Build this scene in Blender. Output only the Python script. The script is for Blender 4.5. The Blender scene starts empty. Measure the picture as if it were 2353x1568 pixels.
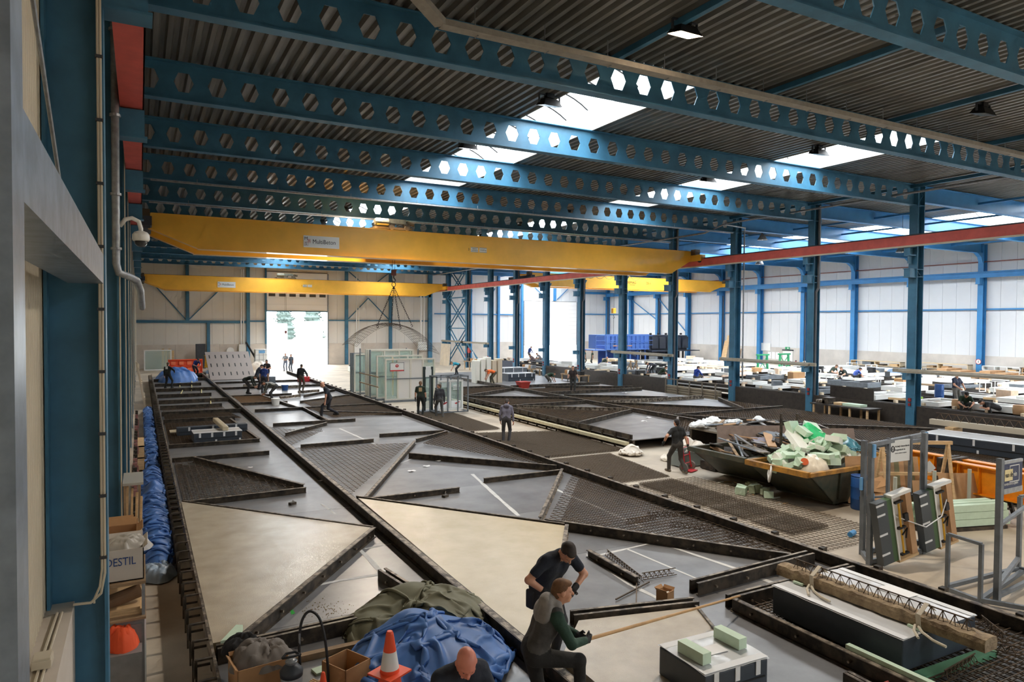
import bpy, bmesh, math, random
import numpy as np
from mathutils import Vector, Matrix
random.seed(7); RNG = np.random.default_rng(7)
PI = math.pi
SC = bpy.context.scene
COL = SC.collection

# ------------------------------------------------------------------ camera
CAM_H, FPX, CX, CY = 4.8, 1589.2, 1176.5, 784.0
YAW, PITCH, ROLL = 0.494014, 0.025738, 0.006139
def cam_axes():
    cy, sy, cp, sp = math.cos(YAW), math.sin(YAW), math.cos(PITCH), math.sin(PITCH)
    F = Vector((sy*cp, cy*cp, -sp)); R = Vector((cy, -sy, 0)); U = R.cross(F)
    cr, sr = math.cos(ROLL), math.sin(ROLL)
    return F, R*cr + U*sr, U*cr - R*sr
AF, AR, AU = cam_axes()
cd = bpy.data.cameras.new('camera'); cam = bpy.data.objects.new('camera', cd); COL.objects.link(cam)
cd.sensor_width = 36.0; cd.lens = FPX/2353*36; cd.clip_start = 0.05; cd.clip_end = 500
m3 = Matrix((AR, AU, -AF)).transposed()
cam.matrix_world = Matrix.Translation((0, 0, CAM_H)) @ m3.to_4x4()
SC.camera = cam

# ------------------------------------------------------------------ world, light, exposure
W = bpy.data.worlds.new('overcast_sky'); SC.world = W; W.use_nodes = True
bg = W.node_tree.nodes['Background']
bg.inputs[0].default_value = (0.93, 0.97, 1.0, 1); bg.inputs[1].default_value = 11.0
SC.view_settings.view_transform = 'Standard'; SC.view_settings.look = 'None'
SC.view_settings.exposure = 0.70; SC.view_settings.gamma = 1.0
SC.view_settings.use_curve_mapping = False
cy_ = SC.cycles
cy_.use_denoising = True; cy_.max_bounces = 5; cy_.diffuse_bounces = 4; cy_.glossy_bounces = 2; cy_.use_adaptive_sampling = True; cy_.adaptive_threshold = .06; cy_.adaptive_min_samples = 16
cy_.transparent_max_bounces = 8; cy_.transmission_bounces = 2
cy_.caustics_reflective = False; cy_.caustics_refractive = False
cy_.sample_clamp_indirect = 8.0; cy_.blur_glossy = 0.5
# skylight layout (x0, x1, y0, y1) of bay 1, and the ridge light of bay 2
GRID0, STEP = 19.05, 5.41
SKY1 = [(10.45, 13.1, -24.0, -5.0), (21.65, 24.25, -24.0, -5.0), (10.45, 13.1, 13.9, 29.6), (10.45, 13.1, 35.6, 73.0), (21.65, 24.25, 13.9, 29.6), (21.65, 24.25, 35.6, 73.0)]  # first two strips lie unseen behind the viewer, sized to light the near beds
SKY2 = (41.2, 49.0, -24.0, 77.0)
def portal(x, y, z, sx, sy, rot=(0, 0, 0)):
    l = bpy.data.lights.new('daylight_portal', 'AREA'); l.shape = 'RECTANGLE'; l.size = sx; l.size_y = sy
    l.cycles.is_portal = True
    o = bpy.data.objects.new('daylight_portal', l); COL.objects.link(o); o.location = (x, y, z); o.rotation_euler = rot
    return o
for (a, b, c, d) in SKY1:
    portal((a+b)/2, (c+d)/2, 11.86, b-a, d-c)
portal((SKY2[0]+SKY2[1])/2, (SKY2[2]+SKY2[3])/2, 11.86, SKY2[1]-SKY2[0], SKY2[3]-SKY2[2])
portal(15.35, 78.75, 3.0, 6.5, 6.0, (-PI/2, 0, 0))

# ------------------------------------------------------------------ helpers
def P(u, v, z=0.0):
    """world point on the horizontal plane z seen at photo pixel (u, v)"""
    d = AF + AR*((u-CX)/FPX) - AU*((v-CY)/FPX)
    t = (z-CAM_H)/d.z
    return Vector((t*d.x, t*d.y, z))
def PY(u, v, y):
    d = AF + AR*((u-CX)/FPX) - AU*((v-CY)/FPX); t = y/d.y
    return Vector((t*d.x, y, CAM_H+t*d.z))
def PX(u, v, x):
    d = AF + AR*((u-CX)/FPX) - AU*((v-CY)/FPX); t = x/d.x
    return Vector((x, t*d.y, CAM_H+t*d.z))

def s2l(c):
    return tuple(((x/255.0)/12.92 if x/255.0 <= .04045 else ((x/255.0+.055)/1.055)**2.4) for x in c)
MATS = {}
def mat(name, rgb, rough=.6, metal=0.0, var=0.0, scale=6.0, rgb2=None, bump=0.0, bscale=40.0, stretch=None, alpha=1.0, emit=0.0, spec=.5, thr=None, detail=4.0, coat=0.0, trans=0.0):
    """procedural material: base colour, optional noise towards rgb2, optional bump; rgb given in 0-255"""
    if name in MATS: return MATS[name]
    m = bpy.data.materials.new(name); m.use_nodes = True; MATS[name] = m
    nt = m.node_tree; b = nt.nodes['Principled BSDF']; c = s2l(rgb)
    b.inputs['Base Color'].default_value = (*c, 1); b.inputs['Roughness'].default_value = rough; b.inputs['Metallic'].default_value = metal
    b.inputs['Specular IOR Level'].default_value = spec; b.inputs['Coat Weight'].default_value = coat
    b.inputs['Transmission Weight'].default_value = trans
    if alpha < 1: b.inputs['Alpha'].default_value = alpha
    if emit: b.inputs['Emission Color'].default_value = (*c, 1); b.inputs['Emission Strength'].default_value = emit
    if var or rgb2 or bump:
        tc = nt.nodes.new('ShaderNodeTexCoord'); src = tc.outputs['Object']
        if stretch:
            mp = nt.nodes.new('ShaderNodeMapping'); mp.inputs['Scale'].default_value = stretch
            nt.links.new(src, mp.inputs['Vector']); src = mp.outputs['Vector']
    if var or rgb2:
        n = nt.nodes.new('ShaderNodeTexNoise'); n.inputs['Scale'].default_value = scale; n.inputs['Detail'].default_value = detail; n.inputs['Roughness'].default_value = .6
        nt.links.new(src, n.inputs['Vector'])
        r = nt.nodes.new('ShaderNodeValToRGB')
        c2 = s2l(rgb2) if rgb2 else tuple(x*(1-var) for x in c)
        c1 = c if rgb2 else tuple(min(1, x*(1+var)) for x in c)
        lo, hi = thr if thr else (.35, .65)
        r.color_ramp.elements[0].position = lo; r.color_ramp.elements[1].position = hi
        r.color_ramp.elements[0].color = (*c2, 1); r.color_ramp.elements[1].color = (*c1, 1)
        nt.links.new(n.outputs['Fac'], r.inputs['Fac']); nt.links.new(r.outputs['Color'], b.inputs['Base Color'])
    if bump:
        n2 = nt.nodes.new('ShaderNodeTexNoise'); n2.inputs['Scale'].default_value = bscale; n2.inputs['Detail'].default_value = 3
        nt.links.new(src, n2.inputs['Vector'])
        bp = nt.nodes.new('ShaderNodeBump'); bp.inputs['Strength'].default_value = bump; bp.inputs['Distance'].default_value = .02
        nt.links.new(n2.outputs['Fac'], bp.inputs['Height']); nt.links.new(bp.outputs['Normal'], b.inputs['Normal'])
    return m

class MB:
    """collects boxes, bars, tubes and prisms; build() links them as one mesh object"""
    def __init__(s): s.v = []; s.f = []; s.m = []
    def add(s, vs, fs, mi=0):
        o = len(s.v); s.v += [tuple(x) for x in vs]; s.f += [tuple(i+o for i in f) for f in fs]; s.m += [mi]*len(fs); return s
    def box(s, x0, x1, y0, y1, z0, z1, mi=0):
        return s.add([(x0,y0,z0),(x1,y0,z0),(x1,y1,z0),(x0,y1,z0),(x0,y0,z1),(x1,y0,z1),(x1,y1,z1),(x0,y1,z1)],
                     [(0,3,2,1),(4,5,6,7),(0,1,5,4),(1,2,6,5),(2,3,7,6),(3,0,4,7)], mi)
    def cbox(s, c, d, rz=0.0, mi=0, M=None):
        hx, hy, hz = d[0]/2, d[1]/2, d[2]/2
        T = Matrix.Translation(c) @ (M.to_4x4() if M is not None else Matrix.Rotation(rz, 4, 'Z'))
        vs = [T @ Vector(p) for p in ((-hx,-hy,-hz),(hx,-hy,-hz),(hx,hy,-hz),(-hx,hy,-hz),(-hx,-hy,hz),(hx,-hy,hz),(hx,hy,hz),(-hx,hy,hz))]
        return s.add(vs, [(0,3,2,1),(4,5,6,7),(0,1,5,4),(1,2,6,5),(2,3,7,6),(3,0,4,7)], mi)
    def bar(s, a, b, w, h, mi=0, up=(0,0,1)):
        """rectangular bar from a to b, w wide (sideways), h high, centred on the line"""
        a = Vector(a); b = Vector(b); d = (b-a)
        if d.length < 1e-6: return s
        d.normalize(); u = Vector(up)
        if abs(d.dot(u)) > .98: u = Vector((0,1,0))
        r = d.cross(u).normalized(); u = r.cross(d)
        vs = []
        for p in (a, b):
            for (i, j) in ((-1,-1),(1,-1),(1,1),(-1,1)): vs.append(p + r*(i*w/2) + u*(j*h/2))
        return s.add(vs, [(3,2,1,0),(4,5,6,7),(0,1,5,4),(1,2,6,5),(2,3,7,6),(3,0,4,7)], mi)
    def tube(s, pts, r, n=8, mi=0, cap=True):
        pts = [Vector(p) for p in pts]; rs = r if isinstance(r, (list, tuple)) else [r]*len(pts)
        vs = []; fs = []; ref = None
        for i, p in enumerate(pts):
            t = (pts[min(i+1, len(pts)-1)] - pts[max(i-1, 0)])
            if t.length < 1e-9: t = Vector((0,0,1))
            t.normalize()
            if ref is None: ref = Vector((0,0,1)) if abs(t.z) < .9 else Vector((1,0,0))
            a = t.cross(ref)
            if a.length < 1e-4: a = t.cross(Vector((.3,.9,.2)))
            a.normalize(); b = a.cross(t); ref = b
            for k in range(n):
                q = 2*PI*k/n; vs.append(p + (a*math.cos(q) + b*math.sin(q))*rs[i])
        for i in range(len(pts)-1):
            for k in range(n):
                fs.append((i*n+k, i*n+(k+1)%n, (i+1)*n+(k+1)%n, (i+1)*n+k))
        if cap: fs.append(tuple(range(n-1, -1, -1))); fs.append(tuple((len(pts)-1)*n+k for k in range(n)))
        return s.add(vs, fs, mi)
    def lathe(s, prof, c=(0,0,0), n=20, mi=0, cap=True):
        vs = []; fs = []
        for (r, z) in prof:
            for k in range(n): vs.append((c[0]+r*math.cos(2*PI*k/n), c[1]+r*math.sin(2*PI*k/n), c[2]+z))
        for i in range(len(prof)-1):
            for k in range(n): fs.append((i*n+k, i*n+(k+1)%n, (i+1)*n+(k+1)%n, (i+1)*n+k))
        if cap: fs.append(tuple(range(n-1,-1,-1))); fs.append(tuple((len(prof)-1)*n+k for k in range(n)))
        return s.add(vs, fs, mi)
    def prism(s, poly, z0, z1, mi=0):
        n = len(poly); vs = [(x,y,z0) for x,y in poly] + [(x,y,z1) for x,y in poly]
        a = sum(poly[i][0]*poly[(i+1)%n][1]-poly[(i+1)%n][0]*poly[i][1] for i in range(n))
        fs = [tuple(range(n-1,-1,-1)), tuple(range(n,2*n))] + [(i,(i+1)%n,n+(i+1)%n,n+i) for i in range(n)]
        if a < 0: fs = [tuple(reversed(f)) for f in fs]
        return s.add(vs, fs, mi)
    def prof(s, pts, axis, t0, t1, mi=0):
        """closed 2-D profile extruded along 'x' (pts=(y,z)) or 'y' (pts=(x,z))"""
        n = len(pts)
        mk = (lambda p, t: (t, p[0], p[1])) if axis == 'x' else (lambda p, t: (p[0], t, p[1]))
        vs = [mk(p, t0) for p in pts] + [mk(p, t1) for p in pts]
        fs = [tuple(range(n)), tuple(range(2*n-1, n-1, -1))] + [((i+1)%n, i, n+i, n+(i+1)%n) for i in range(n)]
        return s.add(vs, fs, mi)
    def mesh(s, name, mats, smooth=False, fix=True):
        me = bpy.data.meshes.new(name); me.from_pydata(s.v, [], s.f)
        for m in (mats if isinstance(mats, (list, tuple)) else [mats]): me.materials.append(m)
        me.polygons.foreach_set('material_index', s.m)
        if fix and len(s.f) < 60000:
            bm = bmesh.new(); bm.from_mesh(me); bmesh.ops.recalc_face_normals(bm, faces=bm.faces); bm.to_mesh(me); bm.free()
        if smooth: me.polygons.foreach_set('use_smooth', [True]*len(me.polygons))
        me.update(); return me
    def build(s, name, mats, parent=None, loc=None, rz=0.0, smooth=False, fix=True, bevel=0.0):
        o = bpy.data.objects.new(name, s.mesh(name, mats, smooth, fix)); COL.objects.link(o)
        if parent is not None: o.parent = parent
        if loc is not None: o.location = loc
        if rz: o.rotation_euler = (0, 0, rz)
        if bevel:
            bv = o.modifiers.new('bevel', 'BEVEL'); bv.width = bevel; bv.segments = 2; bv.limit_method = 'ANGLE'
        return o
def curve(pts, n=6):
    """points of a smooth curve through pts"""
    p = [Vector(q) for q in pts]; p = [p[0]*2-p[1]]+p+[p[-1]*2-p[-2]]; out = []
    for i in range(1, len(p)-2):
        for k in range(n):
            t = k/n; a, b, c, d = p[i-1], p[i], p[i+1], p[i+2]
            out.append(.5*((2*b)+(c-a)*t+(2*a-5*b+4*c-d)*t*t+(3*b-a-3*c+d)*t**3))
    return out+[p[-2]]
def inst(name, me, parent=None, loc=(0,0,0), rot=(0,0,0), scale=None):
    o = bpy.data.objects.new(name, me); COL.objects.link(o); o.parent = parent; o.location = loc; o.rotation_euler = rot
    if scale: o.scale = scale
    return o
def tag(o, label, cat=None, group=None, kind=None):
    o['label'] = label
    if cat: o['category'] = cat
    if group: o['group'] = group
    if kind: o['kind'] = kind
    return o
def empty(name, label, cat, loc=(0,0,0), rz=0.0, group=None, kind=None, rot=None):
    o = bpy.data.objects.new(name, None); COL.objects.link(o); o.location = loc; o.rotation_euler = rot if rot else (0, 0, rz); o.empty_display_size = .1
    return tag(o, label, cat, group, kind)
def copy_tree(o, parent=None):
    c = o.copy(); COL.objects.link(c); c.parent = parent
    for ch in list(o.children): copy_tree(ch, c)
    return c
def text(name, s, size, m, parent, loc, rot=(PI/2, 0, 0), extr=.002, ax='LEFT', sx=1.0):
    cu = bpy.data.curves.new(name, 'FONT'); cu.body = s; cu.size = size; cu.extrude = extr; cu.align_x = ax; cu.align_y = 'CENTER'; cu.resolution_u = 3
    t = bpy.data.objects.new(name, cu); COL.objects.link(t); bpy.context.view_layer.update()
    me = bpy.data.meshes.new_from_object(t.evaluated_get(bpy.context.evaluated_depsgraph_get())); me.materials.clear(); me.materials.append(m)
    bpy.data.objects.remove(t); bpy.data.curves.remove(cu)
    o = bpy.data.objects.new(name, me); COL.objects.link(o); o.parent = parent; o.location = loc; o.rotation_euler = rot; o.scale = (sx, 1, 1)
    return o

# ------------------------------------------------------------------ materials
BLUE = mat('blue_steel_paint', (60, 114, 144), .5, var=.18, scale=1.5)
BLUE2 = mat('bright_blue_steel_paint', (56, 126, 180), .5, var=.10, scale=1.2)  # more saturated blue for all steel of the right bay
RED = mat('red_rail_paint', (208, 92, 82), .55, var=.12, scale=2)
YEL = mat('crane_yellow_paint', (246, 184, 60), .38, var=.07, scale=.8, coat=.2)
DECK = mat('galvanised_roof_deck', (128, 126, 120), .42, .35, var=.25, scale=1.2, stretch=(4, .3, 1))
GALV = mat('galvanised_steel', (150, 154, 158), .42, .5, var=.2, scale=9)
GALVB = mat('blue_grey_galvanised', (134, 146, 160), .38, .45, var=.2, scale=7)
GREYP = mat('grey_painted_steel', (112, 118, 124), .5, .2, var=.15, scale=5)
BLACK = mat('black_plastic', (22, 22, 24), .5)
DKGREY = mat('dark_grey', (58, 62, 68), .55, var=.12)
WHITE = mat('white_paint', (228, 228, 224), .5)
FLOORM = mat('concrete_floor', (196, 184, 166), .62, rgb2=(160, 149, 134), scale=.55, detail=9, thr=(.3, .6), bump=.08, bscale=30)
WALLP = mat('cream_wall_panel', (228, 224, 216), .5, var=.04, scale=.3)
WALLW = mat('white_wall_panel', (216, 218, 220), .45, var=.03, scale=.3)
PLINTH = mat('concrete_plinth', (198, 192, 184), .7, var=.10, scale=.7, bump=.1)
PLINTHD = mat('dirty_concrete_plinth', (216, 206, 194), .75, rgb2=(200, 190, 178), scale=.8)
STEELB = mat('casting_bed_steel', (150, 151, 153), .34, .3, rgb2=(112, 112, 114), scale=.9, detail=10, thr=(.3, .7), bump=.03, bscale=8)
STEELD = mat('worn_bed_steel', (136, 133, 130), .4, .25, rgb2=(100, 97, 95), scale=1.1, detail=10, thr=(.3, .7))
FORM = mat('rusty_formwork_steel', (86, 76, 64), .55, .3, rgb2=(46, 41, 36), scale=5, detail=8, thr=(.4, .6))
FORMT = mat('worn_formwork_edge', (150, 138, 122), .5, .3, rgb2=(70, 60, 50), scale=7, detail=8, thr=(.42, .58))
REBAR = mat('rebar_steel', (78, 68, 58), .55, .5, rgb2=(104, 84, 62), scale=3)
REBARW = mat('dusty_wire', (150, 134, 106), .6, .3)
WETC = mat('wet_concrete', (218, 204, 174), .17, rgb2=(204, 190, 158), scale=2.2, detail=6, thr=(.3, .7), bump=.22, bscale=110, spec=.8)
WETG = mat('grey_wet_concrete', (202, 190, 168), .16, rgb2=(180, 168, 148), scale=2.0, detail=6, thr=(.3, .7), bump=.22, bscale=110, spec=.8)
CHALK = mat('white_seam_filler', (205, 205, 203), .7, var=.08)
WOOD = mat('pale_timber', (205, 172, 128), .65, var=.14, scale=4, stretch=(1, 1, 6))
WOODD = mat('weathered_timber', (150, 124, 94), .7, var=.2, scale=4)
PLY = mat('plywood', (186, 146, 106), .65, var=.12, scale=2)
CARD = mat('cardboard', (176, 134, 92), .75, var=.08, scale=3)
FILM = mat('black_formply', (34, 31, 29), .55, rgb2=(56, 50, 45), scale=5, detail=8, thr=(.45, .75))
FILMB = mat('blue_grey_board', (54, 62, 80), .6, var=.1)
TARPB = mat('blue_tarp', (70, 112, 176), .5, var=.14, scale=1.5)
TARPG = mat('olive_tarp', (112, 112, 92), .7, var=.15, scale=2)
FOAM = mat('mint_foam', (198, 220, 196), .6, var=.05)
FOAMW = mat('white_foam', (238, 238, 228), .6)
ORANGE = mat('orange_paint', (238, 148, 24), .4, var=.08)
GREENP = mat('green_paint', (48, 150, 100), .5)
GLASS = mat('window_glass', (190, 214, 205), .05, alpha=.35, spec=.6)
WRAP = mat('clear_wrap', (232, 234, 236), .18, alpha=.8, spec=.7)
TAPE = mat('white_tape', (226, 228, 230), .5)
PAPER = mat('white_paper', (240, 240, 240), .6)
PIPE = mat('grey_pvc_pipe', (98, 100, 104), .45)
CREAMP = mat('cream_cable_tray', (200, 190, 170), .6)
# ================================================================== the setting
ORD = ['first','second','third','fourth','fifth','sixth','seventh','eighth','ninth','tenth','eleventh','twelfth','thirteenth','fourteenth','fifteenth','sixteenth','seventeenth','eighteenth']
YB = 78.5                                    # inner face of the back wall
def struct(o, label): return tag(o, label, None, None, 'structure')
def gy(n): return GRID0 + STEP*n             # grid line: n = 0 at the column nearest the right edge

struct(MB().box(-1.2, 58.2, -30.2, YB+.4, -.2, 0).build('floor', FLOORM), 'beige concrete hall floor with scuffs and dust')
struct(MB().box(-40, 110, YB+.4, 190, -.3, -.02).build('ground', mat('yard_concrete', (190, 188, 182), .8)), 'pale concrete yard outside the open far door')

# ---- left wall
wl = struct(empty('wall_left', 'beige ribbed cladding wall along the near side', None), 'beige ribbed cladding wall along the near side')
def ribs(y0, y1, z0, z1, x, pitch=.115, d=.012):
    b = MB(); n = int((y1-y0)/pitch); vs = []; 
    for i in range(n+1):
        y = y0 + i*pitch
        for (dy, dx) in ((0, 0), (.05, 0), (.065, d), (.1, d)):
            vs.append((x+dx, y+dy, z0)); vs.append((x+dx, y+dy, z1))
    fs = [(2*i, 2*i+2, 2*i+3, 2*i+1) for i in range(len(vs)//2-1)]
    return b.add(vs, fs)
RIBM = mat('beige_ribbed_cladding', (200, 190, 168), .55, var=.06, scale=.8)
ribs(-30, 16, 1.95, 11.3, -.84).build('cladding_sheet', RIBM, wl, fix=False)
ribs(16, YB, 1.95, 11.3, -.84).build('cladding_sheet', RIBM, wl, fix=False)
for k in range(20):
    MB().box(-1.15, -.6, -30+k*5.42, -30+k*5.42+5.4, 0, 1.95).build('plinth_panel', PLINTHD, wl)
MB().box(-1.15, -.9, -30.2, YB, 1.95, 11.5).build('wall_core', PLINTH, wl)
cw = MB(); 
for dx, r in ((-.74, .012), (-.70, .010)): cw.tube([(dx, 1.0, 1.965), (dx, 6.9, 1.965), (dx+.02, 7.9, 1.97)], r, 6)
tag(cw.build('wall_cable', CREAMP), 'two pale cables running along the concrete ledge beside the near column', 'cable')
jb = empty('junction_box', 'small grey junction box on the concrete ledge by the near blue column', 'box', (-.72, 6.75, 1.97))
MB().box(-.07, .07, -.09, .09, 0, .07).build('body', CREAMP, jb, bevel=.008); MB().box(-.06, .06, -.08, .08, .07, .085).build('lid', CREAMP, jb)

# ---- front wall (behind the camera) closes the hall
struct(MB().box(-1.2, 58.2, -30.4, -30.2, 0, 11.6).build('wall_front', WALLP), 'plain panel wall closing the hall behind the viewer')

# ---- back wall with two sectional doors
wb = struct(empty('wall_back', '', None), 'pale panel wall at the far end with concrete base')
D1 = (12.1, 18.6); D2 = (44.0, 52.1)
def panels(parent, xs, z0, z1, m):
    me = None; w = xs[1]-xs[0]
    me = MB().box(0, w-.015, -.06, .0, z0, z1).mesh('wall_panel', m)
    for x in xs[:-1]: inst('wall_panel', me, parent, (x, YB+.06, 0))
def frange(a, b, n): return [a+(b-a)*i/n for i in range(n+1)]
panels(wb, frange(-.9, D1[0], 12), 2.4, 11.3, WALLP)
panels(wb, frange(D1[1], 31.2, 11), 2.4, 11.3, WALLP)
panels(wb, frange(D1[0], D1[1], 6), 10.3, 11.3, WALLP)
panels(wb, frange(31.2, D2[0], 11), 2.4, 11.3, WALLW)
panels(wb, frange(D2[1], 57.8, 5), 2.4, 11.3, WALLW)
panels(wb, frange(D2[0], D2[1], 7), 7.75, 11.3, WALLW)
for (a, b) in ((-.9, 3.2), (3.2, 7.4), (7.4, 12.1), (18.6, 22.8), (22.8, 27), (27, 31.2), (31.2, 35.4), (35.4, 39.6), (39.6, 44), (52.1, 57.8)):
    MB().box(a+.008, b-.008, YB-.06, YB+.1, 0, 2.4).build('plinth_panel', PLINTHD if b < 32 else PLINTH, wb)
core = MB(); core.box(-1.1, D1[0], YB+.1, YB+.35, 0, 11.5); core.box(D1[1], D2[0], YB+.1, YB+.35, 0, 11.5); core.box(D2[1], 58, YB+.1, YB+.35, 0, 11.5)
core.box(D1[0], D1[1], YB+.1, YB+.35, 6.0, 11.5); core.box(D2[0], D2[1], YB+.1, YB+.35, 1.9, 11.5)
core.build('wall_core', PLINTH, wb)
DOORW = mat('white_door_panel', (240, 240, 240), .4)
def sect_door(name, label, x0, x1, z0, z1, n, win, nw, yy):
    d = struct(empty(name, '', None), label); h = (z1-z0)/n
    me = MB().box(.02, x1-x0-.02, -.05, 0, .008, h-.008).mesh('door_section', DOORW)
    for i in range(n): inst('door_section', me, d, (x0, yy, z0+i*h))
    pw = (x1-x0)/nw; pm = mat('dark_door_pane', (70, 74, 78), .1)
    for k in range(nw):
        fr = MB(); a, b, c, e = x0+pw*k+pw*.18, x0+pw*k+pw*.82, z0+(win+.22)*h, z0+(win+.78)*h
        fr.box(a, b, yy-.07, yy-.05, c, e).build('door_pane', pm if name == 'door_1' else mat('bright_door_pane', (232, 236, 238), .1), d)
    g = MB(); g.box(x0-.14, x0, yy-.1, yy+.05, 0, z1); g.box(x1, x1+.14, yy-.1, yy+.05, 0, z1); g.build('door_guide', GALV, d)
    return d
sect_door('door_1', 'white sectional door raised above the bright open doorway', D1[0], D1[1], 6.0, 10.2, 6, 2, 6, YB-.1)
MB().box(D1[0], D1[1], YB-.2, YB-.05, 5.9, 6.02).build('door_seal', BLUE, bpy.data.objects['door_1'])
sect_door('door_2', 'white sectional door in the right bay, open a little at the bottom', D2[0], D2[1], 1.9, 7.7, 11, 1, 10, YB-.1)

# ---- right wall
XR = 57.6
wr = struct(empty('wall_right', '', None), 'white panel wall of the right bay on a concrete base')
me = MB().box(-.0, .06, 0, 1.067, 2.5, 11.3).mesh('wall_panel', WALLW)
for i in range(54): inst('wall_panel', me, wr, (XR, YB-(i+1)*1.082, 0))
MB().box(XR, XR+.06, -30.2, YB-54*1.082-.015, 2.5, 11.3).build('wall_panel', WALLW, wr)
for i in range(20): MB().box(XR-.1, XR+.06, YB-(i+1)*STEP+.01, YB-i*STEP, 0, 2.5).build('plinth_panel', PLINTH, wr)
MB().box(XR+.06, XR+.4, -30.2, YB, 0, 11.5).build('wall_core', PLINTH, wr)

# ---- ceiling: trapezoidal steel deck in sheets between the beams
ce = struct(empty('ceiling', '', None), 'corrugated steel roof deck with long skylight strips')
ZD = 11.16
def deck_sheet(x0, x1, y0, y1):
    n = max(1, round((x1-x0)/.28)); p = (x1-x0)/n; vs = []
    for i in range(n):
        for (f, z) in ((0, 0), (.36, 0), (.5, .11), (.86, .11)):
            vs += [(x0+(i+f)*p, y0, ZD+z), (x0+(i+f)*p, y1, ZD+z)]
    vs += [(x1, y0, ZD), (x1, y1, ZD)]
    fs = [(2*i, 2*i+1, 2*i+3, 2*i+2) for i in range(len(vs)//2-1)]
    return MB().add(vs, fs).build('deck_sheet', DECK, ce, fix=False)
ys = [-30.2] + [gy(n) for n in range(-8, 12)]
for j in range(len(ys)-1):
    a, b = ys[j], ys[j+1]
    for (x0, x1) in ((-1.1, 10.45), (13.1, 21.65), (24.25, 31.2), (31.2, 41.2), (49.0, 58)): deck_sheet(x0, x1, a, b)
    mid = (a+b)/2
    if not (-24 < mid < -5 or 13.9 < mid < 29.6 or 35.6 < mid < 73.0):
        deck_sheet(10.45, 13.1, a, b); deck_sheet(21.65, 24.25, a, b)
    if mid < -24.0: deck_sheet(41.2, 49.0, a, b)
for (x0, x1) in ((10.45, 13.1), (21.65, 24.25)): deck_sheet(x0, x1, 73.0, gy(10)) if gy(10) > 73.0 else None
rc = MB()
for (x0, x1) in ((-1.2, 10.4), (13.2, 21.6), (24.3, 41.1), (49.1, 58.2)): rc.box(x0, x1, -30.4, YB+.4, 11.34, 11.5)
for (x0, x1) in ((10.4, 13.2), (21.6, 24.3)):
    rc.box(x0, x1, -30.4, -24.1, 11.34, 11.5); rc.box(x0, x1, -4.9, 13.8, 11.34, 11.5); rc.box(x0, x1, 29.7, 35.5, 11.34, 11.5); rc.box(x0, x1, 73.1, YB+.4, 11.34, 11.5)
rc.box(41.1, 49.1, -30.4, -24.1, 11.34, 11.5); rc.box(41.1, 49.1, 77.1, YB+.4, 11.34, 11.5)
rc.build('roof_insulation', PLINTH, ce)  # unseen slab over the deck, added to stop light leaking in
SKYP = mat('skylight_sheet', (250, 252, 255), .4, alpha=.3)
def skylight(x0, x1, y0, y1, z1, rise, label, bars):
    s = empty('skylight', '', None); struct(s, label)
    cb = MB(); t = .05
    cb.box(x0-t, x0, y0, y1, ZD-.02, z1); cb.box(x1, x1+t, y0, y1, ZD-.02, z1); cb.box(x0, x1, y0-t, y0, ZD-.02, z1); cb.box(x0, x1, y1, y1+t, ZD-.02, z1)
    cb.build('kerb', mat('kerb_white', (176, 176, 172), .6), s)
    n = max(1, round((y1-y0)/bars)); p = (y1-y0)/n; K = 10
    arc = [(x0+(x1-x0)*k/K, z1+.12+rise*(1-(2*k/K-1)**2)) for k in range(K+1)]
    vs = []; 
    for (x, z) in arc: vs += [(x, 0, z), (x, p, z)]
    me = MB().add(vs, [(2*i, 2*i+2, 2*i+3, 2*i+1) for i in range(K)]).mesh('skylight_pane', SKYP, smooth=True, fix=False)
    bm_ = MB().tube([(x, 0, z-.02) for x, z in arc], .032, 4).mesh('glazing_bar', mat('dark_glazing_bar', (28, 30, 32), .6))
    for i in range(n):
        inst('skylight_pane', me, s, (0, y0+i*p, 0))
        if i: inst('glazing_bar', bm_, s, (0, y0+i*p, 0))
    return s
for k, (a, b, c, d) in enumerate(SKY1):
    skylight(a, b, c, d, 11.75, .45, ['barrel skylight strip behind the viewer over the left half of the first bay', 'barrel skylight strip behind the viewer over the right half of the first bay', 'nearer barrel skylight strip over the left half of the first bay', 'farther barrel skylight strip over the left half of the first bay',
             'nearer barrel skylight strip over the right half of the first bay', 'farther barrel skylight strip over the right half of the first bay'][k], 1.35)
skylight(*SKY2, 11.75, 1.1, 'wide bright skylight strip along the ridge of the right bay', 1.6)

# ---- castellated roof beams of the first bay
def hex_beam_mesh(x0, x1):
    b = MB(); pit = .768; n = int((x1-x0-.3)/pit); off = x0 + .15; zb, zt = 10.24, 11.14; zc = 10.69; hh = .235; t = .012
    for i in range(n):
        a, c = off+i*pit, off+(i+1)*pit; m = (a+c)/2
        hx = [(m-.225, zc), (m-.12, zc+hh), (m+.12, zc+hh), (m+.225, zc), (m+.12, zc-hh), (m-.12, zc-hh)]
        cr = [(a, zb), (a, zc), (a, zt), (c, zt), (c, zc), (c, zb)]
        pts = hx+cr
        F = [(0,7,8,1), (1,8,9,2), (2,9,10,3), (3,10,11,4), (4,11,6,5), (5,6,7,0)]
        vs = [(x, -t, z) for x, z in pts] + [(x, t, z) for x, z in pts]
        fs = F + [tuple(reversed([j+12 for j in f])) for f in F] + [(j, (j+1) % 6, 12+(j+1) % 6, 12+j) for j in range(6)]
        b.add(vs, fs)
    b.box(x0, off, -t, t, zb, zt); b.box(off+n*pit, x1, -t, t, zb, zt)
    return b.mesh('web', BLUE, fix=False)
webm = hex_beam_mesh(-.3, 30.8)
flm = MB().box(-.3, 30.8, -.15, .15, 10.22, 10.25).mesh('bottom_flange', BLUE); ftm = MB().box(-.3, 30.8, -.15, .15, 11.125, 11.155).mesh('top_flange', BLUE)
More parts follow.
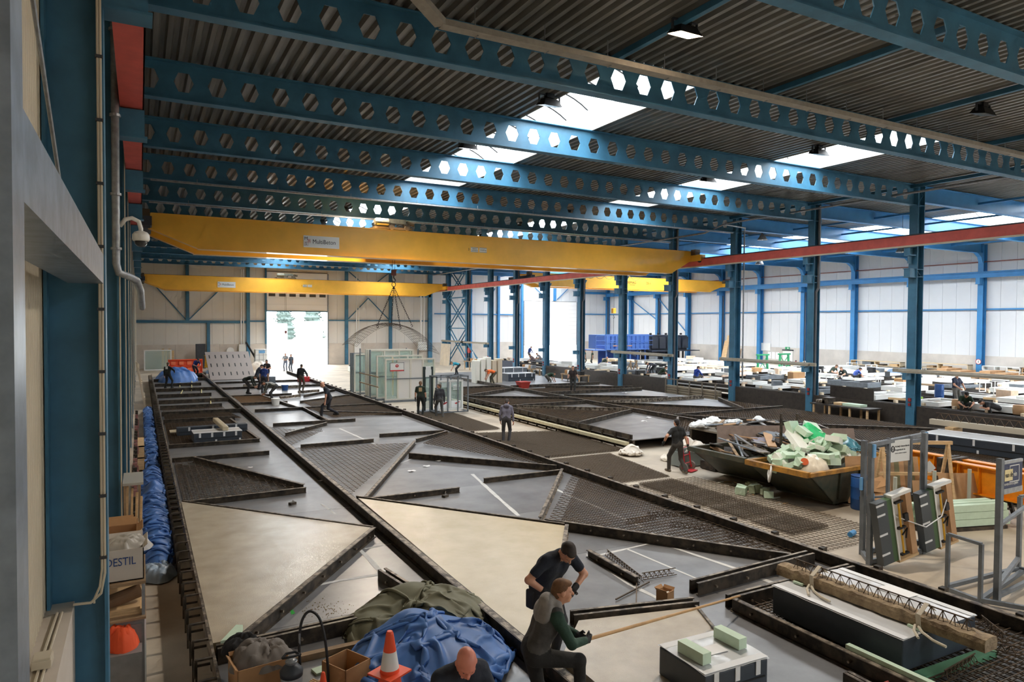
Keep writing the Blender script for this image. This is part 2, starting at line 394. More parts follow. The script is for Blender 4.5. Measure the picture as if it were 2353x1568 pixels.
for n in range(-2, 11):
    o = empty('roof_beam', '', None, (0, gy(n), 0)); struct(o, f'{ORD[n+2]} blue castellated roof beam with hexagonal holes, counted from the viewer')
    inst('web', webm, o); inst('bottom_flange', flm, o); inst('top_flange', ftm, o)
# ---- columns
def hsec(b, x0, x1, yw, z0, z1, tf=.035, tw=.02):
    b.box(x0, x0+tf, -yw/2, yw/2, z0, z1); b.box(x1-tf, x1, -yw/2, yw/2, z0, z1); b.box(x0+tf, x1-tf, -tw/2, tw/2, z0, z1); return b
colm = hsec(MB(), 30.85, 31.35, .4, 0, 11.1).mesh('shaft', BLUE)
cb = MB(); cb.box(30.4, 30.85, -.15, .15, 7.95, 8.0); cb.box(30.45, 30.85, -.012, .012, 7.6, 7.95); cb.box(30.4, 30.85, -.15, .15, 8.32, 8.38); cb.box(30.4, 30.42, -.14, .14, 8.0, 8.32)
cb.box(30.42, 30.85, -.012, .012, 8.0, 8.32)
corb = cb.mesh('rail_corbel', BLUE)
lowb = MB().box(30.42, 30.85, -.14, .14, 7.0, 7.35).box(30.38, 30.85, -.17, .17, 7.35, 7.38).box(30.38, 30.85, -.17, .17, 6.97, 7.0).mesh('lower_bracket', BLUE)
stf = MB().box(30.9, 31.34, -.2, -.02, 7.33, 7.36).box(30.9, 31.34, -.2, -.02, 7.0, 7.03).bar((30.9, -.12, 7.35), (31.32, -.12, 7.02), .02, .02).box(30.9, 31.34, -.2, -.02, 10.2, 10.23).bar((30.9, -.12, 10.25), (31.32, -.12, 10.7), .02, .02).bar((31.32, -.12, 10.7), (30.9, -.12, 11.05), .02, .02).mesh('stiffener', BLUE)
tri = MB().prism([(0, 0), (.3, 0), (0, -.5)], -.01, .01).mesh('gusset', BLUE)
arm = MB().box(30.35, 30.85, -.08, .08, 2.35, 2.62).box(30.35, 30.85, -.14, .14, 2.62, 2.66).mesh('storage_bracket', BLUE)
swb = MB().box(30.78, 30.85, -.06, .06, 1.35, 1.5).box(30.78, 30.85, -.05, .05, 1.15, 1.27).mesh('switch_box', mat('red_switch', (150, 50, 50), .5))
dpm = None
for n in range(-2, 11):
    o = empty('steel_column', '', None, (0, gy(n), 0)); struct(o, f'{ORD[n+2]} blue H-section column of the middle row, counted from the viewer')
    inst('shaft', colm, o); inst('rail_corbel', corb, o); inst('lower_bracket', lowb, o); inst('stiffener', stf, o)
    inst('gusset', tri, o, (31.35, 0, 8.3), (PI/2, 0, 0)); inst('gusset', tri, o, (31.35, 0, 10.3), (PI/2, 0, 0))
    if n >= -1: inst('storage_bracket', arm, o)
    if n >= 0: inst('switch_box', swb, o)
    if n % 2 == 1:
        dp = MB(); dp.tube([(31.1, -.14, .1), (31.1, -.14, 6.5), (31.2, -.2, 6.75), (31.2, -.2, 11.0)], .07, 8)
        for z in (1.3, 2.9, 4.6, 6.2, 8.2, 9.6): dp.lathe([(.078, -.03), (.078, .03)], (31.1 if z < 6.5 else 31.2, -.14 if z < 6.5 else -.2, z), 8)
        dp.build('downpipe', PIPE, o)
lcm = hsec(MB(), -.82, -.3, .34, 0, 11.1, .03).mesh('shaft', BLUE)
lcb = MB().box(-.34, .1, -.15, .15, 7.95, 8.4).box(-.34, .14, -.18, .18, 7.92, 7.95).mesh('rail_corbel', BLUE)
for n in range(-2, 11):
    o = empty('wall_column', '', None, (0, gy(n), 0)); struct(o, f'{ORD[n+2]} blue column along the ribbed wall, counted from the viewer')
    inst('shaft', lcm, o); inst('rail_corbel', lcb, o)
    if n == -2:
        c = MB(); c.tube([(-.42, -.19, 1.96), (-.42, -.19, 2.0), (-.37, -.19, 2.12), (-.35, -.19, 2.3), (-.35, -.19, 10.5)], .012, 6)
        c.tube([(-.6, -.19, 1.98), (-.45, -.19, 1.97), (-.36, -.19, 2.05), (-.325, -.19, 2.25), (-.325, -.19, 10.5)], .014, 6); c.build('conduit', CREAMP, o)
        k = MB()
        for z in frange(2.4, 9.9, 12): k.box(-.37, -.305, -.215, -.17, z, z+.03)
        k.build('clip', DKGREY, o)
    elif n >= -1:
        MB().tube([(-.29, -.19, .5), (-.29, -.19, 10.6)], .012, 5).build('conduit', CREAMP, o)
rcm = hsec(MB(), 57.0, 57.5, .4, 0, 11.1).mesh('shaft', BLUE2)
rcb = MB().box(56.6, 57.0, -.15, .15, 8.05, 8.5).box(56.55, 57.0, -.18, .18, 8.02, 8.05).mesh('rail_corbel', BLUE2)
hau = MB().prof([(57.0, 9.6), (57.0, 10.4), (56.2, 10.4), (56.75, 10.1)], 'y', -.15, .15).mesh('haunch', BLUE2)
for n in range(0, 12):
    o = empty('wall_column', '', None, (0, gy(n)-.15*(n == 11), 0)); struct(o, f'{ORD[n]} bright blue column on the white wall of the right bay, counted from the front')
    inst('shaft', rcm, o); inst('rail_corbel', rcb, o); inst('haunch', hau, o)
    if n % 2 == 1: MB().tube([(57.25, -.17, .1), (57.25, -.17, 8)], .06, 6).build('downpipe', PIPE, o)
# ---- rafters of the right bay
rw = MB().box(31.35, 57.0, -.012, .012, 10.42, 11.12).mesh('web', BLUE2)
rb_ = MB().box(31.35, 57.0, -.15, .15, 10.4, 10.43).box(31.35, 57.0, -.15, .15, 11.11, 11.14).mesh('flange', BLUE2)
for n in range(-2, 11):
    o = empty('roof_rafter', '', None, (0, gy(n), 0)); struct(o, f'{ORD[n+2]} plain blue rafter across the right bay, counted from the viewer')
    inst('web', rw, o); inst('flange', rb_, o)
# ---- roof struts along the hall
def strut(x, y0, y1, z, label, m=BLUE, w=.12, h=.14):
    return struct(MB().box(x-w/2, x+w/2, y0, y1, z-h/2, z+h/2).build('roof_strut', m), label)
for k, x in enumerate((9.9, 15.0, 20.3, 25.7)):
    strut(x, gy(-2), gy(-1), 11.05, f'{ORD[k]} dark blue roof strut between the two nearest beams, counted from the wall side')
strut(30.6, -8, gy(10), 11.05, 'dark blue eaves strut along the middle column tops')
for k, x in enumerate((36.0, 40.6, 45.1, 53.0)):
    strut(x, -8, YB, 10.75, f'{ORD[k]} slim dark blue strut along the right bay roof, counted from the columns', BLUE2, .09, .1)
# ---- crane runway rails
def runway(name, label, x0, x1, zb, zt, y0, y1, m, top):
    o = empty(name, '', None); struct(o, label)
    xm = (x0+x1)/2
    MB().box(x0, x1, y0, y1, zb, zb+.04).box(xm-.02, xm+.02, y0, y1, zb+.04, zt-.04).box(x0, x1, y0, y1, zt-.04, zt).build('girder', m, o)
    MB().box(xm-.04, xm+.04, y0, y1, zt, zt+.08).build('rail', top, o)
    return o
rr = runway('crane_runway', 'red crane runway girder on the middle columns', 30.42, 30.72, 8.4, 8.82, -9, 76.5, RED, DKGREY)
MB().box(30.38, 30.41, -9, 76.5, 8.4, 8.82).build('side_plate', RED, rr)
MB().box(30.28, 30.38, -9, 76.5, 8.32, 8.39).build('conductor_bar', CREAMP, rr)
rl = runway('crane_runway', 'red crane runway girder along the ribbed wall', -.27, .09, 8.42, 8.85, -9, 76.5, RED, DKGREY)
MB().box(.07, .09, -9, 76.5, 8.42, 8.85).build('side_plate', RED, rl)
runway('crane_runway', 'bright blue crane runway girder on the white right wall', 56.65, 56.95, 8.5, 8.9, -9, 78, BLUE2, BLUE2)
# ---- wall girts and braces
def girt(a, b, w, h, label, m=BLUE): return struct(MB().bar(a, b, w, h).build('wall_girt', m), label)
girt((57.45, -9, 6.1), (57.45, YB, 6.1), .1, .12, 'slim blue rail halfway up the white right wall', BLUE2)
girt((-.3, YB-.15, 4.75), (10.2, YB-.15, 4.75), .2, .28, 'thick blue rail on the far wall left of the open door')
girt((10.2, YB-.15, 4.85), (12.05, YB-.15, 4.85), .15, .16, 'short blue rail beside the open far door')
girt((18.7, YB-.12, 5.0), (31, YB-.12, 5.0), .12, .14, 'thin blue rail on the far wall right of the open door')
girt((26, YB-.2, 8.1), (31, YB-.2, 8.1), .3, .5, 'heavy blue beam high on the far wall by the corner')
girt((31.5, YB-.12, 5.9), (44, YB-.12, 5.9), .12, .14, 'thin blue rail on the far wall of the right bay', BLUE2)
girt((52.2, YB-.12, 6.1), (57.4, YB-.12, 6.1), .12, .14, 'thin blue rail on the far wall beside the closed door', BLUE2)
girt((52.2, YB-.15, 9.0), (57.4, YB-.15, 9.0), .2, .3, 'blue beam over the far corner of the right bay', BLUE2)
def post(x, z0, z1, w, label, m=BLUE): return struct(MB().box(x-w/2, x+w/2, YB-.35, YB-.02, z0, z1).build('wall_post', m), label)
post(4.33, 4.8, 11, .3, 'blue post high on the far wall above the thick rail')
post(6.3, 0, 4.7, .3, 'short blue post below the thick rail on the far wall')
post(10.2, 0, 11, .34, 'blue post with downpipes left of the open far door')
post(12.0, 2.4, 11, .16, 'slim blue post at the edge of the open far door')
post(20.75, 0, 11, .34, 'blue post right of the open far door')
post(25.95, 0, 11, .34, 'blue post between the brace and the far corner')
post(30.9, 0, 11, .5, 'dark blue post in the far corner of the first bay')
for k, x in enumerate((36.3, 40.2, 43.6)): post(x, 0, 11, .28, f'{ORD[k]} bright blue post on the far wall of the right bay, counted from the middle row', BLUE2)
post(48.6, 7.8, 11, .28, 'short blue post above the closed far door', BLUE2)
post(52.4, 0, 11, .25, 'blue post right of the closed far door', BLUE2)
def brace(a, b, label, w=.1, m=BLUE): return struct(MB().bar(a, b, w, w).build('wall_brace', m), label)
yy = YB-.14
brace((1.2, yy, 8.6), (4.2, yy, 4.95), 'diagonal brace falling to the short post on the far wall, left one')
brace((8.6, yy, 9.4), (4.45, yy, 4.95), 'diagonal brace rising right from the post on the far wall')
brace((21, yy, 5.2), (23.3, yy, 7.6), 'diagonal brace rising right of the open far door')
brace((23.3, yy, 7.6), (25.8, yy, 5.1), 'diagonal brace falling to the far corner post')
brace((21, yy, 10.6), (23.2, yy, 8.8), 'upper diagonal brace right of the open far door')
brace((25.8, yy, 10.6), (23.5, yy, 8.8), 'upper diagonal brace by the far corner post')
brace((44.2, yy, 10.6), (47.4, yy, 8.0), 'diagonal brace above the closed far door, left side', .08, BLUE2)
brace((52, yy, 10.6), (49, yy, 8.0), 'diagonal brace above the closed far door, right side', .08, BLUE2)
brace((57.3, gy(9), 8.0), (57.3, gy(8), 3.6), 'long diagonal brace on the white right wall behind the blue machine', .1, BLUE2)
brace((57.3, gy(10), 8.0), (57.3, gy(9), 5.2), 'short diagonal brace near the far corner of the right wall', .1, BLUE2)
# ---- bracing truss between the two farthest middle columns
for k, (z0, z1) in enumerate(((0.6, 4.2), (4.2, 7.6), (7.6, 10.9))):
    t = empty('column_bracing', '', None); struct(t, ['lowest', 'middle', 'topmost'][k] + ' crossed brace panel between the two farthest middle columns')
    for s, x in ((0, 30.95), (1, 31.28)):
        MB().bar((x, gy(9)+.2, z0), (x, gy(10)-.2, z1), .09, .09).build('diagonal', BLUE, t)
        MB().bar((x, gy(9)+.2, z1), (x, gy(10)-.2, z0), .09, .09).build('diagonal', BLUE, t)
    MB().bar((31.1, gy(9)+.2, z1), (31.1, gy(10)-.2, z1), .12, .12).build('tie', BLUE, t)
# ---- red sprinkler line, trays and pipes
struct(MB().tube([(57.35, -5, 9.75), (57.35, YB, 9.75)], .045, 6).build('sprinkler_pipe', mat('dull_red_pipe', (140, 84, 76), .5)), 'dull red pipe along the top of the white right wall')
tr = empty('cable_tray', 'dusty grey cable tray hung below the second roof beam', 'cable tray', (0, 0, 0))
trm = mat('dusty_tray', (156, 150, 140), .7, var=.1)
MB().bar((4.2, 11.9, 10.85), (5.2, 12.65, 10.62), .26, .12).build('tray', trm, tr); MB().bar((5.2, 12.65, 10.62), (30.5, 12.65, 10.62), .26, .12).build('tray', trm, tr)
for x in frange(6, 29, 14): MB().tube([(x, 12.65, 10.55), (x, 12.8, 10.55), (x, 12.8, 11.16)], .012, 4).build('hanger', GALV, tr)
for k, (y, z) in enumerate(((gy(2)-.4, 10.12), (gy(3)-.4, 10.1), (gy(4)-.4, 10.12))):
    t2 = empty('cable_tray', ['slim pale cable tray under the fifth roof beam', 'slim pale cable tray under the sixth roof beam', 'slim pale cable tray under the seventh roof beam'][k], 'cable tray')
    MB().bar((.4, y, z), (30.4, y, z), .12, .06).build('tray', GALV, t2)
    for x in frange(2, 29, 9): MB().tube([(x, y, z), (x, y, 10.3)], .01, 4).build('hanger', GALV, t2)
pp = empty('roof_pipe', 'thin grey pipe running under the beams beside the middle columns', 'pipe')
MB().tube([(29.2, -5, 10.5), (29.2, gy(2)-1, 10.5), (29.2, gy(2)+.6, 10.15), (29.2, gy(10), 10.15)], .05, 8).build('run', GALV, pp)
MB().tube([(29.2, gy(2)-1, 10.45), (31.2, gy(2)-.6, 10.45), (31.4, gy(2)-.35, 10.3), (31.4, gy(2)-.35, 1.5)], .045, 8).build('drop', GALV, pp)
# ---- near left: galvanised post and arm, downpipe, dome camera
np_ = empty('handrail_post', 'galvanised steel post standing close to the viewer at the edge', 'post')
MB().box(-.55, -.275, 2.1, 2.3, 0, 10).build('post', GALVB, np_)
ar = MB(); ar.box(-.33, -.315, 2.3, 8.06, 5.17, 5.46); ar.box(-.62, -.33, 2.3, 8.06, 5.17, 5.185); ar.build('arm', GALVB, np_)
tag(MB().tube([(-.62, 8.02, 5.7), (-.62, 2.6, 8.65)], .016, 6).build('brace_rod', GALV), 'thin galvanised brace rod crossing the near blue column', 'rod')
dpn = empty('downpipe', 'galvanised downpipe with elbows on the wall behind the near column', 'pipe')
yq = gy(-1)-.36
MB().tube([(-.335, yq, 10.8), (-.335, yq, 5.75), (-.3, yq, 5.6), (-.15, yq+.1, 5.55), (-.04, yq+.4, 5.5), (.02, yq+1.2, 5.36), (.05, yq+3.0, 5.08)], .062, 10, cap=True).build('pipe', GALV, dpn, smooth=True)
for z in (9.6, 8.2, 6.9, 6.0): MB().lathe([(.085, -.02), (.085, .02)], (-.335, yq, z), 10).build('clamp', GALV, dpn)
dc = empty('dome_camera', 'white dome security camera on a curved arm beside the near columns', 'camera')
y0 = gy(-1)-.32
MB().tube([(-.28, y0, 6.38), (-.2, y0, 6.5), (-.1, y0, 6.53), (0.0, y0, 6.48), (.03, y0, 6.36), (.03, y0, 6.28)], .035, 8).build('arm', WHITE, dc, smooth=True)
MB().lathe([(.05, .12), (.1, .1), (.13, .06), (.135, -.02), (.12, -.05)], (.03, y0, 6.2), 16).build('housing', WHITE, dc, smooth=True)
MB().lathe([(.1, 0), (.09, -.05), (.06, -.085), (.02, -.1)], (.03, y0, 6.15), 16).build('dome', mat('smoked_dome', (60, 62, 64), .08), dc, smooth=True)
# ---- outside: yard blocks and trees
for k, (x, y, w, h) in enumerate(((13, 104, 3.4, 4.2), (18, 108, 3, 4.6), (23, 110, 3.2, 4), (27, 106, 2, 3.2), (21.5, 98, 2.2, 2.6), (25, 118, 4, 5))):
    o = empty('element_stack', ['wide', 'tall', 'square', 'narrow', 'low', 'farthest'][k] + ' white stack of concrete elements in the yard outside the open door', 'stack', (x, y, -.02))
    nn = 4
    for q in range(nn): MB().box(-w/2+.05*(q % 2), w/2, -.8, .8, q*h/nn, (q+1)*h/nn-.06).build('slab', mat('white_yard_element', (226, 226, 222), .7), o)
LEAF = mat('yard_foliage', (64, 78, 74), .8, rgb2=(48, 62, 58), scale=2.5)
for k in range(9):
    x = 14+k*5.8+random.uniform(-.3, .3); y = 142+random.uniform(-5, 5); h = random.uniform(10, 13.5)
    o = empty('yard_tree', f'{ORD[k]} tall hazy green tree beyond the yard, counted from the left', 'tree', (x, y, -.02))
    MB().tube([(0, 0, 0), (0, 0, h*.5)], [.25, .15], 6).build('trunk', WOODD, o)
    cr = MB()
    for q in range(1500):
        t = random.random(); a = random.uniform(0, 2*PI); r = (2.3*(1-t)**.7+.2)*math.sqrt(random.random()); s = random.uniform(.25, .5)
        c = Vector((r*math.cos(a), r*math.sin(a), 1.2+t*(h-1.2))); 
        e1 = Vector((random.gauss(0, 1), random.gauss(0, 1), random.gauss(0, 1))).normalized()*s; e2 = Vector((random.gauss(0, 1), random.gauss(0, 1), random.gauss(0, 1))).normalized()*s
        cr.add([c, c+e1, c+e1*.6+e2, c+e2], [(0, 1, 2, 3)])
    for q in range(12):
        t = q/12; r = 2.3*(1-t)**.7; z = 1.2+t*(h-1.2)
        cr.lathe([(r*.7, z), (r*random.uniform(.85, 1.1), z+h*.05), (r*.55, z+h*.12)], (random.uniform(-.3, .3), random.uniform(-.3, .3), 0), 11)
    cr.build('crown', LEAF, o, fix=False)
# ================================================================== cranes and lamps
BLKT = mat('black_lettering', (28, 34, 34), .6); REDT = mat('red_lettering', (190, 50, 50), .6); SIGNW = mat('sign_white', (226, 228, 226), .5)
def girder(b, x0, x1, y0, y1, zb, zt, ze, tl, tr):
    """box girder tapering up at both ends"""
    p = [(x0, ze), (x0+tl, zb), (x1-tr, zb), (x1, ze+.1), (x1, zt), (x0, zt)]
    n = len(p); vs = [(x, y0, z) for x, z in p]+[(x, y1, z) for x, z in p]
    b.add(vs, [tuple(range(n)), tuple(range(2*n-1, n-1, -1))]+[((i+1) % n, i, n+i, n+(i+1) % n) for i in range(n)]); return b
def crane(label, x0, x1, yf, zb, zt, gap, tl, tr, name='bridge_crane'):
    c = empty(name, label, 'crane', (0, 0, 0))
    for k, y in enumerate((yf, yf+gap)):
        girder(MB(), x0, x1, y, y+.5, zb+.02, zt, zt-.62, tl, tr).build('girder', YEL, c)
        MB().box(x0+tl, x1-tr, y-.07, y+.57, zb-.01, zb+.02).build('bottom_flange', YEL, c)
        MB().box(x0+.1, x1-.1, y-.04, y+.54, zt, zt+.025).build('top_flange', YEL, c)
        MB().box(x0+.1, x1-.1, y+.22, y+.28, zt+.025, zt+.07).build('trolley_rail', DKGREY, c)
    for s, x in ((0, x0-.05), (1, x1+.05)):
        e = MB().box(x-.18, x+.18, yf-.9, yf+gap+1.4, zt-.62, zt-.24).build('end_carriage', YEL if s else DKGREY, c)
        for y in (yf-.7, yf+gap+1.2): MB().tube([(x-.12, y, zt-.56), (x+.12, y, zt-.56)], .16, 14).build('wheel', DKGREY, e)
        MB().box(x-.25, x+.12, yf-.5, yf-.1, zt-.24, zt+.1).build('drive_motor', mat('brown_motor', (92, 74, 52), .5), c)
    return c
def mb_sign(parent, x, y, zc, w, h, far=False):
    s = MB().box(x, x+w, y-.02, y, zc-h/2, zc+h/2).build('sign', SIGNW, parent)
    s['label'] = 'white company sign with dark lettering'
    text('lettering', 'MultiBeton', h*.52, BLKT, s, (x+w*.245, y-.022, zc), sx=w*.735/(h*.52*5.02))
    q = h*.3
    text('lettering', 'M', q*1.3, BLKT, s, (x+w*.02, y-.022, zc+h*.24)); text('lettering', 'B', q, REDT, s, (x+w*.125, y-.022, zc+h*.04)); text('lettering', 'S', q*1.1, BLKT, s, (x+w*.045, y-.022, zc-h*.2))
    f = MB(); t = .008
    for (a, b_, c, d) in ((x+w*.11, x+w*.195, zc-h*.12, zc+h*.2), (x+w*.03, x+w*.125, zc-h*.36, zc-h*.04)):
        f.box(a, b_, y-.024, y-.02, c, c+t); f.box(a, b_, y-.024, y-.02, d-t, d); f.box(a, a+t, y-.024, y-.02, c, d); f.box(b_-t, b_, y-.024, y-.02, c, d)
    f.build('logo_frame', REDT, s)
def small_plates(parent, x, y, z):
    text('lettering', '3', .17, BLKT, parent, (x-.12, y-.012, z))
    for k, tx in enumerate(('VEILIG\nWERKEN', '10.000 kg')):
        p = MB().box(x+.04+k*.5, x+.46+k*.5, y-.012, y, z-.13, z+.13).build('rating_plate', mat('plate_cream', (226, 218, 200), .5), parent)
        fr = MB(); a, b_ = x+.04+k*.5, x+.46+k*.5
        fr.box(a, b_, y-.014, y-.012, z+.105, z+.12); fr.box(a, b_, y-.014, y-.012, z-.12, z-.105); fr.build('border', BLKT, p)
        text('lettering', tx, .09, BLKT, p, ((a+b_)/2, y-.014, z), ax='CENTER')
MOT = mat('hoist_motor_grey', (104, 104, 92), .45, .3, var=.2); MOT2 = mat('hoist_brown', (92, 82, 66), .5, .3, var=.2)
def trolley(parent, x, yf, gap, z, s=1.0):
    t = MB().box(x-.1, x+1.8*s, yf+.1, yf+gap+.4, z+.05, z+.16).build('trolley', MOT2, parent)
    MB().tube([(x, yf+.25, z+.38), (x+.62*s, yf+.25, z+.38)], .2, 14).build('motor', MOT, t, smooth=False)
    MB().tube([(x-.06, yf+.25, z+.38), (x, yf+.25, z+.38)], .16, 14).build('motor_cap', MOT, t)
    MB().box(x+.6*s, x+1.5*s, yf+.1, yf+.5, z+.34, z+.56).build('gearbox', MOT, t)
    MB().tube([(x+.8*s, yf+.4, z+.3), (x+.8*s, yf+gap, z+.3)], .24, 14).build('rope_drum', MOT2, t)
    for q in (.75, 1.55):
        MB().tube([(x+q*s, yf+.06, z+.14), (x+q*s, yf+.2, z+.14)], .13, 14).build('wheel', MOT2, t)
        MB().box(x+q*s-.16, x+q*s+.16, yf+.12, yf+.3, z+.14, z+.4).build('bearing', MOT2, t)
    MB().tube([(x+1.55*s, yf+.2, z+.42), (x+1.95*s, yf+.2, z+.36)], .09, 10).build('brake', MOT2, t)
c1 = crane('long yellow bridge crane nearest the viewer, with a company sign', .34, 30.4, 32.8, 7.93, 9.32, 2.5, 1.9, 1.6)
mb_sign(c1, 6.69, 32.79, 8.53, 1.65, .54); small_plates(c1, 15.15, 32.79, 8.62); trolley(c1, 10.2, 32.8, 2.5, 9.34)
c2 = crane('farther yellow bridge crane of the first bay, in front of the open door', .34, 30.3, 72.6, 7.78, 9.12, 2.3, 1.8, 2.1)
mb_sign(c2, 6.68, 72.59, 8.38, 1.62, .56); small_plates(c2, 14.7, 72.59, 8.5); trolley(c2, 12.3, 72.6, 2.3, 9.14)
c3 = crane('yellow bridge crane of the right bay, seen between the columns', 31.9, 56.4, 56.0, 8.32, 9.5, 2.2, 1.7, 1.8)
text('lettering', 'DEMAG', .36, BLKT, c3, (43.2, 55.98, 8.98)); text('lettering', '25 t', .36, BLKT, c3, (45.7, 55.98, 8.98))
MB().box(43.6, 44.3, 55.98, 56, 8.74, 8.77).build('underline', BLKT, c3)
fest = MB()
for k in range(6): fest.tube([(38+k*1.1, 55.6, 9.45), (38.3+k*1.1, 55.6, 9.25), (38.55+k*1.1, 55.6, 9.2), (38.8+k*1.1, 55.6, 9.25), (39.1+k*1.1, 55.6, 9.45)], .02, 5)
fest.build('festoon_cable', BLACK, c3)
trolley(c3, 41.6, 56.0, 2.2, 9.52, 1.2)
# ---- hook, four-leg chain and the lifted mesh under the first crane
HK = mat('hook_dark_red', (96, 44, 40), .5); CHN = mat('chain_steel', (62, 60, 60), .5, .6)
def chain(b, a, c, r=.016, link=.11):
    a = Vector(a); c = Vector(c); n = max(2, int((c-a).length/link)); d = (c-a).normalized(); s = d.cross(Vector((0, 1, .1))).normalized(); s2 = d.cross(s)
    for i in range(n):
        p = a+(c-a)*(i/n); q = a+(c-a)*((i+1)/n); w = (s if i % 2 else s2)*.028
        b.tube([p-d*.015, p+w, q+w*1, q+d*.015, q-w, p-w, p-d*.015], r*.62, 4, cap=False)
def hook_block(x, y, z, zt, label):
    h = empty('crane_hook', label, 'hook', (x, y, z))
    MB().box(-.1, .1, -.14, .14, .2, .5).build('block', HK, h, bevel=.03)
    b = MB()
    for dx in (-.06, .06): b.tube([(dx, 0, .5), (dx, 0, zt-z)], .01, 5)
    b.build('rope', CHN, h)
    MB().tube([(0, 0, .2), (0, 0, .08), (.07, 0, .02), (.09, 0, -.06), (.03, 0, -.13), (-.06, 0, -.1), (-.08, 0, -.03)], [.03, .03, .03, .032, .03, .024, .012], 8).build('hook', CHN, h, smooth=True)
    return h
hook_block(11.5, 34.2, 7.0, 9.4, 'dark red hook block hanging under the nearest crane')
sl = empty('chain_sling', 'four-leg chain sling hanging from the hook of the nearest crane', 'chain', (11.5, 34.2, 6.85))
MB().tube([(.1*math.cos(a), 0, -.1+.12*math.sin(a)) for a in frange(0, 2*PI, 14)], .018, 6, cap=False).build('ring', CHN, sl)
ENDS = [(-.95, -.3, -2.2), (.02, .4, -2.05), (.25, -.3, -2.25), (1.05, .2, -2.15)]
for e in ENDS:
    b = MB(); chain(b, (0, 0, -.2), e); b.build('chain_leg', CHN, sl)
    MB().tube([(e[0]+.05*math.cos(a), e[1], e[2]-.07+.06*math.sin(a)) for a in frange(-2.2, 3.0, 10)], .016, 6).build('end_hook', CHN, sl)
def line_poly(poly, axis, val):
    """spans of a straight grid line inside a simple polygon"""
    o = 1-axis; xs = []; n = len(poly)
    for i in range(n):
        a, b = poly[i], poly[(i+1) % n]
        if (a[axis] <= val) != (b[axis] <= val):
            t = (val-a[axis])/(b[axis]-a[axis]); xs.append(a[o]+t*(b[o]-a[o]))
    xs.sort(); return [(xs[i], xs[i+1]) for i in range(0, len(xs)-1, 2) if xs[i+1]-xs[i] > .05]
lm = MB()
def archz(s): return 4.78 - .0 - 1.25*abs(s)**2.2
NX, NY = 30, 11
for j in range(NY+1):
    y = 32.9+j*.24
    lm.tube([(9.2+4.4*i/NX, y+.25*(i/NX), archz((i/NX-.46)*2)-.25*abs(j/NY-.5)) for i in range(NX+1)], .008, 3, cap=False)
for i in range(NX+1):
    x = 9.2+4.4*i/NX; lm.tube([(x, 32.9+j*.24+.25*(i/NX), archz((i/NX-.46)*2)+.008-.25*abs(j/NY-.5)) for j in range(NY+1)], .006, 3, cap=False)
tag(lm.build('lifted_rebar_mesh', REBAR), 'rebar mesh bent into an arch, hanging from the crane chains', 'rebar mesh')
hook_block(13.2, 73.5, 3.4, 9.2, 'small hook block hanging in front of the bright open door')
hook3 = hook_block(42.4, 57.0, 5.5, 9.58, 'yellow hook block hanging under the right bay crane')
hook3.children[0].data = hook3.children[0].data.copy(); hook3.children[0].data.materials[0] = YEL; hook3.children[0].scale = (1.8, 1.4, 1.8)
b = MB(); chain(b, (42.4, 57.0, 5.4), (42.4, 57.0, 3.7)); b.build('chain', CHN, hook3).location = (-42.4, -57.0, -5.5)
# ---- floodlights under the deck
LAMPON = mat('lamp_glow', (255, 226, 190), .4, emit=26)
LAMPOFF = mat('lamp_glass', (120, 122, 124), .15)
def floodlight(x, y, on, label):
    f = empty('floodlight', label, 'lamp', (x, y, 10.78))
    b = MB(); b.add([(-.3, -.22, 0), (.3, -.22, 0), (.3, .22, .1), (-.3, .22, .1), (-.2, -.12, .22), (.2, -.12, .22), (.2, .12, .26), (-.2, .12, .26)],
                    [(4, 5, 6, 7), (0, 1, 5, 4), (1, 2, 6, 5), (2, 3, 7, 6), (3, 0, 4, 7)]); b.build('housing', BLACK, f)
    MB().add([(-.27, -.2, .004), (.27, -.2, .004), (.27, .2, .096), (-.27, .2, .096)], [(0, 1, 2, 3)]).add([(-.27, -.2, .014), (.27, -.2, .014), (.27, .2, .106), (-.27, .2, .106)], [(3, 2, 1, 0)]).build('glass', LAMPON if on else LAMPOFF, f, fix=False)
    MB().bar((-.33, 0, .12), (-.33, 0, .34), .03, .05).bar((.33, 0, .12), (.33, 0, .34), .03, .05).bar((-.33, 0, .34), (.33, 0, .34), .05, .03).build('bracket', DKGREY, f)
    MB().box(-.12, .12, -.08, .08, .26, .38).build('gear_box', BLACK, f)
    if on:
        l = bpy.data.lights.new('flood_bulb', 'AREA'); l.shape = 'RECTANGLE'; l.size = .5; l.size_y = .36; l.energy = 480; l.color = (1, .86, .7)
        lo = bpy.data.objects.new('flood_bulb', l); COL.objects.link(lo); lo.parent = f; lo.location = (0, 0, -.01); lo.rotation_euler = (-.22, 0, 0)
    return f
for r, x in enumerate((10.05, 21.2)):
    for k in range(-2, 7):
        on = (r == 0 and k in (0, 4)) or (k == -2 and r == 1)  # first lamp of the right row, out of view, is added lit to brighten the near end
        floodlight(x, 11.15+STEP*k, on, f'{"lit" if on else "unlit"} black floodlight under the roof, {ORD[k+2]} of the {"left" if r == 0 else "right"} row from the front')
def pendant(x, y, z, label):
    p = empty('pendant_lamp', label, 'lamp', (x, y, z))
    MB().lathe([(.06, .42), (.1, .4), (.3, .05), (.32, 0), (.3, 0), (.08, .36)], n=18, cap=False).build('shade', GALV, p, smooth=True)
    MB().lathe([(.05, .55), (.07, .4)], n=10).build('cap', DKGREY, p); MB().tube([(0, 0, .5), (0, 0, 10.74-z)], .01, 4).build('cord', BLACK, p)
    MB().lathe([(.02, -.02), (.07, .05), (.05, .2)], n=10).build('bulb', WHITE, p, smooth=True)
pendant(*PX(1752, 552, 36.0), 'grey cone pendant lamp between the middle columns, higher one')
pendant(*PX(1745, 608, 40.6), 'grey cone pendant lamp in the right bay below the red girder')
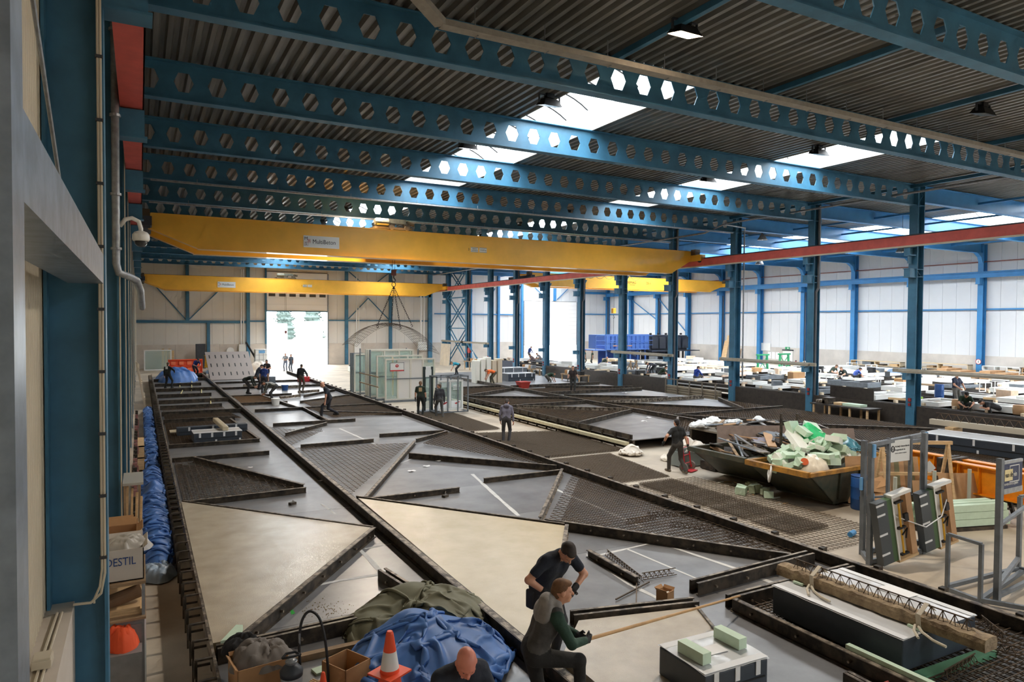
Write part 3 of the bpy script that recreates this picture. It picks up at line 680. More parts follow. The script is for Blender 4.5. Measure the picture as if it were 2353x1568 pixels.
pendant(*PX(2073, 580, 36.0), 'grey cone pendant lamp just left of the near middle column')
# ================================================================== casting beds, formwork, rebar and fresh concrete
ZB, ZR = .40, .60                         # bed plate and rail top
def bed(name, label, x0, x1, y0, y1, seams, m, edge_l=False, edge_r=False, step=3.0):
    o = empty(name, label, 'casting bed')
    n = max(1, round((y1-y0)/step)); p = (y1-y0)/n
    me = MB().box(x0, x1, 0, p-.006, ZB-.03, ZB).mesh('bed_plate', m)
    for i in range(n): inst('bed_plate', me, o, (0, y0+i*p, 0))
    b = MB(); 
    for x in (x0+.08, (x0+x1)/2, x1-.08): b.box(x-.05, x+.05, y0, y1, ZB-.21, ZB-.03)
    b.build('support_beam', FORM, o)
    lg = MB().box(-.05, .05, -.05, .05, 0, ZB-.21).mesh('leg', FORM)
    for i in range(0, n+1):
        for x in (x0+.08, x1-.08): inst('leg', lg, o, (x, min(y1-.1, max(y0+.1, y0+i*p)), 0))
    for (pts, w) in seams:
        s = MB(); q = [P(u, v, ZB) for u, v in pts]
        for a, c in zip(q[:-1], q[1:]):
            k = max(1, int((c-a).length/.25)); d = (c-a).normalized(); r = Vector((-d.y, d.x, 0)); prev = None
            vs = []
            for j in range(k+1):
                t = a+(c-a)*(j/k); ww = w*random.uniform(.7, 1.2)/2; vs += [t+r*ww+Vector((0, 0, .003)), t-r*ww+Vector((0, 0, .003))]
            s.add(vs, [(2*j, 2*j+1, 2*j+3, 2*j+2) for j in range(k)])
        s.build('seam_filler', CHALK, o, fix=False)
    return o
S1 = [([(815, 1252), (845, 1282), (862, 1300), (885, 1330), (945, 1372)], .09), ([(715, 1348), (790, 1333), (878, 1320)], .09), ([(838, 1262), (905, 1249)], .06), ([(738, 1158), (770, 1182)], .06), ([(755, 1172), (805, 1166)], .05)]
S2 = [([(1085, 1090), (1140, 1140), (1192, 1186)], .1), ([(780, 985), (870, 1025)], .1), ([(1500, 1243), (1690, 1307), (1790, 1346)], .1), ([(1375, 1277), (1530, 1241)], .07), ([(1440, 1262), (1600, 1330)], .05), ([(1270, 1122), (1330, 1148), (1480, 1213)], .09),
      ([(1350, 1275), (1450, 1345), (1530, 1385)], .1), ([(920, 1065), (960, 1050)], .05), ([(700, 940), (730, 955)], .07)]
b1 = bed('casting_bed', 'long steel casting bed along the ribbed wall', .8, 4.36, 4.2, 61.5, S1, STEELB)
b2 = bed('casting_bed', 'wide steel casting bed beside the aisle', 4.52, 11.12, 2.0, 61.5, S2, STEELB)
b3 = bed('casting_bed', 'steel casting bed across the aisle with pale rail along its edge', 16.4, 21.6, 20.8, 56.5, [([(1180, 905), (1230, 915)], .08)], STEELD)
b4 = bed('casting_bed', 'steel casting bed in front of the black boards', 21.75, 29.6, 7.5, 56.5, [([(1800, 985), (1990, 1003)], .05)], STEELB)
# side brackets of the near bed
brk = MB(); brk.box(.58, .605, -.02, .02, .0, .58); brk.box(.58, .8, -.02, .02, .555, .58); brk.box(.60, .8, -.015, .015, .22, .245); brk.box(.565, .58, -.035, .035, .36, .56)
bme = brk.mesh('side_bracket', FORM)
for i in range(96): inst('side_bracket', bme, b1, (0, 5.9+i*.575, 0))
MB().box(.78, .815, 5.6, 61.5, .36, .585).build('edge_strip', FORMT, b1)
brk2 = MB(); brk2.box(11.2, 11.24, -.05, .05, .3, .66); brk2.box(11.12, 11.24, -.05, .05, .62, .66); brk2.box(11.12, 11.2, -.05, .05, .45, .5)
bme2 = brk2.mesh('side_bracket', FORM)
for i in range(46): inst('side_bracket', bme2, b2, (0, 5.2+i*1.1, 0))
bz = MB().box(16.28, 16.34, -.03, .03, .0, .56).box(16.28, 16.42, -.03, .03, .5, .56).mesh('side_bracket', FORM)
for i in range(36): inst('side_bracket', bz, b3, (0, 20.9+i*.86, 0))
MB().box(16.05, 16.25, 20.8, 52, .22, .34).build('pale_side_rail', mat('pale_yellow_rail', (190, 182, 150), .6, var=.12), b3)
MB().box(16.35, 16.42, 20.8, 52, .42, .6).build('edge_strip', FORM, b3)
BOLT = MB().tube([(0, -.012, 0), (0, .03, 0)], .02, 6).mesh('bolt', FORMT)
RG = 'formwork rails on the casting beds'
IPRO = [(-.5, 0), (.5, 0), (.5, .06), (.1, .06), (.1, .94), (.5, .94), (.5, 1), (-.5, 1), (-.5, .94), (-.1, .94), (-.1, .06), (-.5, .06)]
def rail(a, b, label, h=.135, w=.1, z=ZB, double=0.0, m=FORM, grp=RG, ends=True):
    a = Vector((a[0], a[1], 0)); b = Vector((b[0], b[1], 0)); d = b-a; L = d.length; rz = math.atan2(d.y, d.x)
    o = empty('formwork_rail', label, 'formwork rail', (a.x, a.y, z+.002), rz, grp)
    for k in ((0,) if not double else (-double/2, double/2)):
        if not double: pts = [(y*w+k, zz*h) for y, zz in IPRO]
        else:
            s = 1 if k < 0 else -1; pts = [(k, 0), (k+s*.05, 0), (k+s*.05, .015), (k+s*.012, .015), (k+s*.012, h-.015), (k+s*.05, h-.015), (k+s*.05, h), (k, h)]
        MB().prof(pts, 'x', 0, L, 0).build('profile', m, o)
        MB().box(0, L, k-w*.36 if not double else min(k, k+(.05 if k < 0 else -.05)), k+w*.36 if not double else max(k, k+(.05 if k < 0 else -.05)), h, h+.003).build('worn_edge', FORMT, o)
    if min(a.y, b.y) < 17 and L < 8:
        nb = max(2, int(L/.7))
        for i in range(nb): inst('bolt', BOLT, o, ((i+.5)*L/nb, -w/2-double/2, h*.5))
    return o
def xy(u, v, z=ZR): p = P(u, v, z); return (p.x, p.y)
rail((4.44, 5.0), (4.44, 61.3), 'long dividing rail between the two near casting beds', .22, .13, ends=False)
rail((11.08, 2.2), (11.08, 61.3), 'long edge rail of the wide bed along the aisle', .22, .12)
# -- near bed (first bed)
rail((.85, 9.55), (4.35, 9.75), 'cross rail at the near end of the first bed behind the olive tarp', .2, double=.16)
rail((1.15, 9.72), (4.2, 13.72), 'diagonal rail along the lower edge of the pale wet slab on the first bed', .2)
rail((.86, 17.9), (4.22, 13.85), 'diagonal rail along the upper edge of the pale wet slab on the first bed', .18, .06)
rail((1.0, 17.98), (3.75, 18.12), 'short cross rail in front of the triangular mesh on the first bed')
rail((1.45, 23.6), (3.72, 18.3), 'diagonal rail bounding the triangular mesh on the first bed', .18)
rail((.86, 23.85), (3.75, 23.85), 'cross rail behind the triangular mesh on the first bed')
rail((.86, 26.5), (3.8, 26.5), 'cross rail in front of the wrapped frames on the first bed')
rail((3.82, 26.5), (3.5, 32.6), 'lengthwise rail right of the wrapped frames on the first bed')
FAR1 = [32.8, 35.6, 38.2, 40.9, 44.2, 48.0, 51.8, 56.0]
for k, y in enumerate(FAR1): rail((.86, y), (4.3 if k % 2 else 3.7, y), f'{ORD[k]} cross rail on the first bed behind the wrapped frames', .2)
rail((2.1, 59.2), (4.3, 59.2), 'stack of dark rails at the far end of the first bed', .25, .2)
# -- wide bed (second bed)
rail((4.6, 16.45), (7.85, 12.2), 'diagonal rail along the top edge of the large sandy slab', .19, .06)
rail((7.85, 12.1), (5.3, 8.5), 'pale steel rail along the right edge of the large sandy slab', .2, .08, m=FORMT)
rail((5.5, 8.32), (7.45, 7.86), 'double rail behind the grey wet slab at the bottom', .2, double=.2)
rail((4.8, 16.35), (7.28, 16.35), 'loose cross rail just above the sandy slab')
rail((4.9, 24.55), (7.52, 24.6), 'cross rail on the wide bed left of the bed centre')
rail((8.05, 25.6), (10.65, 25.4), 'cross rail on the wide bed right of the bed centre')
rail((4.85, 16.5), (8.75, 23.6), 'long diagonal rail between the two middle meshes')
rail((8.9, 23.9), (10.7, 25.2), 'short diagonal rail at the tip of the middle mesh')
rail((7.65, 21.2), (10.9, 17.4), 'diagonal rail below the right middle mesh', .18)
rail((8.3, 17.0), (10.85, 17.0), 'cross rail above the big right mesh')
rail((10.75, 16.85), (7.62, 12.82), 'diagonal rail left of the big right mesh', .2, .08, m=FORMT)
rail((7.65, 12.65), (10.5, 8.65), 'long diagonal rail below the big right mesh', .2, .09)
a, c = xy(1352, 1256, .6), xy(1465, 1318, .6)
rail(a, c, 'loose beam lying on bare steel right of the bending man')
rail((7.93, 8.42), (10.9, 8.55), 'double channel rail above the wrapped window packs', .2, double=.2)
rail((8.0, 7.72), (10.95, 7.75), 'cross rail at the head of the window pack frame', .2, double=.16)
rail((8.0, 7.65), (7.98, 2.8), 'lengthwise rail left of the window pack frame', .2)
rail((7.35, 7.75), (5.9, 4.6), 'low dark edge rail of the grey wet slab beside bare steel', .17, .05)
rail((9.95, 7.75), (9.95, 8.5), 'short link rail between the double rails near the aisle')
a, c = xy(1945, 1545, .6), xy(2030, 1590, .6); rail(a, c, 'short double rail at the bottom right of the wide bed', .2, double=.12)
a, c = xy(878, 1305, .6), xy(985, 1372, .6); rail(a, c, 'loose double channel rail on the first bed by the olive tarp', .18, double=.16)
FAR2 = [((4.9, 27.4), (7.0, 29.6)), ((4.9, 30.2), (8.4, 30.2)), ((7.6, 33.6), (10.9, 31.2)), ((7.2, 30.4), (7.2, 35.4)), ((4.9, 35.4), (10.9, 35.4)), ((4.6, 38.5), (7.0, 38.5)), ((7.6, 38.2), (10.9, 40.5)), ((7.0, 35.5), (6.2, 42.6)), ((4.6, 42.6), (8.0, 42.6)), ((8.4, 41.2), (10.9, 44.0)), ((4.6, 48), (10.9, 48)), ((4.6, 52.5), (10.9, 52.5))]
for k, (p, q) in enumerate(FAR2): rail(p, q, f'{ORD[k]} far formwork rail on the wide bed, counted away from the viewer')
# -- beds across the aisle
R3 = [[(1270, 905), (1520, 945)], [(1245, 918), (1195, 907)], [(1235, 960), (1322, 938)], [(1400, 930), (1322, 938)], [(1232, 912), (1262, 940)], [(1270, 940), (1480, 1010)], [(1360, 893), (1440, 902)], [(1272, 911), (1345, 908)]]
L3 = [((16.5, 24.6), (21.4, 27.2)), ((21.5, 27.4), (17.0, 31.0)), ((16.5, 31.2), (21.5, 31.4)), ((16.6, 36.4), (21.5, 33.2)), ((16.6, 36.6), (21.5, 39.6)), ((18.8, 21.0), (21.5, 24.0)), ((16.5, 41.5), (21.5, 41.5)),
      ((21.9, 14.2), (25.3, 19.6)), ((25.3, 19.6), (29.4, 16.0)), ((21.9, 19.9), (25.2, 20.1)), ((22.0, 24.6), (25.4, 20.3)), ((22.0, 24.8), (29.4, 24.9)), ((22.0, 30.4), (26.8, 25.2)), ((26.9, 25.2), (29.4, 29.4)), ((22.0, 30.6), (29.4, 30.6)), ((22.1, 34.5), (27.0, 31.0)), ((22.1, 36.2), (29.3, 36.2)), ((24.0, 39.8), (29.3, 37.2)), ((22.0, 41.0), (29.3, 41.0))]
for k, (p, q) in enumerate(L3):
    rail(p, q, f'{(ORD+["nineteenth"])[k]} formwork rail on the beds across the aisle, nearer bed first', .2, m=FORMT if k in (1, 9, 14) else FORM)
rail((21.68, 8.0), (21.68, 51.5), 'long dividing rail between the two beds across the aisle', .2, .12)
# ---- fresh concrete
def slab(name, poly, z1, m, label, z0=ZB+.002):
    o = MB().prism(poly, z0, z1).build(name, m); return tag(o, label, 'concrete slab')
slab('wet_concrete_slab', [(.82, 9.75), (1.12, 9.75), (4.18, 13.8), (.83, 17.82)], .575, WETG, 'triangular pale wet concrete slab on the bed by the ribbed wall')
slab('wet_concrete_slab', [(4.53, 7.4), (5.25, 8.4), (7.8, 12.1), (4.6, 16.3)], .575, WETC, 'large triangular sandy wet concrete slab left of the bending man')
slab('wet_concrete_slab', [(4.6, 3.4), (5.75, 4.4), (7.35, 7.72), (5.5, 8.15), (4.75, 7.4)], .555, WETG, 'grey wet concrete slab in front of the kneeling man')
tag(MB().prism([(.9, 9.62), (1.15, 9.62), (1.22, 10.0), (1.14, 10.05)], .45, .64).build('foam_strip', FOAM), 'mint foam strip at the lower corner of the pale wet slab', 'foam')
slab('concrete_strip', [(1.0, 29.6), (3.6, 30.1), (3.6, 30.7), (1.0, 30.2)], .52, WETC, 'strip of dry sandy concrete behind the wrapped frames')
# ---- rebar mats
def rebar_mat(poly, label, sp=.16, r=.005, z=.47, m=REBAR, layers=1, name='rebar_mesh', dz=.02, grp='rebar meshes'):
    b = MB()
    for L in range(layers):
        off = L*sp/layers
        for ax in (0, 1):
            lo = min(p[ax] for p in poly); hi = max(p[ax] for p in poly); n = int((hi-lo)/sp)+1
            for i in range(n):
                v = lo+.03+i*sp+off
                for (s, e) in line_poly(poly, ax, v):
                    zz = z+L*dz+(.008 if ax else 0)
                    p, q = ((v, s, zz), (v, e, zz)) if ax == 0 else ((s, v, zz), (e, v, zz))
                    b.bar(p, q, r*2, r*2)
    return tag(b.build(name, m, fix=False), label, 'rebar mesh', grp)
def lattice(a, b_, label, h=.1, w=.08, z=.47):
    a = Vector((a[0], a[1], z)); c = Vector((b_[0], b_[1], z)); d = (c-a).normalized(); s = Vector((-d.y, d.x, 0)); n = int((c-a).length/.1); m = MB()
    m.bar(a+Vector((0, 0, h)), c+Vector((0, 0, h)), .012, .012)
    for k in (-1, 1):
        m.bar(a+s*(k*w/2), c+s*(k*w/2), .01, .01)
        for i in range(n):
            p = a+d*(i*.1)+s*(k*w/2); q = a+d*(i*.1+.05)+Vector((0, 0, h)); p2 = a+d*(i*.1+.1)+s*(k*w/2); m.bar(p, q, .007, .007); m.bar(q, p2, .007, .007)
    return tag(m.build('lattice_girder', REBAR, fix=False), label, 'lattice girder', 'lattice girders')
rebar_mat([(.9, 18.1), (3.6, 18.25), (1.5, 23.5), (.9, 23.7)], 'triangular rebar mesh on the first bed behind the pale wet slab', .17, z=.5)
rebar_mat([(.9, 18.4), (3.3, 18.4), (1.5, 22.8), (.9, 23.4)], 'lower triangular rebar mesh under the one behind the pale wet slab', .17, z=.43)
rebar_mat([(.9, 26.7), (3.7, 26.7), (3.5, 32.5), (.9, 32.5)], 'rebar mesh under the wrapped frames on the first bed', .14, layers=2)
rebar_mat([(.95, 33.0), (4.0, 33.0), (3.7, 35.4), (.95, 35.4)], 'rebar mesh behind the dry concrete strip on the first bed', .14, layers=2)
rebar_mat([(.95, 35.8), (3.7, 35.8), (3.7, 38.0), (.95, 38.0)], 'rebar mesh in the second box behind the wrapped frames on the first bed', .2)
rebar_mat([(4.6, 17.0), (8.5, 23.5), (4.6, 24.4)], 'rebar mesh in the triangle beside the dividing rail on the wide bed', .16, z=.48)
rebar_mat([(4.6, 24.8), (6.2, 27.4), (4.6, 29.8)], 'small rebar mesh triangle beside the dividing rail, farther up the wide bed', .16)
rebar_mat([(8.9, 23.2), (11.0, 17.7), (11.0, 25.0), (10.6, 25.1)], 'rebar mesh triangle on the wide bed along the aisle rail', .15, layers=2)
rebar_mat([(10.95, 16.6), (7.75, 12.75), (10.6, 8.8), (11.0, 8.8)], 'big rebar mesh on the wide bed along the aisle rail', .16, z=.47)
rebar_mat([(10.9, 16.2), (8.1, 12.75), (10.6, 9.2), (10.9, 9.2)], 'lower rebar mesh beneath the big mesh along the aisle rail', .16, z=.42)
rebar_mat([(8.1, 2.5), (10.95, 2.5), (10.95, 7.6), (8.1, 7.6)], 'rebar mesh under the long wrapped window pack', .15, .006, z=.47, m=REBAR)
rebar_mat([(8.1, 2.5), (10.95, 2.5), (10.95, 7.6), (8.1, 7.6)], 'lower rebar mesh under the long wrapped window pack', .15, .006, z=.42)
rebar_mat([(7.7, 31.4), (10.9, 31.4), (10.9, 35.2), (7.4, 35.2)], 'dark rebar mesh beside the walking man on the wide bed', .13, layers=2)
rebar_mat([(7.7, 35.6), (10.9, 35.6), (10.9, 40.2), (7.7, 38.0)], 'second dark rebar mesh beside the walking man on the wide bed', .13, layers=2)
rebar_mat([(4.7, 39), (6.7, 39), (6.4, 42.4), (4.7, 42.4)], 'rusty rebar mesh in a box beside the dividing rail', .12, layers=2, m=mat('rusty_mesh', (120, 92, 60), .6))
K3 = [[(16.5, 31.0), (16.6, 24.8), (21.2, 27.2)], [(16.5, 31.4), (21.4, 31.5), (21.4, 33.0), (16.6, 36.2)], [(18.9, 21.1), (21.5, 21.0), (21.5, 23.8)], [(16.6, 36.8), (21.4, 39.6), (21.4, 41.3), (16.6, 41.3)], [(22, 8.2), (29.4, 8.2), (29.4, 15.8), (25.3, 19.2), (22, 14)], [(25.5, 20.0), (29.4, 16.4), (29.4, 24.7), (22.2, 24.7)], [(22.1, 25.0), (26.6, 25.2), (22.1, 30.1)], [(27.2, 25.2), (29.4, 25.2), (29.4, 29)], [(22.1, 30.8), (26.6, 30.9), (22.2, 34.2)], [(22.2, 36.4), (29.2, 36.4), (24, 39.5), (22.2, 39.5)]]
for k, p in enumerate(K3): rebar_mat(p, f'{ORD[k]} dark rebar mesh on the beds across the aisle, nearer bed first', .15, .006, layers=2)
for k, (p, q) in enumerate((((1405, 1250), (1545, 1325)),)):
    pass
lattice(xy(1395, 1272, .45), xy(1475, 1335, .45), 'lattice girder leaning on the loose beam right of the bending man', z=.42)
lattice(xy(1475, 1327, .45), xy(1552, 1315, .45), 'short lattice girder pointing right from the loose beam', z=.42)
for k, (p, q) in enumerate((((1487, 1188), (1575, 1186)), ((1540, 1210), (1645, 1220)), ((1665, 1232), (1735, 1250)), ((1440, 1205), (1510, 1192)), ((700, 988), (740, 992)), ((2170, 1560), (2240, 1520)), ((2210, 1485), (2345, 1505)), ((2255, 1430), (2310, 1475)))):
    lattice(xy(*p, .5), xy(*q, .5), f'{ORD[k]} lattice girder lying on the meshes of the wide bed', z=.5)
b = MB(); b.bar(P(1415, 1378, .43), P(1492, 1338, .43), .02, .02); b.bar(P(1462, 1388, .44), P(1463, 1330, .44), .018, .018)
tag(b.build('loose_rods', REBAR), 'two thin steel rods crossed on bare steel right of the bending man', 'rod')
# yellow spacer strips on the first bed
for k, pts in enumerate((((440, 898), (441, 865)), ((376, 911), (412, 911), (421, 895)), ((413, 890), (414, 880)), ((462, 907), (463, 896)), ((484, 935), (484, 914)))):
    tag(MB().tube([P(u, v, .45) for u, v in pts], .03, 5).build('spacer_strip', mat('pale_yellow_strip', (216, 200, 140), .6)), f'{ORD[k]} pale yellow spacer strip on the dark far end of the first bed', 'strip', 'yellow spacer strips')
for k, (u, v) in enumerate(((820, 1132), (890, 870+55))):
    pass
# ---- meshes stacked on the aisle floor
DK = mat('dark_rebar', (112, 100, 86), .6, .4)
rebar_mat([(11.9, 27.6), (14.3, 27.6), (14.6, 34.2), (11.9, 34.2)], 'pile of dark rebar meshes behind the man in the grey hoodie', .13, .006, .03, DK, 3, dz=.018)
rebar_mat([(12.2, 20.9), (16.0, 20.9), (16.4, 25.6), (12.6, 26.8)], 'pile of dark rebar meshes in front of the man in the grey hoodie', .13, .007, .03, DK, 4, dz=.02)
rebar_mat([(12.2, 16.6), (14.6, 16.6), (15.2, 20.6), (12.2, 20.6)], 'pile of flat meshes on the aisle floor left of the walking man in black', .13, .005, .02, DK, 3, dz=.014)
rebar_mat([(11.9, 9.6), (15.3, 9.6), (15.3, 16.3), (11.9, 16.3)], 'large open rebar mesh spread on the aisle floor', .15, .005, .02, DK, 1)
for k in range(4):
    y0 = 10.7+k*1.4; rebar_mat([(13.0, y0), (14.3, y0), (14.3, y0+1.28), (13.0, y0+1.28)], f'{ORD[k]} dense spiral mesh bundle on the large open mesh, counted from the viewer', .085, .005, .04, DK, 3, dz=.022)
# papers and small debris on the beds
for k, (u, v, s, rz) in enumerate(((946, 1083, .22, .3), (980, 1072, .2, -.2), (1007, 1060, .16, .1), (1072, 1030, .12, .5), (1588, 1257, .3, -.15), (1612, 1262, .2, .2), (905, 1340, .26, .35), (575, 1075, .14, 0), (735, 1106, .14, .2), (1490, 960, .3, .1), (1425, 925, .3, .2), (1480, 968, .25, 0), (742, 992, .1, .3), (1435, 903, .3, 0))):
    p = P(u, v, ZB+.01); o = MB(); 
    vs = []; n = 5
    for i in range(n):
        for j in range(3): vs.append(((i/(n-1)-.5)*s, (j/2-.5)*s*.7, .02+.05*s*math.sin(i*1.7+k)+.03*s*math.cos(j*2+i)))
    o.add(vs, [(i*3+j, (i+1)*3+j, (i+1)*3+j+1, i*3+j+1) for i in range(n-1) for j in range(2)])
    tag(o.build('paper_sheet', PAPER, None, (p.x, p.y, ZB), rz, fix=False), f'{ORD[k]} crumpled white paper sheet lying on the steel beds, nearest bed first', 'paper', 'papers on the beds')
# ================================================================== goods on and around the beds
from mathutils import noise as NZ
ell = lambda a, b: 1-((a-.5)/.5)**2-((b-.5)/.5)**2
def fold(p, s, seed):
    """crumpled-sheet relief: ridge lines between facets plus soft folds"""
    q = Vector((p[0]*s+seed, p[1]*s-seed*.7, seed*.3)); w = NZ.noise(q*.7)*.8; q = q+Vector((w, -w*.6, 0)); r = 0.0; amp = .6
    for o in (1.0, 2.3, 4.7):
        d = NZ.voronoi(q*o)[0]; r += amp*(math.exp(-(d[1]-d[0])*6.0)*.7 + d[0]*.35); amp *= .42
    return r
def cloth_heap(name, m, x0, x1, y0, y1, env, z0, h, label, cat='tarp', res=.05, fs=2.0, seed=1.0, base=.25, skirt=-.14, famp=.3):
    """crumpled sheet: a height field with sharp folds inside an irregular outline"""
    if env is ell:
        cx, cy, rx, ry = (x0+x1)/2, (y0+y1)/2, (x1-x0)/2, (y1-y0)/2; nr = max(7, int(max(rx, ry)/res)); nt = max(20, int(5.5*max(rx, ry)/res)); vs = [(cx, cy, 0)]; fc = []
        for i in range(1, nr+1):
            for j in range(nt):
                a = 2*PI*j/nt; rho = i/nr; wob = 1+.16*NZ.noise(Vector((math.cos(a)*1.3+seed, math.sin(a)*1.3, seed)))+.05*NZ.noise(Vector((math.cos(a)*5, math.sin(a)*5, seed)))
                vs.append((cx+rx*rho*wob*math.cos(a), cy+ry*rho*wob*math.sin(a), 0))
        V = np.array(vs); RG_ = np.random.default_rng(int(seed*10)); ns = int(26+14*fs); R0 = max(rx, ry); acc = np.zeros(len(V))
        for k in range(ns):
            c = np.array((cx+rx*RG_.uniform(-.85, .85), cy+ry*RG_.uniform(-.85, .85))); a = RG_.uniform(0, PI); L = R0*RG_.uniform(.2, .7); w = R0*RG_.uniform(.07, .22); d = np.array((math.cos(a), math.sin(a)))
            px, py = V[:, 0]-c[0], V[:, 1]-c[1]; t = px*d[0]+py*d[1]; s_ = -px*d[1]+py*d[0]+RG_.uniform(-1.2, 1.2)*t*t/R0; en = np.clip(1-np.abs(t)/L, 0, 1)
            acc += RG_.choice((1, 1, 1, -.6))*RG_.uniform(.35, 1)*np.clip(1-np.abs(s_)/(w*(.35+.65*en)), 0, 1)**1.15*np.minimum(1, en*2.5)
        out = []
        for q, (x, y, _) in enumerate(vs):
            rho = 0 if q == 0 else ((q-1)//nt+1)/nr; e = 1-rho*rho; g = NZ.noise(Vector((x*fs*.5+seed, y*fs*.5, seed)))
            hh = h*e**.6*(base+(.85-base)*(.5+.5*g))*.85+famp*.55*h*acc[q]/(1+.5*abs(acc[q]))*min(1, e*2.5)
            jx = NZ.noise(Vector((x*4, y*4, seed+9)))*.05; jy = NZ.noise(Vector((x*4+7, y*4, seed+3)))*.05
            out.append((x+jx, y+jy, z0+.004+max(0, hh)))
        fc = [(0, 1+j, 1+(j+1) % nt) for j in range(nt)]+[(1+(i-1)*nt+j, 1+i*nt+j, 1+i*nt+(j+1) % nt, 1+(i-1)*nt+(j+1) % nt) for i in range(1, nr) for j in range(nt)]
        return tag(MB().add(out, fc).build(name, m, smooth=True, fix=False), label, cat)
    nx = max(6, int((x1-x0)/res)); ny = max(6, int((y1-y0)/res)); vs = []; idx = {}
    for j in range(ny+1):
        for i in range(nx+1):
            x = x0+(x1-x0)*i/nx; y = y0+(y1-y0)*j/ny; e = env((x-x0)/(x1-x0), (y-y0)/(y1-y0))
            e2 = e+.12*NZ.noise(Vector((x*2.1+seed, y*2.1, seed)))
            f = fold((x, y), fs, seed); g = NZ.noise(Vector((x*fs*.5+seed, y*fs*.5, seed)))
            hh = h*max(0.0, min(1.0, e2))**.5*(base+(.85-base)*(.5+.5*g))*.85 + famp*h*f*min(1, max(0, e2)*3) if e2 > 0 else 0
            jx = NZ.noise(Vector((x*4, y*4, seed+9)))*.06; jy = NZ.noise(Vector((x*4+7, y*4, seed+3)))*.06
            if e2 > skirt: idx[(i, j)] = len(vs); vs.append((x+jx, y+jy, z0+.004+hh+(.01*(1+NZ.noise(Vector((x*9, y*9, seed)))) if e2 < .05 else 0)))
    fs_ = []
    for j in range(ny):
        for i in range(nx):
            k = [(i, j), (i+1, j), (i+1, j+1), (i, j+1)]
            if all(q in idx for q in k): fs_.append(tuple(idx[q] for q in k))
    return tag(MB().add(vs, fs_).build(name, m, smooth=True, fix=False), label, cat)
def tarp_sim(name, m, cx, cy, rx, ry, h, z0, label, n=74, comp=.56, seed=1, steps=55, cat='tarp', rz=0.0, power=.6, strip=False):
    """a sheet dropped in folds on a mound: position-based cloth with stretch, shear and bend links"""
    R = np.random.default_rng(seed); L0 = 2*rx/comp/(n-1); m_ = int(2*ry/comp/L0)+1
    X, Y = np.meshgrid(np.linspace(-rx, rx, n), np.linspace(-ry, ry, m_), indexing='ij')
    bmp = [(R.uniform(-.5, .5)*rx, R.uniform(-.9 if strip else -.5, .9 if strip else .5)*ry, R.uniform(.25, .5)*rx*(1.6 if strip else 1), R.uniform(-.35, .4)) for _ in range(14 if strip else 5)]
    def dome(x, y): return h*np.clip(1-(x/rx)**2-((y/ry)**8 if strip else (y/ry)**2), 0, None)**power*(.85+sum(a*np.exp(-((x-u)**2+(y-v)**2)/w**2) for u, v, w, a in bmp))
    Z = dome(X, Y)+.06
    for k in range(14):
        a = R.uniform(0, 2*PI); f = R.uniform(4, 16)/(rx if strip else max(rx, ry)); Z += R.uniform(.02, .05)*np.sin(f*(X*math.cos(a)+Y*math.sin(a))+R.uniform(0, 6))
    P_ = np.stack([X+R.normal(0, .006, X.shape), Y+R.normal(0, .006, X.shape), Z+.08], -1); Q_ = P_.copy()
    def sets():
        for (di, dj, L, k) in ((1, 0, 1, 1.0), (0, 1, 1, 1.0), (1, 1, math.sqrt(2), .35), (1, -1, math.sqrt(2), .35), (2, 0, 2, .10), (0, 2, 2, .10)):
            for par in (0, 1):
                if di: i0 = np.arange(par*(di if di == 2 else 1), n-di, 2*di)
                else: i0 = np.arange(n)
                if di == 2: i0 = np.concatenate([np.arange(par*2, n-2, 4), np.arange(par*2+1, n-2, 4)])
                if dj == 0: j0 = np.arange(m_)
                elif di: j0 = np.arange(max(0, -dj), m_-max(0, dj))
                else: j0 = np.arange(par, m_-1, 2) if dj == 1 else np.concatenate([np.arange(par*2, m_-2, 4), np.arange(par*2+1, m_-2, 4)])
                yield np.ix_(i0, j0), np.ix_(i0+di, j0+dj), L*L0, k
    S = list(sets())
    for st in range(steps):
        V = (P_-Q_)*.96; Q_ = P_.copy(); P_ = P_+V; P_[..., 2] -= 9.8/3600*2
        for it in range(7):
            for a, b, L, k in S:
                d = P_[b]-P_[a]; l = np.sqrt((d*d).sum(-1, keepdims=True))+1e-9; c = d*(.5*k*(l-L)/l); P_[a] += c; P_[b] -= c
            if it % 3 != 2 and it != 6: continue
            if strip: P_[..., 0] = np.clip(P_[..., 0], -rx*1.05, rx*1.05); P_[..., 1] = np.clip(P_[..., 1], -ry*1.01, ry*1.01)
            r = np.sqrt((P_[..., 0]/rx)**2+(P_[..., 1]/ry)**2); o = (r > 1.12) & (not strip)
            P_[..., 0] = np.where(o, P_[..., 0]/r*1.12, P_[..., 0]); P_[..., 1] = np.where(o, P_[..., 1]/r*1.12, P_[..., 1])
            zz = dome(P_[..., 0], P_[..., 1])+.008; hit = P_[..., 2] < zz
            P_[..., 2] = np.where(hit, zz, P_[..., 2])
        for k in (0, 1): P_[..., k] = np.where(hit, Q_[..., k]*.7+P_[..., k]*.3, P_[..., k])
    vs = P_.reshape(-1, 3); c, s_ = math.cos(rz), math.sin(rz); vs = np.stack([cx+vs[:, 0]*c-vs[:, 1]*s_, cy+vs[:, 0]*s_+vs[:, 1]*c, z0+vs[:, 2]], 1)
    fs = [(i*m_+j, (i+1)*m_+j, (i+1)*m_+j+1, i*m_+j+1) for i in range(n-1) for j in range(m_-1)]
    o = tag(MB().add(vs.tolist(), fs).build(name, m, smooth=True, fix=False), label, cat)
    sb_ = o.modifiers.new('fine', 'SUBSURF'); sb_.levels = 1; sb_.render_levels = 1
    return o
def rr(a): return Matrix.Rotation(a[2], 3, 'Z') @ Matrix.Rotation(a[1], 3, 'Y') @ Matrix.Rotation(a[0], 3, 'X')

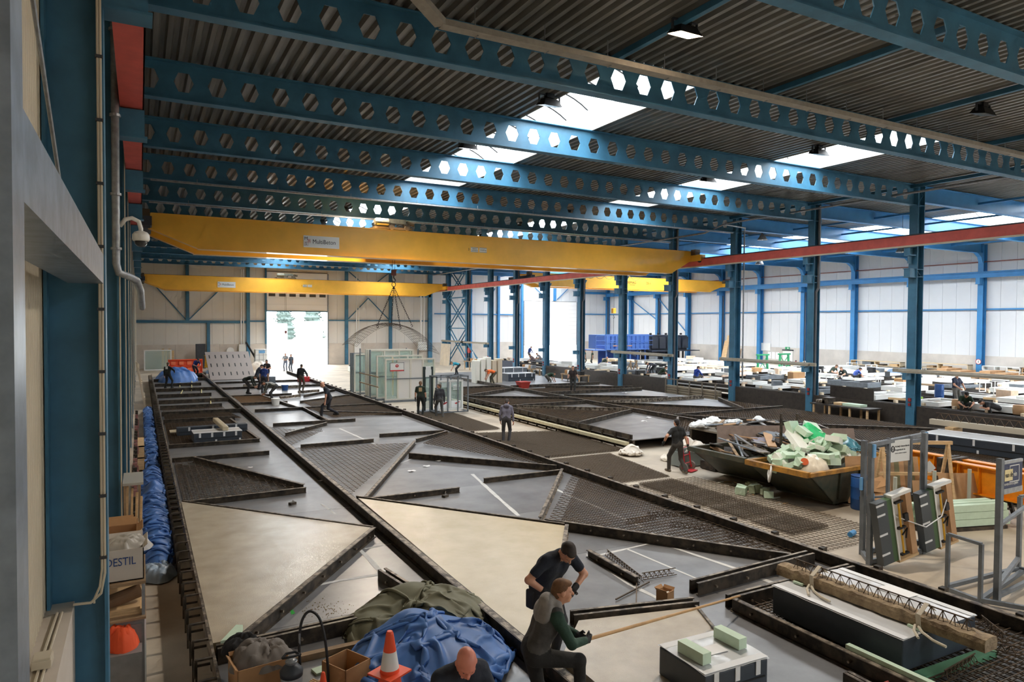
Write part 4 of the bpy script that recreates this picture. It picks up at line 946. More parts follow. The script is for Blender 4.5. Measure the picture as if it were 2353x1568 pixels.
# ---- blue tarp along the bed by the ribbed wall
def strip_env(a, b): return min(1.0, min(a, 1-a)*5)*min(1, min(b, 1-b)*30)*(.55+.45*math.sin(b*17)**2) - .02
tarp_sim('blue_tarp', TARPB, .27, 19.3, .3, 4.9, .5, 0, 'wide crumpled blue tarp lying along the bed beside the wall', 26, .5, 3, 45, strip=True, power=.45)
tarp_sim('blue_tarp', TARPB, .34, 32.8, .22, 8.4, .4, 0, 'long narrow run of blue tarp farther along the wall side', 15, .55, 5, 40, strip=True, power=.45)
cloth_heap('clear_plastic_sheet', mat('milky_blue_sheet', (150, 168, 186), .35), -.05, .58, 14.0, 15.0, ell, .02, .45, 'milky plastic sheet at the near end of the blue tarp', cat='sheet', res=.04, fs=2.5, seed=8)
# ---- cabinet and boxes beside the near wall column
gc = mat('grey_cabinet', (128, 126, 124), .5, var=.1)
cab = empty('workshop_cabinet', 'grey workshop cabinet behind the near blue column, loaded with boxes', 'cabinet', (0, 0, 0))
MB().box(-.5, .03, 10.3, 11.6, 0, .86).build('body', gc, cab); MB().box(-.52, .05, 10.26, 11.64, .86, .89).build('top', WOODD, cab)
dr = MB().box(-.48, .0, 10.28, 10.3, .08, .8).build('door', gc, cab); MB().tube([(-.06, 10.25, .32), (-.06, 10.25, .44)], .012, 6).build('handle', GALV, dr)
MB().box(.03, .05, 10.3, 11.6, 0, .86).build('side_panel', WHITE, cab)
sh = empty('wooden_shelf', 'rough wooden shelf standing on the grey cabinet behind the near column', 'shelf', (0, 0, .89))
MB().box(-.5, .05, 10.32, 11.5, .42, .46).build('board', WOODD, sh)
for y in (10.36, 11.44): MB().box(-.0, .04, y-.03, y+.03, 0, .42).build('upright', GALV, sh); MB().box(-.48, -.44, y-.03, y+.03, 0, .42).build('upright', GALV, sh)
for k in range(3): tag(MB().box(-.48+.02*k, .02-.02*k, 10.4, 11.3, .892+k*.032, .922+k*.032).build('timber_board', WOOD), ['bottom', 'middle', 'top'][k]+' pale timber board stacked under the rough shelf', 'board', 'boards under the shelf')
tb_ = empty('cardboard_tube', 'wide cardboard tube lying on the timber boards behind the near column', 'tube', (0, 0, 0))
MB().lathe([(.09, -.22), (.09, .22), (.08, .22), (.08, -.22)], n=18, cap=False).build('wall', mat('brown_card', (120, 92, 66), .8), tb_, (-.22, 10.6, 1.08)).rotation_euler = (0, 1.35, .15)
tag(MB().box(-.47, -.05, 10.29, 10.9, .50, .78).build('white_carton', WHITE, bevel=.01), 'crumpled white carton on the lower cabinet front behind the near column', 'carton') if False else None
def carton(name, label, x, y, z, w, d, h, m=CARD, rz=0.0, open_=True, flap=.5, cat='box'):
    c = empty(name, label, cat, (x, y, z), rz); t = .012
    b = MB(); b.box(-w/2, w/2, -d/2, d/2, 0, t); b.box(-w/2, w/2, -d/2, -d/2+t, 0, h); b.box(-w/2, w/2, d/2-t, d/2, 0, h); b.box(-w/2, -w/2+t, -d/2, d/2, 0, h); b.box(w/2-t, w/2, -d/2, d/2, 0, h)
    b.build('carton_body', m, c)
    if open_:
        f = flap*min(w, d)*.6
        for s in (-1, 1):
            MB().bar((s*w/2, 0, h), (s*(w/2+f*.5), 0, h+f*.75*random.uniform(.3, 1)), d*.96, .008, up=(-s, 0, .6)).build('flap', m, c)
        MB().bar((0, d/2, h), (0, d/2+f*.6, h+f*.6), w*.96, .008, up=(0, -1, 1)).build('flap', m, c)
    else: MB().box(-w/2, w/2, -d/2, d/2, h-t, h).build('lid', m, c)
    return c
wc = mat('white_carton', (196, 188, 178), .7)
dx = carton('supply_carton', 'white carton with blue DESTIL lettering on the rough shelf', -.23, 10.7, 1.355, .52, .6, .42, wc, 0, True, .3)
text('lettering', 'DESTIL', .15, mat('blue_lettering', (36, 70, 130), .6), dx, (-.19, -.304, .26), extr=.002, sx=.78)
cloth_heap('plastic_bag', mat('clear_bag', (206, 202, 194), .3, alpha=.75), -.5, .12, 10.45, 11.1, ell, 1.68, .34, 'clear plastic bag bulging out of the white lettered carton', 'bag', .03, 4, 2, skirt=0)
carton('brown_carton', 'open brown carton behind the white lettered carton', -.3, 11.9, 1.3, .5, .5, .35)
tag(MB().box(-.5, .0, 11.65, 12.2, 0, 1.3).build('storage_crate', WOODD), 'tall weathered crate carrying the open brown carton', 'crate')
carton('brown_carton', 'small brown carton farther back beside the wall column', -.3, 12.75, 1.2, .4, .45, .3); tag(MB().box(-.5, -.05, 12.5, 13.1, 0, 1.2).build('storage_crate', WOODD), 'weathered crate under the small brown carton', 'crate')
cloth_heap('orange_cloth', mat('orange_cloth', (232, 84, 36), .7), -.42, -.02, 10.0, 10.5, ell, .55, .45, 'bright orange cloth at the bottom edge beside the cabinet', 'cloth', .03, 4, 6, skirt=0)
tag(MB().box(-.45, -.0, 9.95, 10.24, 0, .56).build('low_box', gc), 'low grey box under the orange cloth', 'box')
for k in range(4):
    t = MB().bar((-.22+.07*k, 13.5, .9), (-.2+.07*k, 13.5+.1*k, 2.0-.1*k), .035, .05).build('timber_offcut', WOOD)
    tag(t, ['first', 'second', 'third', 'fourth'][k]+' pale timber offcut leaning by the wall columns', 'timber', 'timber offcuts by the wall')
st = empty('timber_rack', 'timber rack holding the leaning offcuts beside the wall columns', 'rack', (0, 0, 0))
MB().box(-.26, .02, 13.3, 13.9, 0, .9).build('crate', WOODD, st); MB().box(-.27, .04, 13.25, 14.2, 2.02, 2.06).build('top_board', mat('grey_board', (170, 168, 160), .6), st)
for (x_, y_) in ((-.26, 13.34), (-.04, 14.1)): MB().box(x_, x_+.04, y_, y_+.04, 0, 2.02).build('post', WOODD, st)
# pinkish clamps hung along the wall rail
cl = mat('pink_clamp', (150, 104, 98), .5); clm = MB().box(-.05, .05, -.04, .04, 0, .2).box(-.02, .08, -.03, .03, -.14, 0).mesh('clamp', cl)
cr_ = empty('clamp_rail', 'steel rail hung with pink and dark clamps along the wall columns', 'clamp rack', (0, 0, 0)); MB().box(-.17, -.14, 14.2, 33, 1.0, 1.05).build('rail', FORM, cr_); MB().box(-.17, -.14, 14.2, 33, .55, .6).build('rail', FORM, cr_)
for k in range(9): MB().box(-.17, -.14, 14.2+k*2.3, 14.25+k*2.3, 0, 1.05).build('post', FORM, cr_)
clk = MB().box(-.05, .05, -.04, .04, 0, .2).mesh('clamp', FORM)
for k in range(56): inst('clamp', clm if (k*7) % 5 < 2 else clk, cr_, (-.13, 14.5+k*.33, .9-.35*(k % 2)))
cw_ = empty('open_crate', 'open timber crate on the wall side between the blue tarps', 'crate', (0, 0, 0))
for y in (24.4, 26.2): MB().box(-.12, .1, y, y+.05, 0, .9).build('side', WOOD, cw_)
for z in (.1, .5, .86): MB().box(-.12, .1, 24.4, 26.25, z, z+.04).build('shelf_board', WOOD, cw_)
tag(MB().lathe([(.06, 0), (.07, .05), (.07, .2), (.03, .26), (.03, .3)], (.0, 25.2, .545), 12).build('bottle', WHITE, smooth=True), 'white bottle lying in the open crate by the blue tarp', 'bottle')
# ---- white pallet frames leaning at the wall
for k, (y, a) in enumerate(((43.2, .0), (44.6, .03), (46.2, .05))):
    p = empty('leaning_pallet', ['nearest', 'middle', 'farthest'][k]+' pale timber pallet leaning on the wall side columns', 'pallet', (.25, y, .0), 0, 'leaning pallets', rot=(0, -.16, .06))
    for i in range(5): MB().box(-.03, .0, -.6+i*.27, -.48+i*.27, 0, 2.6-.1*k).build('slat', mat('whitewood', (226, 212, 190), .6, var=.06), p)
    for z in (.5, 1.3, 2.2): MB().box(0, .05, -.62, .62, z, z+.1).build('batten', mat('whitewood', (226, 212, 190), .6), p)
# ---- wrapped frames on the first bed
NAVY = mat('dark_frame_foil', (58, 66, 76), .4, var=.1)
def pack(label, x, y, z, w, d, h, rz=0.0, m=NAVY, wrap=True, tapes=4, name='wrapped_window_pack'):
    o = empty(name, label, 'window pack', (x, y, z), rz)
    MB().box(-w/2, w/2, -d/2, d/2, 0, h).build('frame_body', m, o, bevel=.015)
    MB().box(-w/2+.05, w/2-.05, -d/2-.012, -d/2, h*.42, h*.47).build('groove', BLACK, o)
    if wrap:
        b = MB(); n = 14; vs = []
        for i in range(n+1):
            for j in range(7):
                zz = h+.012+.012*NZ.noise(Vector((i*.9, j*1.1, w*7)))+(.012 if 0 < j < 6 else 0)
                vs.append(((i/n-.5)*(w+.03), (j/6-.5)*(d+.03), zz))
        b.add(vs, [(i*7+j, (i+1)*7+j, (i+1)*7+j+1, i*7+j+1) for i in range(n) for j in range(6)]); b.build('clear_wrap', WRAP, o, smooth=True, fix=False)
        t = .11
        for s in (-1, 1): MB().box(-w/2-.006, w/2+.006, s*d/2-(t if s > 0 else 0), s*d/2+(t if s < 0 else 0), h+.022, h+.026).build('edge_wrap', TAPE, o)
    for k in range(tapes):
        x_ = -w/2+w*(k+.5)/tapes; MB().box(x_-.035, x_+.035, -d/2-.01, -d/2-.004, h*.55, h+.01).build('tape', TAPE, o)
        if k % 2: MB().box(x_+.1, x_+.16, -d/2-.03, -d/2-.004, .0, h*.25).build('tape', TAPE, o)
    for k in range(max(2, tapes//2)):
        y_ = -d/2+d*(k+.5)/max(2, tapes//2); MB().box(w/2+.002, w/2+.01, y_-.03, y_+.03, h*.4, h).build('tape', TAPE, o)
    return o
pack('small wrapped frame with a timber on top, on the first bed', 2.45, 27.2, ZB+.09, 1.6, .9, .32, .02)
pack('long low wrapped frame behind the small one on the first bed', 2.45, 28.9, ZB+.09, 2.5, .4, .3, .04, wrap=False, tapes=3)
lb = MB(); lb.add([(2.62, 26.9, .84), (2.82, 26.85, .84), (2.66, 28.9, .92), (2.46, 28.95, .92), (2.62, 26.9, 1.0), (2.82, 26.85, 1.0), (2.66, 28.9, 1.08), (2.46, 28.95, 1.08)], [(0, 3, 2, 1), (4, 5, 6, 7), (0, 1, 5, 4), (1, 2, 6, 5), (2, 3, 7, 6), (3, 0, 4, 7)])
tag(lb.build('concrete_bar', WETC, bevel=.03), 'sandy concrete bar lying across the wrapped frames on the first bed', 'bar')
# ---- long wrapped packs at the right of the wide bed
p1 = pack('long wrapped window pack with clear film under the rough concrete bar', 9.1, 6.15, ZB+.09, 2.0, 1.6, .4, PI/2, tapes=5)
MB().box(-.25, .2, -.75, -.45, .43, .434).build('document', PAPER, p1)
tag(MB().prism([(8.3, 4.95), (9.95, 4.9), (9.98, 5.05), (8.32, 5.1)], ZB+.02, ZB+.1).build('green_strip', mat('green_foam', (96, 150, 116), .7)), 'thin green strip under the end of the long wrapped pack', 'strip')
cb_ = empty('concrete_bar', 'rough concrete bar with lattice wire resting on the wrapped packs', 'concrete bar', (0, 0, 0))
b = MB(); n = 40; vs = []
for i in range(n+1):
    y = 7.4-2.95*i/n; x = 8.8+.1*i/n; w = .13+.02*NZ.noise(Vector((i*.5, 0, 1))); 
    for (dx_, dz) in ((-w, 0), (w, 0), (w*1.05, .1), (w*.9, .15+.03*NZ.noise(Vector((i*.9, 2, 1)))), (w*.3, .165+.04*NZ.noise(Vector((i*.8, 3, 1)))), (-w*.3, .165+.04*NZ.noise(Vector((i*.7, 4, 1)))), (-w*.9, .15+.03*NZ.noise(Vector((i*.9, 5, 1)))), (-w*1.05, .1)): vs.append((x+dx_, y, .93+dz))
fs = [(i*8+k, i*8+(k+1) % 8, (i+1)*8+(k+1) % 8, (i+1)*8+k) for i in range(n) for k in range(8)]+[tuple(range(8)), tuple(n*8+k for k in range(7, -1, -1))]
b.add(vs, fs).build('concrete', mat('rough_concrete', (168, 148, 118), .85, rgb2=(128, 110, 88), scale=8, bump=.6, bscale=30), cb_)
b = MB(); a = Vector((8.81, 7.2, 1.22)); e = Vector((8.89, 4.65, 1.22)); b.bar(a, e, .014, .014); d = (e-a)/18
for i in range(18):
    for s in (-.05, .05): b.bar(a+d*(i+.25)+Vector((s, 0, -.13)), a+d*(i+.5), .008, .008); b.bar(a+d*(i+.5), a+d*(i+.75)+Vector((s, 0, -.13)), .008, .008)
b.build('lattice_wire', REBAR, cb_)
for k, (x, y) in enumerate(((8.82, 6.75), (8.87, 5.2))):
    s = empty('lifting_strap', ['beige strap looped round the rough concrete bar, upper one', 'beige strap looped round the rough concrete bar, lower one'][k], 'strap', (x, y, .92))
    MB().bar((-.16, 0, .0), (-.16, .02, .2), .06, .008, up=(1, 0, 0)).bar((-.16, .01, .2), (.0, 0, .32), .06, .008).bar((.0, 0, .32), (.16, 0, .2), .06, .008).build('loop', CREAMP, s)
    MB().tube([(-.17, 0, .05), (-.25, -.1, .03), (-.33, -.28, .02), (-.36, -.45, .02)], .018, 6).tube([(-.16, .05, .05), (-.3, -.02, .04), (-.42, -.15, .02)], .018, 6).build('tail', CREAMP, s)
for k, (x, y, rz) in enumerate(((8.8, 7.0, .1), (8.86, 5.25, -.1))):
    tag(MB().cbox((0, 0, 0), (.34, .16, .03), rz).build('foam_pad', FOAM, None, (x, y, .935)), ['mint foam pad under the upper end of the rough concrete bar', 'mint foam pad under the lower end of the rough concrete bar'][k], 'foam pad')
tag(MB().box(8.04, 8.12, 4.35, 5.75, ZB+.02, .66).build('foam_strip', FOAM), 'long mint foam strip continuing the rail beside the long wrapped pack', 'foam')
rb2 = empty('red_magnet', 'small red magnet block on bare steel beside the mint foam strip', 'magnet', (7.72, 4.95, ZB)); MB().box(-.12, .12, -.1, .1, 0, .1).build('body', mat('dull_red', (160, 48, 40), .5), rb2, bevel=.015); MB().tube([(-.08, .06, .1), (-.08, .06, .17), (.08, .06, .17), (.08, .06, .1)], .012, 6).build('handle', mat('dull_red', (160, 48, 40), .5), rb2)
p3_ = pack('compact wrapped window pack standing on the grey wet slab', 5.98, 6.02, .556, .95, .8, .34, -.03, tapes=3)
for k, (x, y, rz) in enumerate(((5.65, 5.98, -1.53), (6.3, 6.06, -1.53))):
    tag(MB().cbox((0, 0, .065), (.4, .13, .13), rz).build('foam_block', FOAM, None, (x, y, .93)), ['mint foam block on the front half of the compact pack', 'mint foam block on the back half of the compact pack'][k], 'foam block')
MB().box(-.15, .15, -.1, .1, .372, .376).build('document', PAPER, p3_)
lug = MB().tube([(6.45, 5.9, .75), (6.57, 5.88, .75), (6.65, 5.87, .78), (6.57, 5.87, .82), (6.45, 5.9, .8)], .014, 6).build('lifting_lug', GALV); tag(lug, 'steel lifting lug beside the compact wrapped pack', 'lug')
# white edge strip of foam along the grey slab
tag(MB().prism([(6.3, 5.3), (6.38, 5.28), (5.85, 4.1), (5.77, 4.12)], ZB, .57).build('foam_strip', FOAMW), 'white foam edge strip of the grey wet slab', 'foam')
# ---- small box, wooden bar, straightedge on the wide bed
pc = P(1528, 1385, ZB); c_ = carton('nail_box', 'small open cardboard box of spacers on bare steel right of the bending man', pc.x, pc.y, ZB, .2, .2, .2, rz=.3)
for k in range(12): MB().tube([(random.uniform(-.07, .07), random.uniform(-.07, .07), .15), (random.uniform(-.07, .07), random.uniform(-.07, .07), .17)], .01, 5).build('spacer', WHITE, c_)
for k, (u, v) in enumerate(((672, 1160), (863, 1390), (1023, 1143))):
    q = P(u, v, ZB); tag(MB().box(-.08, .08, -.05, .05, 0, .06).add([(-.06, -.04, .06), (.06, -.04, .06), (.03, .03, .1)], [(0, 1, 2)]).build('magnet_clamp', FORM, None, (q.x, q.y, ZB), .5), ['dark magnet clamp on bare steel of the first bed above the pale slab', 'dark magnet clamp on bare steel of the first bed below the pale slab', 'dark magnet clamp on bare steel above the sandy slab'][k], 'clamp')
# ---- near tarps, cones and boxes
tarp_sim('olive_tarp', TARPG, 3.55, 9.4, 1.0, .85, .62, ZB, 'crumpled olive tarp heaped on the near end of the first bed', seed=5)
tarp_sim('blue_tarp', TARPB, 3.25, 8.2, 1.05, .95, .62, ZB, 'crumpled blue tarp in front of the olive tarp', seed=8)
ORC = mat('cone_orange', (238, 84, 44), .45); 
def cone(x, y, z, s, label):
    o = empty('traffic_cone', label, 'traffic cone', (x, y, z))
    def r(h): return .145-.115*h/.72
    for (a, b_, m) in ((.0, .12, ORC), (.12, .3, WHITE), (.3, .44, ORC), (.44, .58, WHITE), (.58, .72, ORC)):
        MB().lathe([(r(a)*s, a*s), (r(b_)*s, b_*s)], n=24, cap=False).build('orange_band' if m is ORC else 'white_band', m, o, smooth=True)
    MB().box(-.2*s, .2*s, -.2*s, .2*s, -.03*s, 0).build('base', ORC, o, (0, 0, .03*s)) if False else MB().box(-.2*s, .2*s, -.2*s, .2*s, 0, .03*s).build('base', ORC, o)
    MB().lathe([(r(.72)*s, .72*s), (.022*s, .74*s)], n=16).build('tip', ORC, o)
    return o
c0 = cone(2.4, 7.25, ZB, 1.36, 'orange and white traffic cone in front of the blue tarp')
cc = cone(2.59, 7.6, ZB+.38, .62, 'x'); 
for ch in list(cc.children): bpy.data.objects.remove(ch)
bpy.data.objects.remove(cc)
MB().box(-.17, .17, -.17, .17, .54, .56).build('collar', ORC, c0, rz=.5)
cone(1.76, 7.62, ZB, .72, 'small red and white cone beside the pump sprayer')
bx1 = carton('brown_carton', 'tall brown carton with old clothes at the near end of the first bed', 1.2, 8.55, ZB, .55, .45, .42, rz=.12, flap=.2)
cloth_heap('grey_jacket', mat('grey_jacket', (116, 110, 104), .85), .9, 1.62, 8.3, 8.98, ell, .72, .4, 'grey jacket thrown over the tall brown carton', 'clothes', .03, 3.2, 31, skirt=0, famp=.35)
cloth_heap('black_cloth', mat('black_cloth', (30, 30, 32), .9), .85, 1.3, 8.75, 9.2, ell, .78, .3, 'black cloth behind the grey jacket', 'clothes', .03, 3.5, 33, skirt=0, famp=.35)
carton('brown_carton', 'open brown carton left of the blue tarp', 2.13, 8.05, ZB, .38, .42, .4, rz=.45, flap=.0)
sp = empty('pump_sprayer', 'steel pump sprayer with a curved black hose', 'sprayer', (1.5, 8.05, ZB))
MB().lathe([(.11, 0), (.12, .03), (.12, .36), (.1, .4)], n=22).build('tank', GALV, sp, smooth=True); MB().lathe([(.125, .36), (.13, .42), (.1, .46), (.06, .5)], n=22).build('collar', DKGREY, sp, smooth=True)
MB().lathe([(.06, .5), (.07, .53), (.03, .56)], n=16).build('cap', GALV, sp); MB().tube([(-.1, 0, .58), (-.05, .05, .6), (.05, .05, .6), (.1, 0, .58), (.05, -.05, .6), (-.05, -.05, .6), (-.1, 0, .58)], .014, 6).build('pump_handle', BLACK, sp)
MB().tube(curve([(.1, .02, .45), (.1, .06, .72), (.14, .1, .93), (.23, .1, 1.02), (.33, .06, .93), (.38, .0, .7), (.4, -.05, .4), (.4, -.08, .05)]), .016, 8).build('hose', BLACK, sp, smooth=True)
MB().tube([(.1, .05, .3), (.1, .05, .8)], .012, 6).build('lance', GALV, sp)
MB().lathe([(.0, .0), (.13, .02), (.16, .1), (.165, .1), (.15, .03)], n=22, cap=False).build('bowl', BLACK, None, (1.07, 8.05, ZB+.06), smooth=True)
bo = bpy.data.objects['bowl']; tag(bo, 'black pan in front of the tall brown carton', 'pan')
gl = mat('beige_glove', (206, 178, 140), .8)
for k in range(4):
    o = empty('work_glove', ['first', 'second', 'third', 'fourth'][k]+' beige work glove in the heap beside the pump sprayer', 'glove', (1.78+.08*k, 8.15+.09*(k % 2), ZB+.02+.05*k), .8*k, 'work gloves by the sprayer')
    MB().box(-.05, .05, -.06, .05, 0, .03).build('palm', gl, o, bevel=.012)
    for f in range(4): MB().tube([(-.04+.027*f, .04, .015), (-.045+.03*f, .12+.01*(f in (1, 2)), .03)], .012, 6).build('finger', gl, o)
    MB().tube([(.05, -.02, .015), (.09, .03, .02)], .013, 6).build('thumb', gl, o)
tag(MB().tube([(1.62, 7.75, ZB+.05), (1.95, 7.7, ZB+.05)], .04, 14).build('tape_roll', mat('green_white_roll', (190, 206, 180), .5)), 'pale roll lying in front of the work gloves', 'roll')
tag(MB().cbox((0, 0, 0), (2.2, .1, .08), .02).build('timber_batten', WOODD, None, (2.2, 9.1, ZB+.04)), 'dusty timber batten behind the boxes on the first bed', 'batten')
tag(MB().cbox((0, 0, 0), (.16, .16, .03), .2).build('foam_offcut', FOAM, None, (1.97, 8.7, ZB+.015)), 'square mint foam offcut behind the open brown carton', 'foam')
# dirt crumbs and green paint mark on bare steel
b = MB()
for k in range(160):
    u, v = random.gauss(745, 38), random.gauss(1400, 14); q = P(u, v, ZB+.004); s = random.uniform(.003, .012); b.cbox((q.x, q.y, ZB+s/2), (s, s, s), random.random())
o = tag(b.build('dirt_crumbs', REBARW, fix=False), 'scatter of dirt crumbs on bare steel beside the pale wet slab', 'crumbs'); o['kind'] = 'stuff'
q = P(672, 1408, ZB); tag(MB().prism([(q.x-.03, q.y-.08), (q.x+.03, q.y-.05), (q.x+.02, q.y+.1), (q.x-.02, q.y+.06)], ZB, ZB+.002).build('paint_mark', mat('green_mark', (48, 170, 60), .6)), 'bright green paint mark on bare steel by the pale slab', 'mark')
# ---- bamboo straightedge held by the kneeling man is built with him
# ---- window frame racks in the aisle
FRW = mat('cream_frame', (216, 212, 200), .5, var=.04); PANW = mat('white_infill', (222, 220, 216), .5)
def wframe(label, x, y, w, h, cols, m=FRW, infill=(), th=.12, mid=True, name='window_frame', grp='window frames in the aisle racks'):
    o = empty(name, label, 'window frame', (x, y, .12), 0, grp); f = .09
    MB().box(0, w, 0, th, 0, f).build('rail', m, o); MB().box(0, w, 0, th, h-f, h).build('rail', m, o)
    MB().box(0, f, 0, th, f, h-f).build('stile', m, o); MB().box(w-f, w, 0, th, f, h-f).build('stile', m, o)
    cw2 = w/cols
    for k in range(1, cols): MB().box(k*cw2-.05, k*cw2+.05, 0, th, f, h-f).build('mullion', m, o)
    if mid: MB().box(f, w-f, -.02, .02, h*.5, h*.5+.06).build('transom', GREYP, o)
    for k in range(cols):
        a, c = k*cw2+.05+.03*(k == 0), (k+1)*cw2-.05
        MB().box(a, c, th*.4, th*.6, f, h-f).build('pane', PANW if k in infill else GLASS, o)
    s = MB().box(-.05, w+.05, -.1, th+.1, -.12, 0).build('skid', GREYP, o)
    return o
wf = wframe('big white frame with a red-edged sign at the front of the aisle rack', 12.9, 39.9, 3.2, 2.5, 4, infill=(1, 2))
sg = MB().box(.3, 1.15, -.04, -.02, 1.75, 2.25).build('sign', SIGNW, wf); sg['label'] = 'white sign with red emblem and red bottom strip'
MB().box(.3, 1.15, -.045, -.04, 1.75, 1.82).build('red_strip', REDT, sg); MB().tube([(.72+.08*math.cos(a), -.05, 2.06+.08*math.sin(a)) for a in frange(-.6, PI+.6, 12)], .025, 6).build('emblem', REDT, sg)
MB().box(.68, .76, -.06, -.04, 1.98, 2.06).build('emblem', REDT, sg)
bo_ = MB(); bo_.box(.28, .3, -.045, -.02, 1.73, 2.27); bo_.box(1.15, 1.17, -.045, -.02, 1.73, 2.27); bo_.box(.28, 1.17, -.045, -.02, 2.25, 2.27); bo_.build('sign_border', DKGREY, sg)
wframe('cream frame with clear glass and a yellow prop behind the signed frame', 12.75, 41.1, 3.0, 2.65, 3)
tag(MB().tube([(13.75, 41.0, .3), (13.75, 41.0, 2.6)], .03, 8).build('yellow_prop', mat('yellow_prop', (236, 190, 40), .5)), 'yellow adjustable prop in the cream frame behind the signed frame', 'prop')
for k in range(3): wframe(f'{ORD[k]} tall cream frame standing behind the clear one in the aisle', 12.6+.05*k, 42.1+.6*k, 2.9, 2.95, 3, infill=(1,) if k else ())
for k in range(3): wframe(f'{ORD[k]} narrow frame with green glass in the far aisle rack', 12.5+.02*k, 45.2+.55*k, .85, 2.6, 1, m=GREYP if k else FRW)
rk = empty('steel_rack', 'grey steel rack holding the far cream frames in the aisle', 'rack', (0, 0, 0))
for x in (12.55, 15.7):
    for y in (41.9, 44.1): MB().box(x, x+.07, y, y+.07, 0, 3.1).build('post', GREYP, rk)
MB().box(12.55, 12.62, 41.9, 44.1, .0, .08).build('beam', GREYP, rk); MB().box(15.7, 15.77, 41.9, 44.1, .0, .08).build('beam', GREYP, rk)
for z in (.9, 1.5): MB().box(12.5, 12.55, 40.0, 44.1, z, z+.06).build('beam', WOODD, rk)
dg = empty('dark_green_frame', 'narrow dark green door frame standing in front of the signed frame', 'door frame', (13.3, 34.6, 0)); DG = mat('dark_green_frame', (40, 52, 50), .5)
MB().box(0, .12, 0, .14, .1, 2.45).build('stile', DG, dg); MB().box(.42, .54, 0, .14, .1, 2.45).build('stile', DG, dg); MB().box(.12, .42, 0, .14, 2.3, 2.45).build('head', WHITE, dg); MB().box(.12, .42, .05, .07, .2, 2.3).build('pane', GLASS, dg); MB().box(.1, .44, -.02, 0, 1.9, 2.3).build('panel', WHITE, dg); MB().box(-.2, .8, -.3, .5, 0, .1).build('base', GREYP, dg)
cg = empty('steel_cage', 'grey steel cage with a white framed window beside two standing men', 'cage', (13.55, 33.4, 0))
for x in (0, .62, 1.2, 1.78):
    for y in (0, .95): MB().box(x, x+.06, y, y+.06, .1, 2.0).build('post', GREYP, cg)
for z in (.08, 1.94):
    for y in (0, .95): MB().box(0, 1.84, y, y+.06, z, z+.06).build('rail', GREYP, cg)
    for x in (0, 1.78): MB().box(x, x+.06, 0, 1.0, z, z+.06).build('rail', GREYP, cg)
wi = empty('white_window', 'white window with two printed panes inside the grey steel cage', 'window', (13.75, 33.8, .16))
MB().box(0, 1.5, 0, .1, 0, .1).build('rail', WHITE, wi); MB().box(0, 1.5, 0, .1, 1.5, 1.6).build('rail', WHITE, wi); MB().box(0, .1, 0, .1, .1, 1.5).build('stile', WHITE, wi); MB().box(1.4, 1.5, 0, .1, .1, 1.5).build('stile', WHITE, wi); MB().box(.7, .8, 0, .1, .1, 1.5).build('mullion', WHITE, wi)
for x in (.1, .8):
    pn = MB().box(x, x+.6, .04, .06, .1, 1.5).build('pane', GLASS, wi); MB().box(x+.03, x+.57, .03, .04, .12, .5).build('print', PAPER, pn); MB().add([(x+.3, .028, .3), (x+.5, .028, .4), (x+.5, .028, .46), (x+.2, .028, .36)], [(0, 1, 2, 3)]).build('logo', REDT, pn)
wl_ = mat('grey_lines', (90, 96, 100), .6)
for k in range(3): MB().box(14.65, 15.0, 33.78, 33.79, 1.45-.1*k, 1.5-.1*k).build('label', PAPER, wi).location = (-13.75, -33.8, -.16)
# ---- goods on the right side of the aisle: sacks, trolley, skips
SACK = mat('white_sack', (226, 218, 206), .7, var=.06)
tarp_sim('white_sack', SACK, 15.8, 20.1, .42, .42, .38, 0, 'crumpled white sack on the floor left of the man in black', 36, .5, 3, 50, 'sack')
tarp_sim('white_sack', SACK, 16.5, 18.7, .38, .38, .25, 0, 'flat white sack beside the grey crate', 36, .5, 4, 50, 'sack')
tarp_sim('big_bag', SACK, 17.0, 18.2, .5, .5, 1.0, 0, 'large white sack standing behind the man in black', 44, .5, 5, 50, 'sack', power=.4)
gb = empty('grey_crate', 'grey plastic crate on the floor behind the man in black', 'crate', (16.35, 17.75, 0)); GC = mat('grey_plastic', (128, 136, 132), .5)
MB().box(-.5, .5, -.3, .3, .04, .08).build('base', GC, gb)
for s in (-1, 1): MB().box(-.5, .5, s*.3-.015, s*.3+.015, .04, .52).build('side', GC, gb); MB().box(s*.5-.015, s*.5+.015, -.3, .3, .04, .52).build('end', GC, gb)
MB().box(-.53, .53, -.33, -.28, .48, .54).box(-.53, .53, .28, .33, .48, .54).build('rim', GC, gb)
RD = mat('trolley_red', (196, 44, 52), .45)
ht = empty('hand_truck', 'red hand truck with a grey wheel behind the man in black', 'hand truck', (15.8, 17.0, 0), .35); ht.scale = (.86, .86, .86)
for s in (-1, 1):
    MB().tube([(s*.24, .1, .12), (s*.24, .25, 1.2), (s*.2, .36, 1.32)], .025, 8).build('rail', RD, ht)
    w = MB().tube([(s*.3-.04, .12, .17), (s*.3+.04, .12, .17)], .17, 18).build('wheel', mat('grey_tyre', (120, 112, 104), .7), ht); MB().tube([(s*.3-.05, .12, .17), (s*.3+.05, .12, .17)], .06, 12).build('hub', RD, w)
for z in (.3, .6, .9): MB().tube([(-.24, .12+z*.12, z), (.24, .12+z*.12, z)], .018, 6).build('crossbar', RD, ht)
MB().box(-.25, .25, -.18, .12, .03, .05).build('toe_plate', RD, ht); MB().tube([(-.28, .12, .17), (.28, .12, .17)], .018, 6).build('axle', DKGREY, ht)
tag(MB().box(16.4, 17.4, 16.5, 17.2, .02, .3).build('low_bin', FORM, bevel=.02), 'low dark steel tray beside the red hand truck', 'tray')
